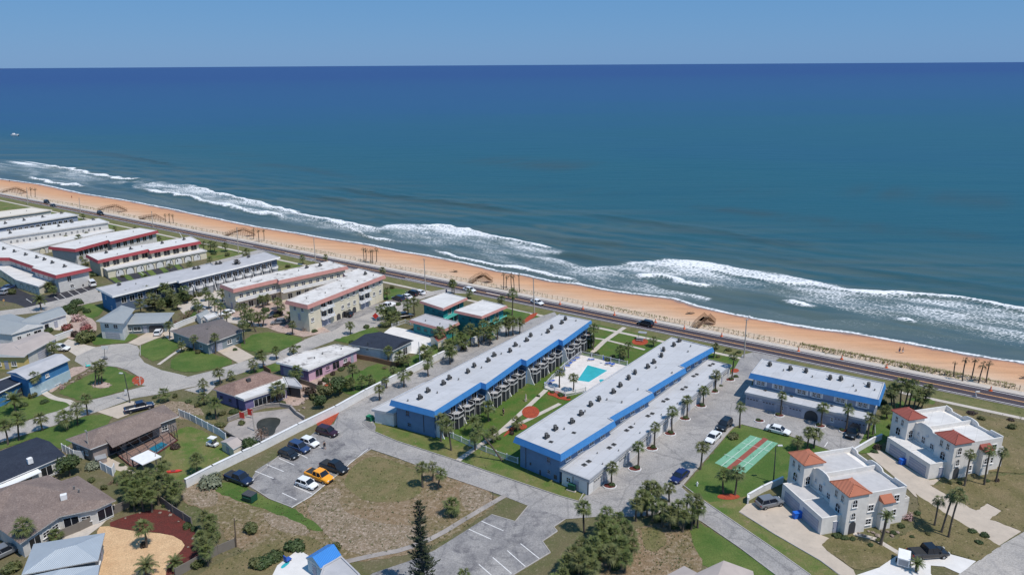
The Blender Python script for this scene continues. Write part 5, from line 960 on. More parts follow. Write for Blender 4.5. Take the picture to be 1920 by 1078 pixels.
b = MB(); i = edge(w_, (131.5,674), (50,711), 5); a_, c_ = w_[i], w_[(i+1) % 4]; d = (c_-a_).normalized(); nn = Vector((d.y, -d.x)); mid = (a_+c_)/2+nn*.04; b.box((mid.x, mid.y, 1.25), ((c_-a_).length+.05, .1, 2.5), math.atan2(d.y, d.x)); b.build('lower_cladding', 'wall_pale_blue', r)
q_, ww = flat_block(r, W([(-40,728),(29,702),(53,712),(0,737),(-30,745)], 3.2), 3.2, 'wall_deep_blue', 'shingle_navy', None, .4, lipm='trim_white'); iE = edge(q_, (53,712), (0,737), 3.2); put(r, ww[iE], ww[(iE+1) % len(ww)], [('window', .3, 1, 1.2, 1.0), ('opening', .75, .05, 2.4, 2.0)])
# small ones
def shed(label, Q, he, hr, roof, wall, axis=0, name='shed', door=None, hk=0, cat='shed'):
    q_ = [v.to_2d() for v in W(Q, he)]; c_ = sum(q_, Vector((0, 0)))/4; r = empty(name, (c_.x, c_.y, 0), label, cat); w_ = hip(r, q_, he, hr, axis, roof, wall, hk, .15, gable=wall)
    if door is not None: put(r, w_[door], w_[(door+1) % 4], [('door', .5, .05, .9, 1.8)])
    return r
shed('small beige garden shed by the white vinyl fence', [(413,828),(433,818),(458,831),(437,842)], 1.9, 2.5, 'roof_beige', 'wall_cream', 0, door=3)
shed('red-roofed garden hut near the teal buildings', [(806,632),(823,624),(838,632),(821,641)], 2.2, 2.9, 'tile_crimson', 'wall_cream', 0, 'garden_hut', 0, cat='hut')
shed('bright blue gable-roofed pool house at the bottom edge', [(573,1045),(614,1020),(640,1040),(601,1065)], 2.4, 3.4, 'metal_blue', 'wall_pale_blue', 0, 'pool_house', 3, cat='pool house')
shed('small grey-roofed shed behind the taupe-roofed house', [(367,590),(385,580),(393,586),(376,597)], 2.2, 2.7, 'metal_roof_grey', 'wall_white', 0, door=0)
r, q, w_ = block('flat_roof_annex', 'small flat white roof beside the taupe-roofed house', 'annex', [(381,593),(402,586),(410,592),(389,600)], 2.6, 'wall_white', 'roof_bright')
r, q, w_ = block('utility_building', 'flat pale-roofed annex behind the bright blue pool house', 'annex', [(606,1062),(640,1043),(676,1078),(640,1100),(600,1080)], 2.5, 'wall_slate', 'roof_grey')
r = house('beige-roofed house cut off by the bottom edge, right of the green lawn', at=(1340,1080)); w_ = custom(r, [(1247,1079,3),(1283,1060,3),(1307,1073,3.4),(1357,1050,4.2),(1412,1070,3),(1420,1110,3),(1260,1110,3),(1340,1095,4.2)], [(0,1,2),(0,2,6),(2,3,7,6),(3,4,7),(4,5,7),(5,6,7)], 'roof_beige', wall='wall_offwhite', eave=[0,1,2,3,4,5,6])

# ------------------------------------------------------------------ Mediterranean villas
def villa(label, O, rz, walls, tile, deck, door, far=False):
    r = empty('villa', (O[0], O[1], 0), label, 'villa', 'red tiled white villas'); r.rotation_euler = (0, 0, rz)
    def B(name, mat, b): return b.build(name, mat, r, world=False)
    b = MB(); b.box((2.1, 5.1, 1.35), (4.2, 10.2, 2.7)); B('garage_wall', walls, b)
    b = MB(); b.box((2.1, 5.1, 2.72), (3.9, 9.9, .05)); B('garage_roof', deck, b)
    b = MB()
    for c, s in (((.1, 5.1, 2.85), (.2, 10.2, .3)), ((4.1, 5.1, 2.85), (.2, 10.2, .3)), ((2.1, .1, 2.85), (3.8, .2, .3)), ((2.1, 10.1, 2.85), (3.8, .2, .3)), ((2.1, 5.1, 2.82), (3.8, .15, .2))): b.box(c, s)
    B('garage_parapet', 'villa_parapet', b)
    for y in (2.6, 7.4): inst('garage_door', feat('garage_wide', 3.9, 2.1, door), r, (0, y, .02), math.pi/2)
    inst('door', feat('door', .9, 2.0), r, (2.6, 0, .02), math.pi)
    X0, X1, Y0, Y1, Hm = 4.3, 14.6, -.4, 12.2, 6.2
    b = MB(); b.prism([(X0, Y0), (X1, Y0), (X1, Y1), (X0, Y1)], 0, Hm-.6); B('wall', walls, b)
    b = MB(); b.prism([(X0+.2, Y0+.2), (X1-.2, Y0+.2), (X1-.2, 6.2), (X0+.2, 6.2)], Hm-.6, Hm-.5); b.prism([(X0+.2, 6.3), (X1-1.6, 6.3), (X1-1.6, Y1-.2), (X0+.2, Y1-.2)], Hm-.6, Hm-.3); B('roof', deck, b)
    # stepped, scalloped parapets along the two long sides
    for xx, nm_ in ((X0, 'parapet'), (X1-.22, 'parapet')):
        prof = [(Y0, 1.0), (Y0+2.5, 1.0), (Y0+2.8, .62), (2.9, .55), (4.6, .55), (4.9, .95), (5.4, 1.15), (6.4, 1.25), (7.4, 1.15), (7.9, .9), (8.3, .55), (Y1-1.6, .55), (Y1-1.3, 1.0), (Y1, 1.1)]
        b = MB(); k = len(prof); vs = [(xx, y, Hm-.6) for y, z in prof]+[(xx, y, Hm-.6+z) for y, z in prof]+[(xx+.22, y, Hm-.6) for y, z in prof]+[(xx+.22, y, Hm-.6+z) for y, z in prof]
        fs = []
        for i in range(k-1): fs += [(i, k+i, k+i+1, i+1), (2*k+i, 2*k+i+1, 3*k+i+1, 3*k+i), (k+i, 3*k+i, 3*k+i+1, k+i+1)]
        fs += [(0, 2*k, 3*k, k), (k-1, 2*k-1, 4*k-1, 3*k-1)]; b.add(vs, fs); B(nm_, 'villa_parapet', b)
    b = MB(); b.box(((X0+X1)/2, Y0+.11, Hm-.2), (X1-X0-.44, .22, .8)); b.box(((X0+X1)/2, Y1-.11, Hm-.1), (X1-X0-.44, .22, 1.0)); b.box(((X0+X1)/2, 6.25, Hm-.15), (X1-X0-.44, .2, .9)); B('parapet', 'villa_parapet', b)
    # stair towers with tile roofs
    for (tx, ty, sx, sy, hz) in ((5.3, 1.0, 3.6, 4.0, 7.0), (4.4, 10.6, 3.6, 3.9, 7.0)):
        b = MB(); b.box((tx, ty, hz/2), (sx, sy, hz)); tw_ = B('tower', walls, b)
        e = .28; q_ = [(tx-sx/2-e, ty-sy/2-e), (tx+sx/2+e, ty-sy/2-e), (tx+sx/2+e, ty+sy/2+e), (tx-sx/2-e, ty+sy/2+e)]; b = MB()
        vs = [(*p, hz) for p in q_]+[(tx, ty-.7, hz+.95), (tx, ty+.7, hz+.95)]+[(*p, hz-.12) for p in q_]
        b.add(vs, [(0, 1, 4), (1, 2, 5, 4), (2, 3, 5), (3, 0, 4, 5)]); b.add(vs, [(0, 6, 7, 1), (1, 7, 8, 2), (2, 8, 9, 3), (3, 9, 6, 0), (9, 8, 7, 6)])
        b.build('tile_roof', tile, r, world=False)
        for kk in (0, 1, 2, 3):
            p0_ = Vector((*q_[kk], hz+.02)); p1_ = Vector((tx, ty+(-.7 if kk < 2 else .7), hz+.97)); b = MB(); b.tube(p0_, p1_, .08, n=5); b.build('ridge_tile', tile, r, world=False)
        for dy in (-.9, .9): inst('window', feat('window', .72, 1.25, 'villa_white'), r, (tx-sx/2, ty+dy*.8, hz-1.9), math.pi/2)
        inst('arched_window', feat('arch', 1.0, 1.5), r, (tx-sx/2, ty, 2.9), math.pi/2)
        if ty < 5:
            inst('arched_window', feat('arch', .8, 1.3), r, (tx-.6, ty-sy/2, hz-2.2), math.pi); inst('arched_window', feat('arch', .7, 1.2), r, (tx-.6, ty-sy/2, 2.6), math.pi); inst('doorway', feat('opening', 1.2, 2.2), r, (tx-.5, ty-sy/2, .02), math.pi); inst('doorway', feat('opening', 1.4, 2.2), r, (tx-sx/2, ty, .02), math.pi/2)
        else:
            inst('arched_window', feat('arch', .8, 1.5), r, (tx-.9, ty-sy/2, 3.2), math.pi)
    for y, z, w_, h_ in ((7.6, 4.0, .5, .8), (6.3, 3.1, .9, 1.4), (4.3, 3.0, .9, 1.1), (5.6, 4.9, .35, .35), (7.9, 2.9, .4, .6)): inst('window', feat('window', w_, h_), r, (X0, y, z), math.pi/2)
    for x, z, w_, h_ in ((8.3, 3.1, 1.1, 1.2), (8.2, .7, 1.1, 1.1), (12.9, 4.0, 1.1, 1.3), (12.7, 1.5, 1.1, 1.2), (10.8, 1.2, 1.1, .9)): inst('window', feat('window', w_, h_, 'trim_white', 'glass'), r, (x, Y0, z), math.pi)
    b = MB(); b.box((10.7, Y0-.45, 2.4), (1.9, .9, 4.8)); B('stair_bay', walls, b); b = MB(); b.add([(9.6, Y0-1.2, 4.9), (11.8, Y0-1.2, 4.9), (11.8, Y0+.05, 5.75), (9.6, Y0+.05, 5.75), (9.6, Y0-1.2, 4.78), (11.8, Y0-1.2, 4.78), (11.8, Y0+.05, 4.8), (9.6, Y0+.05, 4.8)], [(0, 1, 2, 3), (4, 5, 1, 0), (7, 4, 0, 3), (5, 6, 2, 1), (7, 6, 5, 4)]); B('porch_roof', tile, b)
    inst('window', feat('arch', .9, 1.2), r, (10.7, Y0-.9, 2.2), math.pi)
    b = MB(); b.box((X1+.7, 2.2, 1.6), (1.4, 4.2, 3.2)); b.box((X1+1.35, 2.2, 3.5), (.12, 4.2, .8)); b.box((X1+.7, .16, 3.5), (1.3, .12, .8)); B('balcony', walls, b)
    for y in (2.0, 5.0, 8.2): inst('window', feat('slider', 1.8, 2.0), r, (X1, y+1, 3.4), -math.pi/2)
    return r
VZ = R(14.5)
villa('white villa with orange tiled towers nearest the shuffleboard court', (47.55, 97.2), VZ, 'villa_white', 'tile_red', 'villa_deck', 'wall_offwhite')
villa('bright white villa with crimson tiled tower beyond the tan driveway', (72.75, 112.8), VZ, 'villa_white', 'tile_crimson', 'roof_bright', 'villa_white')
print('houses ok')
# ------------------------------------------------------------------ vegetation meshes
def fan(b, base, direction, up, L_, spread, nl, droop, mat, wd=0.10):
    """fan leaf: leaflets spreading round the end of its stalk"""
    d = direction.normalized(); side = d.cross(up).normalized(); 
    for k in range(nl):
        a = spread*(2*k/(nl-1)-1); v = (d*math.cos(a)+side*math.sin(a)).normalized(); l = L_*(1-.25*abs(2*k/(nl-1)-1))*random.uniform(.85, 1.1)
        w_ = side*math.cos(a)-d*math.sin(a); m_ = base+v*l*.55+Vector((0, 0, -droop*.12)); e = base+v*l+Vector((0, 0, -droop*random.uniform(.5, 1)))
        b.add([base, m_-w_*wd*l, e, m_+w_*wd*l], [(0, 1, 2, 3)], mat)
def sabal_crown(seed, n=24, skirt=7, R_=1.0, droop=.35):
    random.seed(seed); b = MB(); 
    for i in range(n):
        az = i*2.39996+random.uniform(-.3, .3); el = R(80)-R(118)*(i/n)**.8+random.uniform(-.15, .15)
        d = Vector((math.cos(az)*math.cos(el), math.sin(az)*math.cos(el), math.sin(el))); st_ = R_*random.uniform(.36, .60); p = d*st_
        side = d.cross(Vector((0, 0, 1)))
        side = side.normalized() if side.length > .05 else Vector((1, 0, 0))
        b.add([side*.03, p+side*.02, p-side*.02, side*-.03], [(0, 1, 2, 3)], 0)
        fan(b, p, d, side.cross(d), R_*random.uniform(.50, .70), R(random.uniform(60, 88)), 11, R_*droop*(0.6+.6*(i/n)), 0, .062)
    for i in range(skirt):
        az = random.uniform(0, 6.28); d = Vector((math.cos(az)*.5, math.sin(az)*.5, -.85)); p = d*R_*.25; fan(b, p, d, Vector((math.cos(az), math.sin(az), .4)), R_*.5, R(38), 5, .1, 1)
    return b.mesh('crown', ['frond', 'frond_dead'])
def feather_crown(seed, n=26, R_=1.0, mats=('frond', 'frond_dead'), droop=.55, dead=3):
    random.seed(seed); b = MB()
    for i in range(n+dead):
        az = i*2.39996+random.uniform(-.2, .2); t = i/n; el = R(80)-R(95)*t; dd = i >= n
        if dd: el = R(-50)
        L_ = R_*random.uniform(.9, 1.1)*(.6 if dd else 1); pts = []
        for k in range(6):
            s = k/5; e2 = el-R(85)*s*s*droop*1.3; pts.append((pts[-1] if pts else Vector((0, 0, 0)))+(Vector((math.cos(az)*math.cos(e2), math.sin(az)*math.cos(e2), math.sin(e2)))*L_/5 if k else Vector((0, 0, 0))))
        side = Vector((-math.sin(az), math.cos(az), 0))
        for k in range(5):
            for q in (0, .5):
                p = pts[k].lerp(pts[k+1], q); ll_ = L_*.22*(1-abs((k+q)/5-.4))*1.15; tn = (pts[k+1]-pts[k]).normalized()
                for sg in (-1, 1):
                    e = p+side*sg*ll_+tn*ll_*.45+Vector((0, 0, -ll_*.35)); b.add([p-tn*.02*R_, e, p+tn*.075*R_], [(0, 1, 2)], 1 if dd else 0)
            b.add([pts[k]-side*.015, pts[k+1]-side*.01, pts[k+1]+side*.01, pts[k]+side*.015], [(0, 1, 2, 3)], 1 if dd else 0)
    return b.mesh('crown', list(mats))
def trunk_mesh(seed, r0=.17, r1=.13, bulge=.05, mat='trunk'):
    random.seed(seed); b = MB(); pts = []; rad = []; bx, by = random.uniform(-.12, .12), random.uniform(-.12, .12)
    for k in range(8):
        t = k/7; pts.append((bx*math.sin(math.pi*t), by*math.sin(math.pi*t), t)); rad.append((r0+(r1-r0)*t)+bulge*(.06 if k % 2 else 0)*6+(.05 if k == 0 else 0))
    n = 7; vs = []
    for (x, y, z), rr in zip(pts, rad):
        for i in range(n): a = 2*math.pi*i/n; vs.append((x+math.cos(a)*rr, y+math.sin(a)*rr, z))
    b.add(vs, [(k*n+i, k*n+(i+1) % n, (k+1)*n+(i+1) % n, (k+1)*n+i) for k in range(7) for i in range(n)]); return b.mesh('trunk', [mat])
SAB = [sabal_crown(s, n=random.choice([27, 31]), skirt=sk) for s, sk in ((1, 6), (2, 12), (3, 3), (4, 16))]
PHO = [feather_crown(s) for s in (11, 12)]; DEADC = [sabal_crown(s, 9, 6, 1.0, .9) for s in (21, 22)]; WASH = [sabal_crown(s, 24, 12, 1.0, .6) for s in (31, 32)]
for me in DEADC: me.materials[0] = MATS['frond_dead']
TRK = [trunk_mesh(s) for s in (1, 2, 3)]; TRKP = [trunk_mesh(5, .16, .12, .02, 'trunk_pale')]
PALMN = [0]
def palm(label, e, group, kind='sabal', R_=None, name='palm_tree', cat='palm tree'):
    """e = (base x, base y, crown x, crown y[, crown radius in photo pixels]) or (crown x, crown y, height in metres[, radius])"""
    rpx = None
    if len(e) == 5:
        bx, by, cx, cy = e[:4]; rpx = e[4] if len(e) > 4 else None; base = P(bx, by); h = max(height_at(base.x, base.y, cy), .8); top = P(cx, cy, h)
        if (top-Vector((base.x, base.y, h))).length > h*.9: top = Vector((base.x, base.y, h))+(top-Vector((base.x, base.y, h)))*.3
    else:
        cx, cy, h = e[:3]; rpx = e[3] if len(e) > 3 else None; top = P(cx, cy, h); base = Vector((top.x, top.y, 0))
    dep = top.y*cp-(top.z-CAMH)*sp; rr = rpx*dep/FPX if rpx else (R_ or 1.4); i = PALMN[0]; PALMN[0] += 1; random.seed(i*13+5)
    rr *= random.uniform(1.05, 1.25)
    r = empty(name, base, label, cat, group); v = top-base; q = Vector((0, 0, 1)).rotation_difference(v.normalized())
    crowns, trk = {'sabal': (SAB, TRK), 'phoenix': (PHO, TRK), 'dead': (DEADC, TRK), 'wash': (WASH, TRK)}[kind]
    fat = {'sabal': 1.0, 'phoenix': 1.25, 'dead': .85, 'wash': .85}[kind]*min(1, .75+h*.05)
    t = inst('trunk', trk[i % len(trk)], r, (0, 0, 0)); t.rotation_mode = 'QUATERNION'; t.rotation_quaternion = q; t.scale = (fat, fat, v.length)
    c = inst('crown', crowns[i % len(crowns)], r, tuple(v), random.uniform(0, 6.28)); c.scale = (rr, rr, rr*random.uniform(.85, 1.0)); return r
def palms(zone, start, lst, kind='sabal', group=None, R_=None, adj='', **k):
    n = len(lst)
    for i, e in enumerate(lst):
        lab = (f'{ordn(i)} {adj}palm from the {start} {zone}' if n > 1 else f'{adj}palm {zone}')
        palm(lab, e, group or 'palms '+zone, kind, R_)
palms('in the white planters along the long garage roof', 'street end', [(1147,911,1148,876,13),(1196,878,1197,837,13),(1227,839,1229,800,12),(1260,812,1261,771,12),(1288,783,1288,749,12),(1319,759,1320,732,10),(1342,732,1343,703,11),(1371.6,712,1376,668,10)])
palms('in front of the shorter blue garage', 'left', [(1464,778,1467,741,10),(1540,797,1544,764,12),(1586,807,1591,766,11)])
palms('at the right end of the shorter blue garage', 'left', [(1627,824,1632,783,12),(1637,815,1641,786,10)])
palms('between the drive and the shuffleboard lawn', 'near end', [(1313,880,1317,838,13),(1387,802,1389,763,11)])
palms('behind the orange-tiled tower', 'left', [(1496,845,1496,827,13),(1513,842,1517,809,13),(1526,840,1530,813,14)])
palms('in the red mulch bed below the shuffleboard court', 'left', [(1356,924,1357,890,15),(1378,928,1382,886,16)])
palms('on the tiny lawn beside the forked drive', '', [(1095.5,998,1094,950,16)])
palms('left of the long driveway wall', 'street end', [(712,751,711,729,10),(757,726,756,702,13),(803,706,802,681,12),(844,683,844,659,12),(918,646,919,625,12),(954,631,954.5,607,12)])
palms('on the courtyard lawn between the long blue rows', 'near end', [(827,827,828,786,14),(846,844,837,796,15),(891,844,891,819,13),(924.5,829,923,811,15),(970,806,969,791,12),(916,790,915,763,15),(920,737,922,712,9)])
palms('leaning across the courtyard fence', 'left', [(942,864,896,806,17)], 'sabal', adj='tall leaning ')
palms('near the courtyard gate', '', [(889,815,888,790,17)], 'phoenix', adj='feathery ')
palms('around the swimming pool', 'left', [(1049,727,1050,698,11),(1075,734,1075,708,11),(1162,675,1163,656,11),(1179,671,1178,648,11),(1112,656,1113,616,12),(1109,652,1108,637,10),(1169,676,1168,662,9)])
palms('on the seaside lawn near the blue rows', 'left', [(1225,650,1225,637,8),(1338,671,1342,650,9)])
palms('in the trio standing on the empty dirt lot', 'left', [(793,913,791,876,14),(811,902,811,875,12),(821,917,826,888,14)])
palm('dense round-headed low palm alone on the dirt lot', (848,966,847,946,19), 'shrubby palms', 'sabal')
palms('in the row behind the long white wall', 'near end', [(792,680,797,660,16),(847,656,3.0,12),(839,645,3.0,13),(864,633,3.6,13),(824,622,4.0,12),(849,618,4.2,12),(881,618,4.6,13),(897,622,4.2,12),(907,610,4.6,12),(932,608,4.4,14),(949,602,4.2,12),(962,603,4.0,12),(974,603,3.6,11),(872,641,2.6,12),(920,612,4.0,11)])
palms('beside the teal apartment blocks', 'left', [(765,595,763.5,569,10),(777,593,776,566,10),(848,553,848,532,9),(851.5,551.5,849,531,8),(843,568,2.5,8)])
palms('along the highway footpath by the teal blocks', 'left', [(942,572,940,561,8),(960,592,961,551,12),(876,560,880,549,8)])
palms('on the long lawn below the purple house', 'left', [(662,722,661,691,12),(664,733,657,716,11),(679,730,678,712,10),(692,728,693,708,9),(725,728,722,712,9),(737,711,738,694,9),(692,668,692,650,9),(766,690,763,674,10),(750,688,749,667,11),(728,678,728,657,10)])
palms('beside the red-brown roofed house', 'left', [(383,735,380,719,11),(383,758,381,744,12),(406,786,402,755,13),(413,721,409,698,12),(435,713,433,703,9),(555,726,555,696,14),(552,724,551,704,12),(521,754,521,727,16)])
palms('along the street below the purple house', 'left', [(478,698.5,474,683,11),(494,690,490,665,13),(519,674,517,656,10),(551,665,550,654,9)])
palms('of the street row left of the brown-roofed house', 'left', [(15,834,7,798,13),(36,826,33,785,17),(80,807,75,784,13),(126,805,120,783,15),(146,797,144,767,14),(164.5,778,161,748,13)])
palms('around the blue house at the left', 'left', [(70,741,63,706,13),(104,668,98,651,11)])
palms('on the front lawn of the blue house', '', [(31,775,25,749,20)], 'phoenix', adj='big feathery ')
palms('in the stone-ringed island bed', 'left', [(178,723,178,686,10),(185,721,186,696,9),(191,719,190,682,10)])
palms('on the scrub lot above the long brown roof', '', [(309,753,307,738,13)], adj='stout ')
palms('by the black parking bays', 'left', [(78,582,74,562,15),(93,548,92,535,12)], 'phoenix')
palms('around the taupe-roofed house', 'left', [(318,636,316,609,9),(341,660,340,646,8),(364,658,363,635,9),(404,663,402,632,10),(303,584,302,570,10),(333,581,331,567,9)])
palms('in the garden of the pool cage house', 'left', [(310,900,307,872,14),(370.6,887,368,860,15)])
palms('on the bright lawn above the purple house', 'left', [(459,645,455,608,10),(486,672,486,663,9),(549,628,548,608,9),(578,613,577,593,9),(657,627,656,610,9)])
palms('in the clump between the taupe roof and the pink courtyard', 'left', [(455,600,448,576,9),(464,606,460,575,9),(470,610,470,587,10),(480,622,468,594,10),(487,612,483,594,9),(492,612,495,591,9),(459,612,458,590,9)])
palms('in the pink-banded condominium courtyard', 'left', [(417,566,417,549,11),(430,560,428,545,9),(462,566,460,544,9),(480,565,478,543,10),(492,577,490,560,9),(503,573,501,558,8),(507,556,505,534,9),(526,557,524,526,9),(521,580,520,565,9),(529,593,528,576,9),(546,602,543,592,10),(545,552,544,528,9),(553,548,551,527,9),(562,546,560,526,8),(577,547,575,527,8),(602,534,600,518,9),(620,531,618,515,8),(628,533,626,520,8),(565,600,563,584,10),(596,613,593,601,9)])
palms('by the white cars at the street end', 'left', [(722,600,715,580,11),(728,612,723,600,12),(738,610,735,594,13),(731,590,728,583,11),(746,605,744,590,9),(725,562,725,546,9)])
palms('scattered between the taupe roof and the light lane', 'left', [(372,598,372,574,9),(392,580,392,556,10),(402,590,402,566,10),(415,600,414,575,9),(426,610,425,590,9),(385,565,386,546,9),(366,585,366,566,8)])
palms('in the green belt below the grey-roofed apartments', 'left', [(238,552,4.5,11),(256,548,4.8,11),(276,545,4.6,12),(289,560,3.8,12),(308,540,5,12),(262,568,3.6,12),(322,552,4.2,12),(345,543,4.6,11)])
palms('along the highway near the pink-banded condominiums', 'left', [(569,496,567,484,7),(612,492,610,482,6),(718,516,717,506,7)])
palms('between the highway and the grey-roofed apartments', 'left', [(383,470,381,457,7),(394,472,395,458,8),(402,474,402,459,7),(424,472,422,460,7),(464,484,461,474,9),(394,496,393,486,7),(256,438,253,429,5),(300,455,298,447,5)])
palms('among the far townhouse rows', 'left', [(44,460,41,450,6),(61,434,58,425,5),(83,453,81,444,6),(125,456,123,446,7),(136,490,133,478,7),(149,494,148,480,8),(156,470,147,446,7),(165,450,162,440,7),(197,440,193,429,6),(216,438,215,429,5),(274,545,273,521,8),(320,512,318,499,7),(319,530,317,516,6),(357,505,355,495,7),(158,412,155,405,5),(176,420,174,413,5),(8,415,5,404,6),(162,505,160,493,8),(101,556,99,543,8)])
palms('standing on the dune near the right edge', 'left', [(1788,707,1791,680,4),(1804.5,715,1811,674,6),(1821,712,1829,674,6),(1834.5,718.5,1844.5,683,8),(1849,718.5,1856,680,7)], 'dead', adj='bare dead ')
palms('standing on the dune behind the teal blocks', 'left', [(944,543,944,513,4),(949,540,950,519,4),(959,540,958,515,5),(964,545,962,518,4),(974,548,973,515,4)], 'dead', adj='bare dead ')
palms('standing on the dune beyond the three storey condominium', 'left', [(683,490,681,467,4),(686,493,686,469,5),(696,493,695,470,4),(699,494,698,470,4),(706,491,705,468,5)], 'dead', adj='bare dead ')
palms('standing on the dune beside the far walkover', 'left', [(476,450,475,430,4),(486,455,484,432,4),(495,453,494,432,4),(311,418,309,403,3),(318,420,317,402,3),(325,420,323,404,3),(58,368,58,354,4),(66,370,66,355,3)], 'dead', adj='bare dead ')
palms('in the thicket behind the crimson-tiled villa', 'left', [(1672,765,1670,738,12),(1678,768,1675,729,13),(1688,768,1692,720,14),(1694,770,1705,724,14),(1712,770,1720,738,13),(1718,768,1731,746,13),(1725,770,1742,730,12),(1703,766,1714,720,12),(1664,785,1662,768,12)])
palms('in front of the crimson-tiled villa', 'left', [(1808,911,1820,850,11),(1845,909,1857,843,12),(1867,904,1882,847,11)], 'wash', adj='slender ')
palms('between the two villa driveways', 'left', [(1752,985,1760,938,12),(1765,998,1786,931,13),(1778,1007,1799,927,15)], 'wash', adj='tall slender ')
palm('feathery leaning palm in front of the orange-tiled villa', (1651,1021,1663,966,15), 'feathery palms', 'phoenix')
palm('spiky young palm beside the white trailer', (1718,1072,1720,1056,15), 'feathery palms', 'phoenix')
palms('of the thicket beside the forked drive, upper side', 'left', [(1194,944,3.2,15),(1204,930,3.6,15),(1212,912,4.2,14),(1226,913,4.4,15),(1235,920,4.0,13),(1255,941,1255,915,13),(1225,945,3.0,15),(1242,956,3.0,17),(1258,962,3.0,16),(1272,950,3.4,17),(1282,966,3.0,14),(1305,938,4.2,15),(1311,952,3.6,14),(1298,962,3.0,14),(1215,935,3.2,14),(1290,935,3.4,11)])
palms('of the big thicket at the bottom, below the forked drive', 'left', [(1062,1052,2.5,18),(1075,1035,3,17),(1090,1022,3,17),(1085,1050,3.2,19),(1102,1040,3.2,20),(1112,1020,3.2,17),(1128,975,3.6,16),(1138,962,4,15),(1128,990,3.2,16),(1145,985,3.4,16),(1160,970,3.8,14),(1150,1000,3.2,18),(1130,1010,3,18),(1172,985,3.2,15),(1180,1000,3,17),(1165,1020,3,19),(1185,1022,2.6,16),(1145,1035,3,18),(1172,1045,2.6,17),(1110,1062,3,19),(1055,1075,2.6,16),(1040,1088,2.6,15),(870,1078,2.2,15)])
palms('of the dense clump beside the red mulch yard', 'left', [(232,893,3.4,14),(246,888,3.6,15),(262,895,3.8,15),(278,890,3.6,15),(238,908,3.4,15),(254,912,3.6,17),(272,905,3.6,16),(292,915,3.2,16),(248,928,3,15),(264,926,3.2,16),(280,930,3,14),(318,905,3.2,16),(332,912,3,15),(326,925,2.6,15),(300,880,3.2,12),(311,896,3,13)])
palm('palm with a skirt of fronds on the sandy yard pad', (275,1026,268,987,17), 'yard palms', 'sabal'); palm('squat palm at the bottom of the sandy yard', (275,1078,274,1060,22), 'yard palms', 'phoenix'); palm('small palm in the lower right corner of the red mulch yard', (330,1066,328,1054,16), 'yard palms', 'phoenix')
palms('behind the pale metal-roofed house', 'left', [(53,1036,43,987,19),(105,1013,104,1001,14)])
palms('along the wooden yard fence', 'top', [(382,967,3,14),(394,975,2.6,14),(388,990,2.6,14),(399,996,2.4,14),(376,1005,2.4,14),(378,1018,3,17),(392,1012,2.4,14),(386,1032,2.6,15)])
# bushes and trees
def leafball(seed, n, mats, sx=1, sy=1, sz=.8, leaf=.11, lobes=7, stem=True, twigs=0):
    random.seed(seed); b = MB(); lob = []
    for k in range(lobes):
        a = random.uniform(0, 6.28); rr = random.uniform(.15, .55); lob.append((Vector((math.cos(a)*rr*sx, math.sin(a)*rr*sy, random.uniform(.25, .75)*sz)), random.uniform(.34, .55)))
    for k in range(n):
        c, rad = random.choice(lob); v = Vector((random.gauss(0, 1), random.gauss(0, 1), random.gauss(0, 1))).normalized(); rk = rad*random.uniform(.65, 1.08); p = c+Vector((v.x*rk, v.y*rk, v.z*rk*.8))
        if p.z < .02: p.z = random.uniform(.02, .15)
        nn = (v+Vector((random.uniform(-.6, .6), random.uniform(-.6, .6), random.uniform(-.2, .8)))).normalized(); a = nn.orthogonal().normalized(); a = Quaternion(nn, random.uniform(0, 6.28)) @ a; bb = nn.cross(a); l = leaf*random.uniform(.6, 1.4)
        b.add([p-a*l-bb*l*.5, p+a*l*.2-bb*l*.7, p+a*l*1.1, p+bb*l*.6], [(0, 1, 2, 3)], 0)
    cm = b.mesh('foliage', [mats]); t = MB(); t.path([(0, 0, 0), (.03, .02, .25), (.0, .03, .5)], [.07, .055, .03], 6)
    for k in range(5): c, rad = random.choice(lob); t.tube((.02, .02, .15+.04*k), c, .03, .012, 5)
    return cm, t.mesh('stem', ['twig'])
LB = {}
for nm, mt, n_, k_ in (('dark', 'leaf_dark', 900, {}), ('dark2', 'leaf_dark', 900, {'sz': .6}), ('olive', 'leaf_olive', 900, {'sz': .7}), ('grey', 'leaf_greygreen', 800, {'sz': .6}), ('red', 'leaf_red', 500, {'sz': .6}), ('pink', 'leaf_pink', 360, {'sz': .7, 'leaf': .08}), ('maroon', 'leaf_maroon', 700, {'sz': .9}), ('twig', 'twig', 420, {'sz': .9, 'leaf': .05}), ('broad', 'leaf_dark', 1500, {'sz': 1.0, 'lobes': 11, 'leaf': .09}), ('broad2', 'leaf_olive', 1300, {'sz': 1.0, 'lobes': 10, 'leaf': .09})):
    LB[nm] = leafball(hash(nm) % 1 + sum(map(ord, nm)), n_, mt, **k_)
def bush(label, x, y, rpx, kind='dark', hz=1.0, lift=0.0, name='shrub', cat='shrub', group=None):
    """x, y = where its middle shows; rpx = half its width in photo pixels"""
    p = P(x, y+rpx*.45); rr = rpx*(p.y*cp+CAMH*sp)/FPX; p = P(x, y+rpx*.30); cm, sm = LB[kind]
    r = empty(name, p, label, cat, group); a = random.uniform(0, 6.28)
    if lift:
        b = MB(); b.path([(p.x, p.y, 0), (p.x+.1, p.y, lift*.6), (p.x, p.y+.1, lift+.3*rr)], [.18, .14, .09], 7); b.build('trunk', 'trunk', r)
    else: inst('stem', sm, r, (0, 0, 0), a, (rr, rr, rr*hz))
    inst('foliage' if not lift else 'crown', cm, r, (0, 0, lift), a, (rr, rr, rr*hz)); return r
def tree(label, x, y, rpx, kind='broad', lift=1.6, hz=1.1, **k): return bush(label, x, y, rpx, kind, hz, lift, k.get('name', 'tree'), 'tree', k.get('group'))
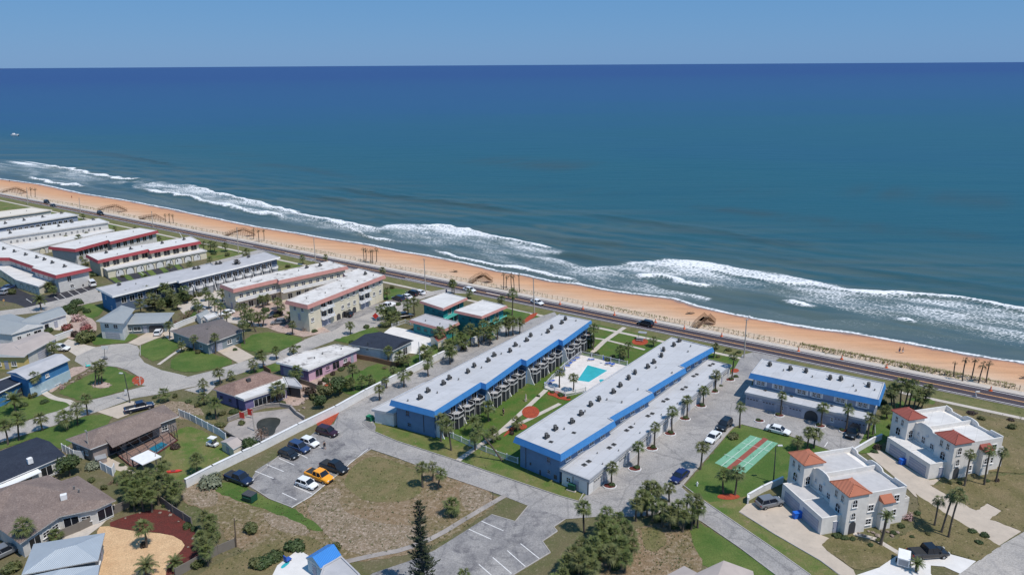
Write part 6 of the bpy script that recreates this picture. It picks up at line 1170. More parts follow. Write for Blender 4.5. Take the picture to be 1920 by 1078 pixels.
tree('dark green rounded tree between the navy roof and the brown hip roof', 131, 884, 27, 'broad', 1.2, .9)
bush('grey-green round shrub right of the dark green tree', 174, 873, 17, 'grey', .9); bush('large silvery green mound against the white wall by the navy pickup', 394, 902, 28, 'grey', .8)
bush('round dark green shrub on the narrow yard by the red mulch', 222, 898, 12, 'dark'); bush('wide olive shrub at the cul-de-sac edge', 157, 634, 23, 'olive', 1.1)
bush('red flowering shrub left of the two storey white house', 125, 612, 16, 'red'); bush('pinkish red shrub beside the white garage front', 162, 614, 15, 'red'); bush('pale pink bare shrub above the red ones', 145, 596, 18, 'pink'); bush('pale pink shrub nearer the palms', 158, 606, 12, 'pink')
tree('leafless reddish tree over the drained pool', 490, 822, 22, 'twig', .8, 1.1); tree('green bushy tree in the wall corner by the garden shed', 467, 842, 18, 'broad', .9, 1.1)
tree('big dark tree behind the red mulch corner', 637, 733, 22, 'broad', 1.0, 1.1); tree('dark tree leaning over the white wall by the red mulch', 601, 762, 15, 'broad', .8, 1.2); tree('olive tree left of the big dark one', 613, 742, 19, 'broad2', 1.0, 1.1); tree('thin reddish tree behind the drained pool yard', 583, 738, 17, 'maroon', .6, 1.0); tree('small dark tree right of the big dark one', 657, 728, 13, 'broad', .8)
bush('dark shrub at the corner of the purple wall', 440, 770, 11, 'dark'); bush('yellow-green hedge beside the drained pool yard', 411, 796, 14, 'olive', .5); bush('light green shrub below the low curved wall', 582, 786, 9, 'olive', .7)
bush('round dark shrub on the shuffleboard lawn', 1378, 816, 15, 'olive', .6); tree('leafy tree behind the red stop sign', 731, 594, 17, 'broad', .8, 1.1); bush('dark shrub behind the pool fence', 1139, 672, 10, 'dark'); bush('dark shrub in the mulch bed at the pool fence', 1053, 739, 10, 'dark', .7)
bush('small dark shrub right of the taupe roof', 560, 650, 5, 'dark'); bush('brown dead shrub mass behind the long low wing', 352, 592, 18, 'twig', 1.0); bush('brown dry hedge under the balcony fins', 375, 583, 13, 'twig', .5)
for i, (x, y, r_, kd) in enumerate([(245,566,17,'broad2'),(262,558,18,'broad'),(280,562,18,'broad2'),(297,553,20,'broad'),(315,550,20,'broad'),(333,540,17,'maroon'),(350,549,18,'broad'),(306,570,14,'dark'),(286,574,13,'broad2'),(345,566,14,'broad'),(363,545,13,'broad2'),(233,571,12,'broad'),(272,548,12,'broad'),(325,566,14,'broad2')]):
    tree(f'{ordn(i)} tree from the left in the row below the grey-roofed apartments', x, y, r_, kd, .9, 1.1, group='trees below the grey-roofed apartments')
for i, (x, y, r_) in enumerate([(123,578,12),(134,574,12),(146,566,13),(139,585,12),(165,583,9),(150,578,10)]): bush(f'{ordn(i)} bush from the left above the red flowering shrubs', x, y, r_, 'dark', 1.2, group='bushes above the red shrubs')
for i, (x, y, r_) in enumerate([(468,992,19),(557,1019,24),(630,1030,19),(498,1048,24),(478,1058,18),(520,1040,20),(384,1003,16),(364,990,9)]): bush(f'{ordn(i)} green palmetto clump scattered over the bottom left scrub, counted from the drop-off row', x, y, r_, 'dark' if i % 2 else 'olive', 1.0, group='palmetto clumps on the scrub')
for i, (x, y, r_) in enumerate([(1665,768,14),(1680,785,13),(1655,752,11),(1672,800,12),(1700,765,11)]): bush(f'{ordn(i)} thicket bush behind the crimson-tiled villa', x, y, r_, 'dark', 1.1, group='thicket bushes')
for i, (x, y, r_) in enumerate([(1085,1065,15),(1120,1035,14),(1150,1060,14),(1135,1000,13),(1170,1005,12),(1205,950,11),(1235,970,12),(1265,985,10),(1295,985,10),(1060,1070,13),(1160,1035,13),(1100,1045,13),(1245,940,11)]): bush(f'{ordn(i)} undergrowth bush beneath the palms by the forked drive', x, y, r_, 'olive' if i % 3 == 0 else 'dark', 1.0, group='undergrowth by the forked drive')
for i, (x, y, r_) in enumerate([(240,905,16),(262,918,18),(285,912,17),(325,918,15),(258,900,16),(302,895,14)]): bush(f'{ordn(i)} undergrowth bush in the clump beside the red mulch yard', x, y, r_, 'dark', 1.1, group='undergrowth by the mulch yard')
for i, (x, y, r_) in enumerate([(815,650,10),(828,655,9),(856,645,10),(890,628,10),(925,618,10),(948,612,10),(868,652,8),(700,720,8)]): bush(f'{ordn(i)} dark bush in the belt behind the long white wall', x, y, r_, 'dark', 1.2, group='bushes behind the white wall')
for i, (x, y, r_) in enumerate([(1823,993,10),(1846,1002,11),(1834,1015,9)]): bush(f'{ordn(i)} spiky dark shrub near the right-hand street', x, y, r_, 'dark', .9, group='spiky shrubs by the street')
for i, (x, y, r_) in enumerate([(1567,1003,10),(1584,1006,10),(1598,1008,8),(1690,985,9),(1675,998,8)]): bush(f'{ordn(i)} dark shrub along the front of the orange-tiled villa', x, y, r_, 'dark', 1.0, group='villa front shrubs')
bush('pink leafless shrub at the villa corner', 1703, 970, 14, 'pink', 1.3); bush('dark hedge end at the villa driveway head', 1645, 838, 12, 'maroon', .8); bush('dark dry mound on the right lot near the footpath', 1822, 772, 14, 'maroon', .4); bush('dry mound at the right lot edge', 1895, 785, 10, 'maroon', .5)
bush('bushy plant in the lower left corner', 20, 1063, 20, 'olive', .9); bush('reddish shrubs beside the cage pool', 330, 835, 15, 'maroon', .6); bush('brown shrub below the dark cage', 222, 905, 9, 'twig', .6); bush('dark shrub at the gable of the purple house', 652, 682, 13, 'maroon', .7)
for i, (x, y, r_) in enumerate([(838,785,5),(868,752,5),(900,736,5),(946,705,5),(975,690,5),(1010,668,5),(1035,655,6),(1060,640,6)]): bush(f'{ordn(i)} low shrub from the street end along the patios of the left blue row', x, y+6, r_, 'dark', .9, group='patio shrubs')

for zone, mt_, lst in (('in the green belt below the grey-roofed apartments', 'x', [(232,560,11,'olive'),(252,575,12,'dark'),(270,556,13,'broad'),(290,548,13,'broad2'),(322,566,13,'broad'),(338,556,13,'broad'),(357,560,10,'olive'),(372,552,10,'broad2'),(310,543,12,'maroon')]),
 ('around the taupe-roofed house', 'x', [(355,655,6,'dark'),(372,660,6,'olive'),(350,640,6,'dark'),(336,634,7,'olive'),(462,610,8,'dark'),(330,605,7,'twig'),(440,655,5,'dark')]),
 ('along the houses left of the cul-de-sac', 'x', [(140,628,10,'maroon'),(116,600,11,'twig'),(92,618,9,'dark'),(100,642,7,'olive'),(60,742,9,'olive'),(84,752,8,'dark'),(45,757,10,'dark'),(118,726,7,'pink'),(150,708,6,'twig'),(5,630,8,'dark')]),
 ('around the purple and the red-brown roofed houses', 'x', [(612,712,8,'dark'),(600,720,7,'maroon'),(570,730,7,'twig'),(590,745,9,'olive'),(455,792,8,'olive'),(530,757,7,'olive'),(625,700,7,'maroon'),(640,690,8,'dark'),(668,695,7,'dark'),(700,715,6,'olive')]),
 ('around the navy-roofed house and the hut', 'x', [(660,640,7,'dark'),(687,612,7,'dark'),(752,680,8,'dark'),(770,700,7,'olive'),(790,655,6,'olive'),(845,625,8,'dark'),(800,690,6,'dark'),(720,690,7,'twig')]),
 ('in the condominium courtyard', 'x', [(500,580,9,'dark'),(520,592,8,'olive'),(560,578,9,'dark'),(585,560,10,'broad2'),(470,568,8,'olive'),(610,545,9,'dark'),(540,612,7,'pink'),(572,618,7,'twig'),(590,620,6,'dark'),(635,530,7,'dark'),(440,560,8,'dark'),(480,600,8,'dark')]),
 ('among the far townhouse rows', 'x', [(120,490,8,'dark'),(140,500,9,'dark'),(160,508,8,'olive'),(175,515,7,'dark'),(100,452,6,'dark'),(70,448,5,'dark'),(190,432,6,'dark'),(25,548,8,'olive'),(230,518,4,'olive'),(402,475,6,'dark'),(425,478,6,'olive'),(190,545,5,'olive'),(40,436,4,'dark')]),
 ('in the yards at the bottom left', 'x', [(170,900,8,'olive'),(208,905,7,'twig'),(195,915,7,'olive'),(230,870,6,'dark'),(100,1008,8,'dark'),(312,945,9,'dark'),(352,985,10,'dark'),(372,1060,12,'olive'),(410,1005,8,'olive'),(5,1030,12,'twig'),(250,945,8,'dark'),(270,1022,9,'maroon')]),
 ('on the courtyard lawns between the blue rows', 'x', [(905,835,5,'dark'),(935,822,5,'dark'),(960,812,6,'maroon'),(1010,742,4,'dark'),(1035,735,5,'dark'),(1066,745,5,'dark'),(1120,663,6,'dark'),(1150,668,6,'olive'),(1100,660,6,'dark'),(828,800,6,'dark'),(1098,630,6,'dark'),(1110,665,5,'maroon')]),
 ('scattered on the scrub above the long brown roof', 'x', [(330,742,6,'olive'),(352,752,7,'dark'),(368,760,6,'olive'),(290,745,5,'dark'),(390,775,6,'olive'),(345,770,5,'twig'),(418,775,8,'olive'),(375,790,6,'dark')]),
 ('on the villa plots at the right', 'x', [(1740,1000,5,'olive'),(1720,960,7,'dark'),(1632,1020,6,'dark'),(1648,1012,6,'olive'),(1710,1005,5,'dark'),(1850,900,6,'dark'),(1870,900,6,'maroon'),(1640,845,7,'dark'),(1780,905,5,'olive'),(1800,905,6,'dark'),(1760,770,7,'olive'),(1790,775,6,'maroon'),(1840,785,7,'olive'),(1895,800,8,'olive')]),
 ('on the seaside strip of the pink-banded condominiums', 'x', [(540,500,5,'olive'),(640,500,5,'dark'),(705,535,6,'dark'),(735,540,5,'olive'),(690,548,6,'dark'),(745,570,7,'dark'),(760,580,6,'olive'),(800,560,4,'dark'),(840,560,4,'olive')]),
 ('near the highway end of the long garages', 'x', [(1352,722,4,'dark'),(1380,705,5,'dark'),(1366,655,6,'olive'),(1345,668,5,'olive'),(1385,660,5,'dark')])):
    for i, (x, y, r_, kd) in enumerate(lst):
        bush(f'{ordn(i)} of the shrubs {zone}', x, y, r_*1.15, kd, random.uniform(.8, 1.3), group='shrubs '+zone)
# planters along the long garage
for i, (x, y) in enumerate([(1143,912),(1190,880),(1222,842),(1256,814),(1284,786),(1314,762),(1338,735),(1368,713)]):
    p = P(x, y); r = empty('planter_bed', p, f'{ordn(i)} white-edged planter bed from the street end along the garages', 'planter', 'garage planter beds'); b = MB(); q_ = [(p.x+math.cos(a*math.pi/4)*1.25, p.y+math.sin(a*math.pi/4)*.95) for a in range(8)]; b.prism(q_, 0, .22); b.build('rim', 'wall_white', r)
    b = MB(); b.prism(offset(q_, -.15), .2, .26); b.build('soil', 'mulch_dark', r); inst('foliage', LB['dark'][0], r, (.3, .2, .2), i, (.8, .7, .7))
for i, (x, y) in enumerate([(1424,790),(1461,780),(1538,800),(1583,809)]):
    p = P(x, y); r = empty('planter_bed', p, f'{ordn(i)} white-edged planter bed from the left at the shorter garage', 'planter', 'short garage planter beds'); b = MB(); q_ = [(p.x+math.cos(a*math.pi/4)*1.1, p.y+math.sin(a*math.pi/4)*.8) for a in range(8)]; b.prism(q_, 0, .22); b.build('rim', 'wall_white', r)
    b = MB(); b.prism(offset(q_, -.15), .2, .26); b.build('soil', 'mulch_dark', r); inst('foliage', LB['dark'][0], r, (-.3, .2, .2), i, (.7, .6, .6))
# Norfolk pines
def pine(label, bx, by, tx, ty, rpx, mat='needle'):
    base = P(bx, by); h = height_at(base.x, base.y, ty); top = P(tx, ty, h); v = top-base; dep = base.y*cp-(h/2-CAMH)*sp; rr = rpx*dep/FPX
    r = empty('norfolk_pine', base, label, 'pine tree'); b = MB(); b.tube(base, top, .24, .03, 8); b.build('trunk', 'trunk', r); random.seed(3); b = MB(); nt_ = 24
    for k in range(nt_):
        t = .08+.91*k/(nt_-1)+random.uniform(-.012, .012); zc = base+v*min(t, .995); L_ = rr*(1-t)**.45*random.uniform(.75, 1.12)+.10
        for j in range(random.choice([5, 6, 7])):
            a = j*2*math.pi/6+k*.9+random.uniform(-.35, .35); l = L_*random.uniform(.55, 1.2); up = random.uniform(.0, .35); d = Vector((math.cos(a), math.sin(a), up)); sd_ = Vector((-math.sin(a), math.cos(a), 0))
            b.add([zc-sd_*.03, zc+d*l*.9, zc+sd_*.03], [(0, 1, 2)])
            for s in range(9):
                if random.random() < .12: continue
                p0_ = zc+d*l*(.12+.88*s/9)+Vector((0, 0, .16*l*(s/9)**2)); wd_ = (.24*l*(1-.55*s/9)+.05)*random.uniform(.6, 1.2)
                for sg in (-1, 1):
                    e = p0_+sd_*sg*wd_+d*wd_*.9+Vector((0, 0, random.uniform(.0, .22))); b.add([p0_, e-d*.05, e+d*.09, p0_+d*l/11], [(0, 1, 2, 3)])
    b.build('crown', mat, r)
pine('tall dark Norfolk pine standing alone in front of the dirt lot', 795, 1112, 785, 938, 30); pine('reddish dark Norfolk pine in front of the grey-roofed apartments', 445, 527, 444, 487, 15, 'leaf_maroon')
print('veg ok')
# ------------------------------------------------------------------ dune plants, posts, walls and fences
random.seed(99); b = MB()
def tuft(b, x, y, z, s):
    for k in range(7):
        a = random.uniform(0, 6.28); l = s*random.uniform(.5, 1.1); b.add([(x-math.sin(a)*.12*s, y+math.cos(a)*.12*s, z), (x+math.cos(a)*l*.6, y+math.sin(a)*l*.6, z+l*.7), (x+math.sin(a)*.12*s, y-math.cos(a)*.12*s, z)], [(0, 1, 2)])
dz = lambda s, t: float(np.interp(t-tU(s), [2.4, 4.5, 6.5, 9, 11.5, 14], [0, .2, -.1, -1.4, -2.6, -2.8]))
for (x0, x1, n_, dens) in ((1490,1800,900,1),(1110,1240,160,.8),(1700,1900,380,1),(820,900,60,.7),(520,620,140,.8),(740,830,90,.6),(60,170,200,.8),(-40,1950,900,.7),(1290,1480,160,.7),(180,420,220,.8)):
    for k in range(n_):
        x = random.uniform(x0, x1); y = np.interp(x, [p[0] for p in UL], [p[1] for p in UL]); s, t = st(P(x, y)); t = tU(s)+random.choice([random.uniform(3, 12), random.gauss(6, 1.5)]); X_, Y_ = xy(s, t); tuft(b, X_, Y_, dz(s, t), random.uniform(.35, .95)*dens)
tag(b.build('dune_plants', 'dune_plant'), 'straw-green dune plants scattered along the sandy bank beside the highway', 'dune plants', None, 'stuff')
random.seed(5); b = MB()
for (x0, x1, y0, y1, n_) in ((560,930,850,1040,900),(350,640,900,1070,700),(250,460,730,800,260),(1190,1300,985,1075,320),(1560,1900,900,1060,420),(1740,1920,770,900,240)):
    for k in range(n_):
        p = P(random.uniform(x0, x1), random.uniform(y0, y1))
        if not any(inpoly(p.x, p.y, h_) for h_ in HARD): tuft(b, p.x, p.y, .02, random.uniform(.15, .45))
tag(b.build('scrub_grass', 'leaf_olive'), 'sparse olive grass tufts over the dry vacant lots', 'grass', None, 'stuff')
pm = MB(); pm.box((0, 0, .55), (.12, .12, 1.1)); pm.box((0, 0, 1.12), (.16, .16, .06)); POST = pm.mesh('dune_post', ['wood_pale'])
k = 0
for x in np.arange(20, 1915, 9.5):
    y = np.interp(x, [p[0] for p in UL], [p[1] for p in UL]); s, t = st(P(x, y)); X_, Y_ = xy(s, tU(s)+3.4); o = inst('dune_post', POST, None, (X_, Y_, .1)); zn = ['at the far left past the townhouse rows', 'opposite the red-banded townhouses', 'opposite the grey-roofed apartments', 'opposite the pink-banded condominiums', 'opposite the teal blocks', 'opposite the left blue row', 'opposite the swimming pool lawn', 'opposite the highway drive', 'opposite the shorter blue row', 'opposite the crimson-tiled villa'][k//21]; tag(o, f'{ordn(k % 21)} post from the left along the dune {zn}', 'post', 'posts along the dune'); k += 1
def wall(label, pts, h, mat, th=.2, cat='wall', name='wall', cap=True, posts=0, rails=False, z=0, pickets=0):
    q = [P(x, y).to_2d() for x, y in pts]; c_ = q[len(q)//2]; r = empty(name, (c_.x, c_.y, 0), label, cat); b = MB(); c2_ = MB(); pcs = []
    for i in range(len(q)-1):
        a, e = q[i], q[i+1]; d = e-a; an = math.atan2(d.y, d.x); m_ = (a+e)/2
        if pickets:
            n_ = int(d.length/pickets)
            for k in range(n_+1): p = a+d*(k/max(n_, 1)); b.box((p.x, p.y, h/2), (.05 if pickets < .3 else .08, .05, h), an)
            for zz in (.15, h-.06): b.box((m_.x, m_.y, zz), (d.length, .06, .07), an)
        else:
            b.box((m_.x, m_.y, h/2), (d.length+th*.4, th, h), an)
            if cap: c2_.box((m_.x, m_.y, h+.03), (d.length+th*.5, th+.10, .07), an)
        if posts:
            n_ = max(int(d.length/posts), 1)
            for k in range(n_+1): p = a+d*(k/n_); pcs.append((p.x, p.y, an)) if not pcs or (Vector(pcs[-1][:2])-p).length > .3 else None
    b.build('panel', mat, r)
    if cap and not pickets: c2_.build('cap', mat, r)
    pc = MB(); pc.box((0, 0, (h+.12)/2), (.14, .14+th*.6, h+.12)); pme = pc.mesh('post', mat) if pcs else None
    for x, y, an in pcs: inst('post', pme, r, (x-c_.x, y-c_.y, 0), an)
    return r
wall('long white masonry wall from the parking lot to the highway lawn', [(350,914),(400,888),(456,861),(490,845),(560,809),(630,775),(685,744),(756,708),(820,676),(884,646),(930,626),(972,608)], 1.7, 'wall_white', .45)
wall('white vinyl picket fence closing the courtyard, left of the gate', [(821,812),(850,822),(880,836)], 1.2, 'vinyl', .05, 'fence', 'picket_fence', pickets=.22, posts=2); wall('white vinyl picket fence closing the courtyard, right of the gate', [(893,840),(930,855),(971,869)], 1.2, 'vinyl', .05, 'fence', 'picket_fence', pickets=.22, posts=2)
wall('white gate in the courtyard picket fence', [(881,836),(892,840)], 1.3, 'vinyl', .05, 'gate', 'gate', pickets=.2, posts=.9)
wall('white railing fence around the swimming pool', [(1098,735),(1060,744),(1021,728),(1035,712),(1058,690),(1089,666),(1130,675),(1176,686)], 1.2, 'vinyl', .05, 'fence', 'pool_fence', pickets=.28, posts=2.2)
wall('white vinyl garden fence beside the brown-roofed house', [(337,780),(357,788),(380,800),(412,817),(424,826)], 1.6, 'vinyl', .08, 'fence', 'vinyl_fence', cap=False, posts=1.6); wall('short white vinyl fence left of the dark cage yard', [(118,846),(140,858),(158,860)], 1.6, 'vinyl', .08, 'fence', 'vinyl_fence', cap=False, posts=1.4); wall('white vinyl fence corner above the palm clump', [(190,880),(212,892),(216,884)], 1.6, 'vinyl', .08, 'fence', 'vinyl_fence', cap=False, posts=1.4)
wall('grey wooden fence behind the red mulch yard, left stretch', [(112,1010),(150,995),(186,978),(215,963),(243,950)], 1.5, 'wood_grey', .1, 'fence', 'wooden_fence', cap=False, posts=2.4); wall('grey wooden fence at the top right of the red mulch yard', [(300,943),(325,962),(345,975),(360,985)], 1.5, 'wood_grey', .1, 'fence', 'wooden_fence', cap=False, posts=2.4); wall('grey wooden fence along the bottom right of the red mulch yard', [(330,1082),(380,1054),(410,1038),(443,1024)], 1.5, 'wood_grey', .1, 'fence', 'wooden_fence', cap=False, posts=2.4)
wall('low white wall beside the orange-tiled villa garage', [(1402,945),(1402,938),(1430,922),(1467,905)], 1.2, 'wall_white', .25); wall('white wall between the blue garage yard and the villas', [(1562,862),(1600,852),(1636,831),(1652,824)], 1.2, 'wall_white', .25)
wall('dark wall bounding the drained pool yard on the left', [(393,800),(420,815),(450,830),(474,843)], .9, 'dark_trim', .15, cap=False); wall('curved low grey wall around the back of the drained pool yard', [(428,790),(475,771),(498,764),(525,762),(545,766),(556,778),(571,788)], .8, 'old_deck', .25)
wall('brown fence between the purple house and the drained pool yard', [(560,718),(585,726),(604,734)], 1.2, 'wood_grey', .12, 'fence', 'wooden_fence', cap=False); wall('dark fence between the purple house lawn and the navy-roofed house', [(668,672),(700,678),(742,688),(752,684)], 1.2, 'wood_brown', .12, 'fence', 'wooden_fence', cap=False); wall('dark brown gate fence beside the red-brown roof', [(495,696),(508,704)], 1.6, 'wood_brown', .15, 'fence', 'wooden_fence', cap=False)
wall('white wall behind the taupe-roofed house', [(318,622),(350,608),(378,598),(398,590)], 1.5, 'wall_white', .2); wall('white picket enclosure around the red-roofed hut patio', [(735,614),(760,606),(800,620),(838,640)], 1.1, 'vinyl', .05, 'fence', 'picket_fence', pickets=.4, posts=2.2)
wall('white wall beside the black parking bays', [(105,640),(138,628)], 1.6, 'wall_white', .3)
# ------------------------------------------------------------------ walkovers on the dune
def walkover(label, x, y, x1, y1, hz=2.2):
    a, e = P(x, y, 0), P(x1, y1, -3.0); r = empty('beach_walkover', a, label, 'walkover', 'wooden beach walkovers'); b = MB(); rl = [MB(), MB()]; ps = MB(); a2, e2 = Vector(a[:2]), Vector(e[:2]); d = (e2-a2); nn = Vector((-d.y, d.x)).normalized()*.9; n_ = 16
    zf = lambda t: float(np.interp(t, [0, .28, .62, 1], [.4, hz, hz, -2.7])); an = math.atan2(d.y, d.x)
    for k in range(n_):
        t0_, t1_ = k/n_, (k+1)/n_; p0_, p1_ = a2+d*t0_, a2+d*t1_; b.add([(*(p0_-nn), zf(t0_)), (*(p1_-nn), zf(t1_)), (*(p1_+nn), zf(t1_)), (*(p0_+nn), zf(t0_))], [(0, 1, 2, 3), (3, 2, 1, 0)])
        for sg in (-1, 1):
            q0, q1 = p0_+nn*sg, p1_+nn*sg; rw_ = rl[sg > 0]; rw_.tube((q0.x, q0.y, zf(t0_)+1.0), (q1.x, q1.y, zf(t1_)+1.0), .05, n=4); rw_.tube((q0.x, q0.y, zf(t0_)+.5), (q1.x, q1.y, zf(t1_)+.5), .035, n=4)
            ps.tube((q0.x, q0.y, -3.2 if t0_ > .3 else -.5), (q0.x, q0.y, zf(t0_)+1.05), .07, n=4)
    b.build('deck', 'wood_pale', r); [m_.build('handrail', 'wood_brown', r) for m_ in rl]; ps.build('pile', 'wood_brown', r)
walkover('wooden walkover opposite the highway drive, right of centre', 1303, 616, 1337, 606, .8); walkover('wooden walkover on the beach behind the teal blocks', 882, 532, 921, 528, .8)
walkover('wooden walkover with dead palms at its far end, left of centre', 423, 443, 478, 441, 0.8); walkover('wooden walkover nearer of the two close together at the left', 262, 412, 312, 417, 0.8); walkover('wooden walkover farther of the two close together at the left', 185, 396, 238, 396, 0.8); walkover('farthest wooden walkover at the left edge', 4, 362, 50, 362, 0.8)
# ------------------------------------------------------------------ poles, lamps, signs, cones
def upole(label, bx, by, ty, tx=None, lamp=False, mat='pole_concrete', rad=.19, arms=1, name='utility_pole', cat='utility pole', group=None):
    p = P(bx, by); h = height_at(p.x, p.y, ty); r = empty(name, p, label, cat, group); top = P(tx, ty, h) if tx else Vector((p.x, p.y, h)); b = MB(); b.tube(p, top, rad, rad*.6, 8); b.build('pole', mat, r)
    if arms:
        b = MB(); dv = CU.to_3d()*1.1
        for k in range(arms): z = -.25-k*.9; b.tube(top-dv*.5+Vector((0, 0, z)), top+dv*.5+Vector((0, 0, z)), .06, n=5)
        b.build('crossarm', 'pole_wood' if mat == 'pole_wood' else 'steel', r)
    if lamp:
        b = MB(); dv = CN.to_3d()*2.0; b.tube(top+Vector((0, 0, -.5)), top+dv+Vector((0, 0, .1)), .05, n=5); b.build('arm', 'steel', r); b = MB(); e = top+dv; b.box((e.x, e.y, .1+e.z), (.9, .35, .16), math.atan2(dv.y, dv.x)); b.build('lamp_head', 'lamp_head', r)
for i, (bx, by, tx, ty) in enumerate([(1395,671,1400,598),(1002,588,1000,521),(798,546,795,485),(592,494,588,446),(447,475,444,426),(287,427,284,396),(151,400,148,371),(52,384,50,352)]):
    upole(f'{ordn(i)} tall utility pole from the right along the highway', bx, by, ty, tx, lamp=(i in (0,)), group='highway utility poles')
upole('leaning concrete utility pole behind the brown-roofed house', 170, 861, 806, 161, group=None, rad=.14); upole('slim utility pole beside the white canopy', 294, 880, 850, 291, rad=.12, arms=0); upole('bare wooden pole at the end of the yard fence', 443, 1025, 971, 439, mat='pole_wood', rad=.13, arms=0)
upole('tall grey pole rising from the drained pool yard', 478, 808, 770, 472, rad=.14, arms=0); upole('green-grey pole on the lawn beside the navy-roofed house', 788, 688, 641, 785, mat='wall_slate', rad=.12, arms=0); upole('short dark post at the edge of the dirt lot', 924.5, 936, 921, 924, mat='dark_trim', rad=.07, arms=0)
def lampost(label, bx, by, tx, ty, mat='dark_trim', dv=(1.4, .2)):
    p = P(bx, by); h = height_at(p.x, p.y, ty); r = empty('street_lamp', p, label, 'street lamp'); top = P(tx, ty, h); b = MB(); b.tube(p, top, .12, .07, 8); b.build('pole', mat, r)
    b = MB(); e = top+Vector((*dv, .1)); b.tube(top, e, .04, n=5); b.build('arm', mat, r); b = MB(); b.box(tuple(e), (.8, .35, .18), math.atan2(dv[1], dv[0])); b.build('lamp_head', 'lamp_head', r)
lampost('street lamp with pale head on the island lawn edge', 244, 755, 233, 701, dv=(-.8, .2)); lampost('black lamp post beside the shuffleboard court', 1450, 904, 1455, 836, dv=(.7, 0)); lampost('white street lamp by the highway turn lane, top left', 342, 446, 336, 436, 'trim_white', (-1.5, .3)); lampost('slim white lamp on the seaside verge by the right-hand footpath', 1831, 745, 1829, 735, 'trim_white', (.5, 0)); lampost('white lamp at the head of the shorter garage row', 1641, 812, 1640, 789, 'trim_white', (.4, 0))
def panel_sign(label, bx, by, ty, wd, hz, mat, rot=R(-40), dia=False, name='sign'):
    p = P(bx, by); h = height_at(p.x, p.y, ty); r = empty(name, p, label, 'sign'); b = MB(); b.tube(p, (p.x, p.y, h+.1), .05, n=6); b.build('post', 'steel', r); b = MB(); ca, sa = math.cos(rot), math.sin(rot)
    pts = [(0, -hz/2), (wd/2, 0), (0, hz/2), (-wd/2, 0)] if dia else [(-wd/2, -hz/2), (wd/2, -hz/2), (wd/2, hz/2), (-wd/2, hz/2)]; vs = [(p.x+x*ca+.03*s*sa*2, p.y+x*sa-.03*s*ca*2, h+z) for s in (1, 2) for x, z in pts]
    b.add(vs, [(0, 1, 2, 3), (7, 6, 5, 4), (0, 4, 5, 1), (1, 5, 6, 2), (2, 6, 7, 3), (3, 7, 4, 0)]); b.build('panel', mat, r)
panel_sign('large red diamond sign at the street end by the leafy tree', 705, 607, 592, 1.8, 1.8, 'sign_red', R(0), True); panel_sign('red square sign left of the pair over the drained pool wall', 455, 786, 778, 1.2, 1.3, 'sign_red', R(-20)); panel_sign('red square sign right of the pair over the drained pool wall', 471, 784, 772, 1.3, 1.4, 'sign_red', R(-20)); panel_sign('small red and white sign at the black parking lot corner', 9, 572, 563, .8, .8, 'marking_orange', R(0), True)
panel_sign('small white sign on the footpath verge by the street lamp', 238, 742, 733, .5, .9, 'trim_white', R(0))
cm_ = MB(); cm_.tube((0, 0, .06), (0, 0, .95), .26, .07, 10); cm_.tube((0, 0, .0), (0, 0, .07), .38, .38, 8); CONE = cm_.mesh('cone', ['orange_plastic']); cb_ = MB(); cb_.tube((0, 0, .45), (0, 0, .62), .18, .13, 10); CONEB = cb_.mesh('band', ['trim_white'])
for i, (x, y) in enumerate([(1857,733),(1662,690),(1578,674),(1497,659),(1353,631),(1283,617),(1229,605),(1152,591),(1093,580),(1050,571)]):
    p = P(x, y); r = empty('traffic_barrel', p, f'{ordn(i)} orange traffic cone from the right on the seaward path', 'traffic cone', 'orange cones along the highway'); inst('body', CONE, r, (0, 0, .1), 0, (1.1, 1.1, 1.1)); inst('band', CONEB, r, (0, 0, .1), 0, (1.13, 1.13, 1.1))
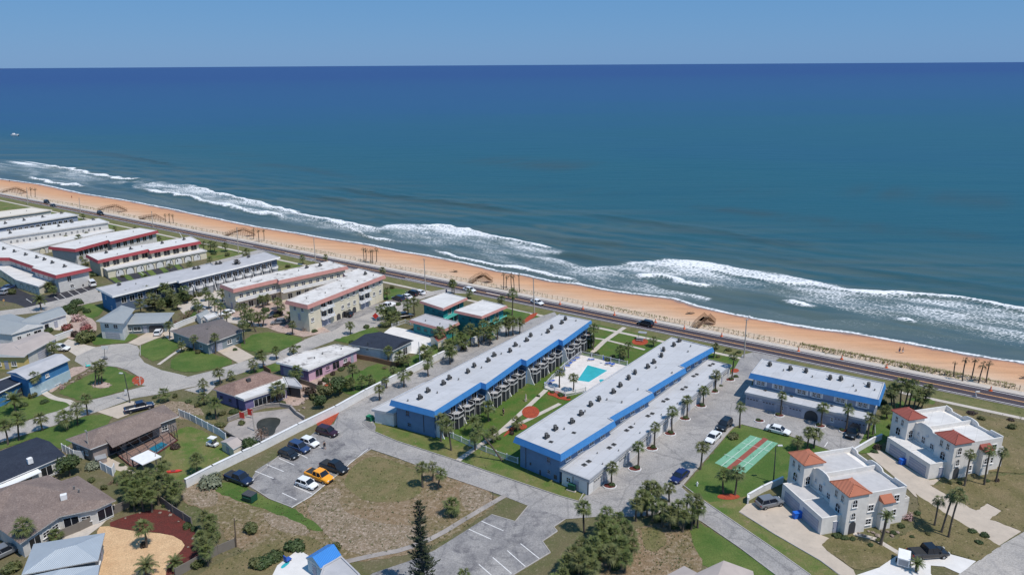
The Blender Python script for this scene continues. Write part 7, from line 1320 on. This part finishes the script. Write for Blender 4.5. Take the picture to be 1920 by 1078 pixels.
# ------------------------------------------------------------------ vehicles
def loft(b, secs, m=0):
    """secs: (x, halfwidth, z0, z1) -> rounded 8-point sections"""
    vs = []; n = 8
    for x, w_, z0, z1 in secs:
        c = min((z1-z0)*.3, .16); vs += [(x, -w_+c*.5, z0), (x, -w_, z0+c), (x, -w_, z1-c), (x, -w_+c, z1), (x, w_-c, z1), (x, w_, z1-c), (x, w_, z0+c), (x, w_-c*.5, z0)]
    fs = [(k*n+i, k*n+(i+1) % n, (k+1)*n+(i+1) % n, (k+1)*n+i) for k in range(len(secs)-1) for i in range(n)]+[tuple(range(n)), tuple(reversed(range((len(secs)-1)*n, len(secs)*n)))]
    b.add(vs, fs, m)
VK = {}
def vparts(kind):
    if kind in VK: return VK[kind]
    L_, Wd, parts = {'sedan': 4.7, 'suv': 4.7, 'pickup': 5.8, 'hatch': 4.2, 'van': 5.4, 'jeep': 4.3}[kind], {'pickup': 1.0, 'van': 1.0, 'suv': .95, 'jeep': .93}.get(kind, .90), []
    h = L_/2; zb = {'sedan': .22, 'hatch': .24}.get(kind, .34); B_ = MB(); G_ = MB(); T_ = MB(); sp_ = {'sedan': (.92, .88, 1.40, (-1.75, -1.05, .35, 1.15)), 'hatch': (.95, .9, 1.48, (-1.95, -1.45, .3, 1.05)), 'suv': (1.08, 1.02, 1.74, (-2.15, -1.85, .35, 1.15)), 'pickup': (1.12, 1.10, 1.86, (-.75, -.55, .85, 1.55)), 'van': (1.25, 1.05, 2.05, (-2.6, -2.5, 1.2, 2.0)), 'jeep': (1.12, 1.10, 1.85, (-2.0, -1.95, .35, .75))}[kind]
    zr, zf, zt, (g0, g1, g2, g3) = sp_
    loft(B_, [(-h, Wd*.88, zb+.12, zr-.12), (-h+.12, Wd*.96, zb, zr-.02), (-h+.9, Wd, zb-.04, zr), (0, Wd, zb-.04, zr-.01), (h-1.3, Wd, zb-.04, zf), (h-.45, Wd*.97, zb, zf-.12), (h-.08, Wd*.88, zb+.06, zf-.3), (h, Wd*.8, zb+.12, zf-.42)])
    k = .80
    def gl(b, z0, z1, t0, t1, m=0, ins=0): 
        f = lambda t, lo, hi: lo+(hi-lo)*t
        vs = []
        for t, z in ((t0, z0), (t1, z1)):
            xa, xb = f(t, g0, g1), f(t, g3, g2); w_ = f(t, Wd*.93, Wd*.74)+ins; vs += [(xa, -w_, z), (xb, -w_, z), (xb, w_, z), (xa, w_, z)]
        b.add(vs, [(0, 1, 5, 4), (1, 2, 6, 5), (2, 3, 7, 6), (3, 0, 4, 7), (4, 5, 6, 7)], m)
    gl(G_, zr-.03, zt-.07, 0, .9); gl(T_, zt-.09, zt, .88, 1.0, ins=.02)
    f = lambda t, lo, hi: lo+(hi-lo)*t
    for sg in (-1, 1):
        for (xa, xb) in ((g3, g2), (g0, g1), ((g0+g3)/2-.1, (g1+g2)/2-.1)): T_.tube((xa, sg*Wd*.925, zr-.04), (f(.9, xa, xb), sg*Wd*.76, zt-.06), .045, n=4)
    if kind == 'pickup':
        bed = MB(); bed.box(((-h+.25+g0)/2-.02, 0, zr+.012), (g0+h-.45, Wd*1.66, .02)); 
    WH = MB(); WH.tube((0, -.12, 0), (0, .12, 0), .36 if kind in ('pickup', 'suv', 'jeep', 'van') else .32, n=14); RM = MB(); RM.tube((0, -.125, 0), (0, .125, 0), .2, n=10)
    parts = {'body': B_.mesh('body', ['rubber']), 'windows': G_.mesh('windows', ['glass']), 'roof': T_.mesh('roof', ['rubber']), 'wheel': WH.mesh('wheel', ['rubber']), 'rim': RM.mesh('rim', ['rim'])}
    for p_ in ('body',): parts[p_].polygons.foreach_set('use_smooth', [False]*len(parts[p_].polygons))
    if kind == 'pickup': parts['bed'] = bed.mesh('bed', ['rubber'])
    hl = MB(); hl.box((0, 0, 0), (.10, .36, .16)); parts['headlight'] = hl.mesh('headlight', ['lamp_glass']); tl = MB(); tl.box((0, 0, 0), (.08, .22, .26)); parts['tail_light'] = tl.mesh('tail_light', ['tail_red']); gr_ = MB(); gr_.box((0, 0, 0), (.08, 1.0, .24)); parts['grille'] = gr_.mesh('grille', ['ac_dark']); mi = MB(); mi.box((0, 0, 0), (.12, .22, .14)); parts['mirror'] = mi.mesh('mirror', ['rubber'])
    VK[kind] = (parts, L_, Wd, zr, zf, zb, g3); return VK[kind]
def vehicle(label, x0, y0, x1, y1, kind, paint, group=None, bedc=None, roof=None, name=None, cat=None):
    """rear pixel -> front pixel at half height"""
    parts, L_, Wd, zr, zf, zb, g3 = vparts(kind); a, e = P(x0, y0, .5).to_2d(), P(x1, y1, .5).to_2d(); m_ = (a+e)/2; an = math.atan2((e-a).y, (e-a).x); nm = name or {'pickup': 'pickup_truck', 'van': 'van'}.get(kind, 'parked_car')
    r = empty(nm, (m_.x, m_.y, .05), label, cat or {'pickup': 'pickup truck', 'van': 'van'}.get(kind, 'car'), group); r.rotation_euler = (0, 0, an)
    def pm_(name, mat, loc=(0, 0, 0), par=None, sc_=(1, 1, 1)):
        o = inst(name, parts[name], par or r, loc, 0, sc_)
        if mat: o.material_slots[0].link = 'OBJECT'; o.material_slots[0].material = MATS[mat]
        return o
    pm_('body', 'paint_'+paint); pm_('windows', None); pm_('roof', roof or 'paint_'+paint)
    if kind == 'pickup': pm_('bed', bedc or 'ac_dark')
    for sx in (-1, 1):
        for sy in (-1, 1):
            w_ = pm_('wheel', None, (sx*L_*.31+(.05 if sx > 0 else 0), sy*(Wd-.1), .33)); o = inst('rim', parts['rim'], w_, (0, 0, 0))
    for sy in (-1, 1): pm_('headlight', None, (L_/2-.07, sy*Wd*.62, zf-.32)); pm_('tail_light', None, (-L_/2+.03, sy*Wd*.80, zr-.28)); pm_('mirror', 'paint_'+paint, (g3-.35, sy*(Wd+.06), zr+.06))
    pm_('grille', None, (L_/2-.02, 0, zf-.5)); return r
for a_ in [('yellow pickup truck with black bed cover and dark hood stripe', 577,885,621,902,'pickup','yellow','lot'), ('black pickup truck parked right of the yellow one', 606,869,648,884,'pickup','black','lot'), ('white car with black roof panel left of the yellow pickup', 558,901,593,913,'hatch','white','lot'),
 ('navy pickup truck parked by the silvery mound', 424,889,473,907,'pickup','navy','lot'), ('black car, nearest in the row along the white wall', 526,846,557,857,'hatch','black','lot'), ('slate blue station wagon between the black and the white car', 545,834,578,846,'suv','slate_blue','lot'), ('white car in the row between blue and maroon ones', 564,824,597,835,'hatch','white','lot'), ('maroon car at the top of the parking lot by the red mulch', 597,806,631,815,'suv','maroon','lot'),
 ('dark blue sedan parked at the kerb of the court lawn', 1284,884,1264,901,'sedan','blue','drive'), ('white sedan with dark windscreen above the court lawn', 1346,812,1328,828,'sedan','white','drive'), ('black car parked just beyond the white sedan', 1367,789,1349,806,'suv','black','drive'), ('white sedan parked sideways above the shuffleboard court', 1438,801,1481,812,'sedan','white','drive'), ('black boxy off-roader at the end of the shorter garage', 1606,803,1590,823,'jeep','black','drive'),
 ('grey hatchback in front of the orange-tiled villa garage', 1423,947,1463,938,'suv','grey',None), ('black pickup truck towing position beside the white trailer', 1712,1039,1768,1035,'pickup','black',None), ('navy pickup truck on the driveway above the long brown roof', 246,768,276,761,'pickup','navy',None), ('dark car half hidden at the lower left edge', -6,1042,24,1028,'suv','grey',None),
 ('black car driving on the highway beyond the seaside lawn', 1226,611,1194,604,'suv','black','hw'), ('white sedan driving on the highway behind the teal blocks', 996,563,1019,571,'sedan','white','hw'), ('white car turning off the highway near the utility pole', 871,541,890,546,'sedan','white','hw'), ('dark car driving on the far highway, nearer of the two', 80,377,96,382,'suv','black','hw'), ('dark car driving on the far highway, behind the first', 94,384,106,388,'sedan','black','hw'), ('dark car on the highway left of the close walkovers', 182,399,195,403,'suv','black','hw'),
 ('white car nearest the highway in the row by the condominium', 795,551,777,547,'sedan','white','row'), ('black car second in the row by the condominium', 781,553,764,549,'suv','black','row'), ('white sedan third in the row by the condominium', 770,559,753,554,'sedan','white','row'), ('dark blue car at the row end by the condominium lawn', 756,563,738,558,'suv','navy','row'), ('white pickup truck parked by the street palms', 738,570,716,580,'pickup','white',None), ('black car in front of the three storey condominium', 658,592,637,589,'suv','black',None), ('dark car under the courtyard clump palms', 527,587,503,594,'suv','black',None), ('grey car beside the courtyard clump palms', 532,603,512,605,'hatch','grey',None), ('white car parked at the condominium forecourt', 433,585,417,589,'sedan','white',None), ('silver car under the trees by the light lane', 365,577,382,577,'sedan','silver',None),
 ('white van at the end of the black parking bays', 180,540,165,526,'van','white',None), ('white car on the taupe house driveway', 294,628,301,619,'hatch','white',None), ('white car at the yellow house garage', 105,654,122,654,'suv','white',None), ('silver car in the left black lot, front', 4,551,22,544,'suv','silver',None), ('blue car in the left black lot, back', 8,541,26,536,'sedan','slate_blue',None), ('dark car parked left of the teal block', 752,594,766,592,'suv','black',None), ('white car in the green and black bays', 297,503,300,506,'sedan','white',None)][:-1]:
    vehicle(*a_[:7], group={'lot': 'cars in the parking lot', 'drive': 'cars by the shuffleboard lawn', 'hw': 'cars on the highway', 'row': 'cars in the row by the condominium'}.get(a_[7]), bedc={'white': 'trim_white'}.get(a_[6]))
# trailer, golf cart, dumpster, bins, boxes
def frame_obj(name, label, cat, x, y, rz, group=None): r = empty(name, P(x, y), label, cat, group); r.rotation_euler = (0, 0, rz); return r
def lb(r, name, mat, boxes, tubes=()):
    b = MB(); [b.box(c, s) for c, s in boxes]; [b.tube(*t) for t in tubes]; return b.build(name, mat, r, world=False)
r = frame_obj('utility_trailer', 'small white boxy trailer behind the black pickup', 'trailer', 1693, 1056, R(60)); lb(r, 'body', 'trim_white', [((0, 0, 1.0), (2.6, 1.6, 1.2)), ((1.5, 0, .45), (.9, .1, .1))]); lb(r, 'hatch', 'grey_trim', [((-1.32, 0, 1.0), (.06, 1.2, .9))]); [lb(r, 'wheel', 'rubber', [], [((0, s*.8, .33), (0, s*.98, .33), .32, .32, 12)]) for s in (-1, 1)]
r = frame_obj('golf_cart', 'white golf cart beside the beige garden shed', 'golf cart', 399, 836, R(160)); lb(r, 'body', 'trim_white', [((0, 0, .5), (2.2, 1.1, .35)), ((.8, 0, .75), (.5, 1.1, .3))]); lb(r, 'roof', 'canvas_white', [((-.1, 0, 1.85), (1.5, 1.15, .08))]); lb(r, 'seat', 'dark_trim', [((-.3, 0, .82), (.5, 1.0, .25)), ((-.55, 0, 1.1), (.12, 1.0, .45))])
for sx in (-.75, .55):
    for sy in (-.5, .5): lb(r, 'roof_post', 'steel', [], [((sx, sy, .7), (sx*.9, sy, 1.85), .03, .03, 5)]); lb(r, 'wheel', 'rubber', [], [((sx, sy-.08, .25), (sx, sy+.08, .25), .25, .25, 10)])
r = frame_obj('dumpster', 'dark green dumpster on the grass strip near the parking lot', 'dumpster', 469, 938, R(-25)); lb(r, 'body', 'dumpster_green', [((0, 0, .75), (2.1, 1.4, 1.2)), ((0, .78, .9), (1.6, .12, .12)), ((0, -.78, .9), (1.6, .12, .12))]); lb(r, 'lid', 'dark_trim', [((-.52, 0, 1.4), (1.0, 1.5, .07)), ((.52, 0, 1.4), (1.0, 1.5, .07))]); [lb(r, 'caster', 'rubber', [((sx, sy, .08), (.2, .1, .16))]) for sx in (-.8, .8) for sy in (-.5, .5)]
for lab, x, y in (('green utility cabinet at the corner of the left blue row', 694, 789), ('dark green utility cabinet by the garage end wall', 1073, 918)):
    r = frame_obj('utility_cabinet', lab, 'utility cabinet', x, y, R(-30)); lb(r, 'pad', 'concrete', [((0, 0, .08), (1.7, 1.3, .16))]); lb(r, 'cabinet', 'box_green' if x < 700 else 'dumpster_green', [((0, 0, .65), (1.3, 1.0, 1.0)), ((0, 0, 1.17), (1.36, 1.06, .06))]); lb(r, 'door', 'dumpster_green', [((0, -.52, .62), (1.1, .04, .8))])
for lab, x, y in (('bright blue wheeled bin by the orange-tiled villa garage', 1491, 971), ('bright blue bin pair by the crimson-tiled villa garage', 1690, 870)):
    r = frame_obj('wheeled_bin', lab, 'bin', x, y, R(15)); lb(r, 'body', 'bin_blue', [((0, 0, .55), (.75, .7, .95)), ((.8, 0, .55), (.6, .7, .95))]); lb(r, 'lid', 'bin_blue', [((0, -.03, 1.08), (.82, .8, .1)), ((.8, -.03, 1.08), (.66, .8, .1))]); lb(r, 'wheel', 'rubber', [], [((-.3, .38, .12), (1.0, .38, .12), .12, .12, 8)])
r = frame_obj('picnic_table', 'picnic table in the round red mulch bed near the highway', 'picnic table', 1200, 639, R(-20)); lb(r, 'tabletop', 'grey_trim', [((0, 0, .78), (1.9, .8, .07))]); lb(r, 'bench', 'grey_trim', [((0, .75, .45), (1.9, .28, .06))]); lb(r, 'bench', 'grey_trim', [((0, -.75, .45), (1.9, .28, .06))]); [lb(r, 'leg', 'steel', [((sx, 0, .4), (.08, 1.5, .08)), ((sx, 0, .4), (.08, .1, .76))]) for sx in (-.7, .7)]
r = frame_obj('shade_canopy', 'small grey canopy over the picnic bed', 'canopy', 1204, 637, R(-20)); lb(r, 'roof', 'grey_trim', [((0, 0, 2.1), (2.2, 1.4, .08))]); [lb(r, 'post', 'steel', [((sx, sy, 1.03), (.07, .07, 2.06))]) for sx in (-1, 1) for sy in (-.6, .6)]
r = frame_obj('basketball_hoop', 'portable basketball hoop at the edge of the cul-de-sac', 'basketball hoop', 197, 674, 0); lb(r, 'base', 'dark_trim', [((0, 0, .15), (1.1, .7, .3))]); lb(r, 'pole', 'dark_trim', [], [((0, 0, .2), (0, .5, 2.7), .06, .06, 6)]); lb(r, 'backboard', 'canvas_white', [((0, .75, 2.9), (1.6, .06, 1.0))]); lb(r, 'rim', 'orange_plastic', [((0, 1.0, 2.65), (.4, .4, .03))])
r = frame_obj('hot_tub', 'covered grey hot tub beside the dark pool cage', 'hot tub', 190, 865, R(35)); lb(r, 'tub', 'wall_taupe', [((0, 0, .45), (1.8, 1.8, .9))]); lb(r, 'cover', 'grey_trim', [((0, 0, .95), (1.9, 1.9, .1))])
lm = MB(); lm.box((0, 0, .32), (1.3, .6, .06)); lm.box((-.85, 0, .52), (.6, .6, .05)); [lm.box((x, y, .15), (.05, .05, .3)) for x in (-.6, .6) for y in (-.25, .25)]
LFB = lm.mesh('frame', ['trim_white']); lc = MB(); lc.box((0, 0, .38), (1.2, .52, .06)); lc.box((-.82, 0, .58), (.5, .52, .05)); LCB = lc.mesh('cushion', ['canvas_blue'])
for i, (x, y) in enumerate([(1064,688),(1070,683),(1076,678),(1083,673),(1055,698),(1052,703),(1110,676),(1145,684),(1150,685),(1141,683),(1036,716),(1030,721)]):
    r = frame_obj('sun_lounger', f'{ordn(i)} lounger on the pool deck, counted from the left side', 'lounger', x, y, random.uniform(-.5, 1.2), 'pool loungers'); inst('frame', LFB, r); inst('cushion', LCB, r)
for i, (x, y) in enumerate([(1058,703),(1131,682)]):
    r = frame_obj('parasol', f'closed blue parasol on the {"left" if i == 0 else "far"} side of the pool', 'parasol', x, y, 0, 'pool parasols'); lb(r, 'pole', 'trim_white', [], [((0, 0, 0), (0, 0, 2.3), .03, .03, 6)]); lb(r, 'canopy', 'canvas_blue', [], [((0, 0, 1.1), (0, 0, 2.2), .22, .05, 8)])
r = frame_obj('garden_statue', 'small pale statue on the courtyard lawn', 'statue', 986, 752, 0); lb(r, 'pedestal', 'concrete', [((0, 0, .3), (.5, .5, .6))]); lb(r, 'figure', 'concrete_tan', [], [((0, 0, .6), (0, 0, 1.4), .22, .14, 8), ((0, 0, 1.4), (0, 0, 1.7), .12, .08, 8)])
r = frame_obj('fire_hydrant', 'small white hydrant on the court lawn corner', 'hydrant', 1307, 911, 0); lb(r, 'barrel', 'trim_white', [], [((0, 0, 0), (0, 0, .75), .14, .12, 10), ((0, 0, .75), (0, 0, .9), .14, .04, 10), ((-.24, 0, .5), (.24, 0, .5), .06, .06, 6)])
r = frame_obj('kayak', 'red kayak lying in the cage house garden', 'kayak', 325, 885, R(10)); lb(r, 'hull', 'sign_red', [((0, 0, .18), (1.8, .6, .25))], [((.9, 0, .2), (1.6, 0, .25), .26, .03, 8), ((-.9, 0, .2), (-1.6, 0, .25), .26, .03, 8)]); lb(r, 'cockpit', 'dark_trim', [((0, 0, .31), (.8, .35, .03))])
for lab, x, y, mt, rz in (('blue pool slide cover on the white patio by the blue-roofed house', 540, 1052, 'canvas_blue', .9), ('turquoise garden toy by the pink gravel bed', 166, 688, 'aqua', .5), ('blue chair beside the white vinyl garden fence', 325, 801, 'canvas_blue', .3)):
    r = frame_obj('garden_chair', lab, 'garden chair', x, y, rz); lb(r, 'seat', mt, [((0, 0, .42), (.9, .8, .1))]); lb(r, 'backrest', mt, [((-.42, 0, .8), (.1, .8, .7))]); [lb(r, 'leg', 'dark_trim', [((sx, sy, .2), (.06, .06, .4))]) for sx in (-.35, .35) for sy in (-.3, .3)]
# rocks round beds
rk = MB(); random.seed(8)
ico = [Vector((random.gauss(0, 1), random.gauss(0, 1), random.gauss(0, 1))).normalized() for _ in range(14)]
import bmesh
bmm = bmesh.new(); bmesh.ops.create_icosphere(bmm, subdivisions=1, radius=.5)
for v in bmm.verts: v.co *= random.uniform(.75, 1.15); v.co.z *= .6
ROCK = bpy.data.meshes.new('rock'); bmm.to_mesh(ROCK); bmm.free(); ROCK.materials.append(MATS['rock'])
def rocks(n, label, pts, s=.7, group=None):
    for i, (x, y) in enumerate(sorted(pts)): p = P(x, y); o = inst('rock', ROCK, None, (p.x, p.y, .1), random.uniform(0, 6), (s*random.uniform(.7, 1.4),)*3); tag(o, f'{ordn(i)} '+label, 'rock', group)
rocks(0, 'brown rock from the left in the line edging the pink gravel', [(105+i*6.2, 727-i*2.7+random.uniform(-4, 4)) for i in range(12)], .9, 'gravel bed rocks')
rocks(0, 'small rock from the left around the island palm trio', [(190+18*math.cos(a), 723+5*math.sin(a)) for a in np.arange(0, 6.2, .8)], .7, 'island bed rocks')
rocks(0, 'pale rock from the left on the red mulch yard', [(210,975),(235,972),(262,962),(300,962),(318,958),(335,978),(350,992),(362,1010),(353,1026),(320,966)], .5, 'mulch yard rocks')
rocks(0, 'rock from the left in the bed by the street lamp', [(250,718),(256,722),(262,716),(265,711),(258,711)], .7, 'corner bed rocks')
rocks(0, 'pale rock from the left before the orange-tiled villa', [(1610+i*9, 1000+5*math.sin(i*2)) for i in range(9)], .7, 'villa bed rocks')
rocks(0, 'pale rock from the left on the condominium courtyard gravel', [(500+random.uniform(-40, 90), 590+random.uniform(-18, 26)) for i in range(14)], .8, 'courtyard rocks')
rocks(0, 'brown rock from the left by the drained pool surround', [(560,770),(568,756),(575,748),(552,752),(570,765)], .8, 'pool yard rocks')
print('misc ok')
# ------------------------------------------------------------------ people, gulls of foam-free detail: small figures seen from afar
def person(label, x, y, rz, top, legs, z=0.0, stride=.18, arm=.25):
    p = P(x, y, z); r = empty('person', p, label, 'person'); r.rotation_euler = (0, 0, rz); me = bpy.data.meshes.new('body'); 
    V = [((0, 0, .95), .145), ((0, 0, 1.15), .13), ((0, 0, 1.38), .155), ((0, 0, 1.50), .07), ((0, .01, 1.58), .085), ((0, .02, 1.68), .105), ((0, .02, 1.76), .07),
         ((-.10, .02, .90), .10), ((-.12, stride*.5, .50), .065), ((-.12, stride*.1, .08), .045), ((-.12, stride*.1+.14, .04), .035),
         ((.10, 0, .90), .10), ((.12, stride*.2, .50), .065), ((.12, -stride, .10), .045), ((.12, -stride+.14, .05), .035),
         ((-.20, 0, 1.40), .055), ((-.27, -.05, 1.13), .042), ((-.27, arm, .92), .032), ((-.27, arm+.09, .86), .03), ((.20, 0, 1.40), .055), ((.27, .05, 1.13), .042), ((.27, -arm*.3, .88), .032), ((.27, -arm*.3+.05, .79), .03)]
    E = [(0, 1), (1, 2), (2, 3), (3, 4), (4, 5), (5, 6), (0, 7), (7, 8), (8, 9), (9, 10), (0, 11), (11, 12), (12, 13), (13, 14), (2, 15), (15, 16), (16, 17), (17, 18), (2, 19), (19, 20), (20, 21), (21, 22)]
    me.from_pydata([v for v, _ in V], E, []); me.materials.append(MATS['skin']); o = bpy.data.objects.new('body', me); COL.objects.link(o); o.parent = r; md = o.modifiers.new('skin', 'SKIN'); 
    sv = me.skin_vertices if me.skin_vertices else None
    if not len(me.skin_vertices): 
        bm_ = bmesh.new(); bm_.from_mesh(me); bm_.verts.layers.skin.verify(); bm_.to_mesh(me); bm_.free()
    for i, (_, rr) in enumerate(V): me.skin_vertices[0].data[i].radius = (rr, rr)
    me.skin_vertices[0].data[0].use_root = True; sb = o.modifiers.new('sub', 'SUBSURF'); sb.levels = 1; sb.render_levels = 1
    b = MB(); b.tube((0, 0, .95), (0, 0, 1.42), .19, .21, 10); b.build('shirt', top, r, world=False); b = MB(); b.tube((-.10, .02, .97), (-.12, stride*.45, .52), .125, .09, 9); b.tube((.10, 0, .97), (.12, stride*.2, .52), .125, .09, 9); b.build('shorts', legs, r, world=False); b = MB(); b.tube((0, .005, 1.68), (0, .0, 1.83), .115, .06, 9); b.build('hair', 'cloth_dark', r, world=False)
person('person in dark clothes walking across the parking lot', 609, 842, R(40), 'cloth_dark', 'cloth_dark'); person('person in a dark top on the beach beyond the orange cones, left of the pair', 1686, 662, R(20), 'cloth_dark', 'cloth_blue', -3.3); person('person in light shorts on the beach, right of the pair', 1692, 663, R(200), 'skin', 'canvas_white', -3.3)
person('lone person in red on the far beach near the first dark car', 135, 372, R(90), 'cloth_red', 'cloth_dark', -3.2); person('lone person on the far beach at the left edge', 18, 342, R(90), 'cloth_dark', 'cloth_dark', -3.4); person('person in blue at the street corner by the teal block', 837, 551, R(200), 'cloth_blue', 'cloth_dark'); person('person in dark clothes walking on the courtyard path', 944, 779, R(140), 'cloth_dark', 'cloth_dark')
# beach buggy / washed-up wood
def drift(label, x, y, s):
    p = P(x, y, -3.2); r = empty('driftwood', p, label, 'driftwood'); random.seed(int(x)); b = MB()
    for k in range(5): a = random.uniform(-.4, .4); b.tube((p.x-s*random.uniform(.5, 1), p.y+random.uniform(-.5, .5), -3.1), (p.x+s*random.uniform(.5, 1), p.y+a*s, -3.1+random.uniform(0, .7)), .16, .06, 6)
    b.build('trunk', 'pole_wood', r); b = MB(); [b.tube((p.x+s*random.uniform(-.8, .8), p.y, -3.0), (p.x+s*random.uniform(-1, 1), p.y+random.uniform(-.6, .6), -2.2), .05, .02, 5) for _ in range(6)]; b.build('branch', 'pole_wood', r)
drift('dark driftwood heap on the sand opposite the black highway car', 1293, 589, 1.6); drift('dark driftwood heap on the sand behind the teal blocks', 851, 511, 1.8); drift('dark driftwood lump at the right edge of the beach', 1918, 710, 1.6)
r = empty('motor_boat', P(28, 255, ZW), 'tiny white boat with foam wake far out at the left', 'boat'); b = MB(); c_ = P(28, 255, ZW); b.add([(c_.x-3.5, c_.y-1.5, ZW), (c_.x+3.5, c_.y-1.5, ZW), (c_.x+5, c_.y, ZW+1.6), (c_.x+3.5, c_.y+1.5, ZW), (c_.x-3.5, c_.y+1.5, ZW), (c_.x-3.5, c_.y-1.9, ZW+1.5), (c_.x+3.5, c_.y-1.9, ZW+1.6), (c_.x+3.5, c_.y+1.9, ZW+1.6), (c_.x-3.5, c_.y+1.9, ZW+1.5)], [(0, 1, 6, 5), (1, 2, 6), (2, 3, 7), (3, 4, 8, 7), (4, 0, 5, 8), (5, 6, 2, 7, 8)]); b.build('hull', 'trim_white', r); b = MB(); b.box((c_.x-1, c_.y, ZW+2.2), (2.4, 1.8, 1.3), 0, 0, .8); b.build('cabin', 'trim_white', r)
print('objects', len(bpy.data.objects))
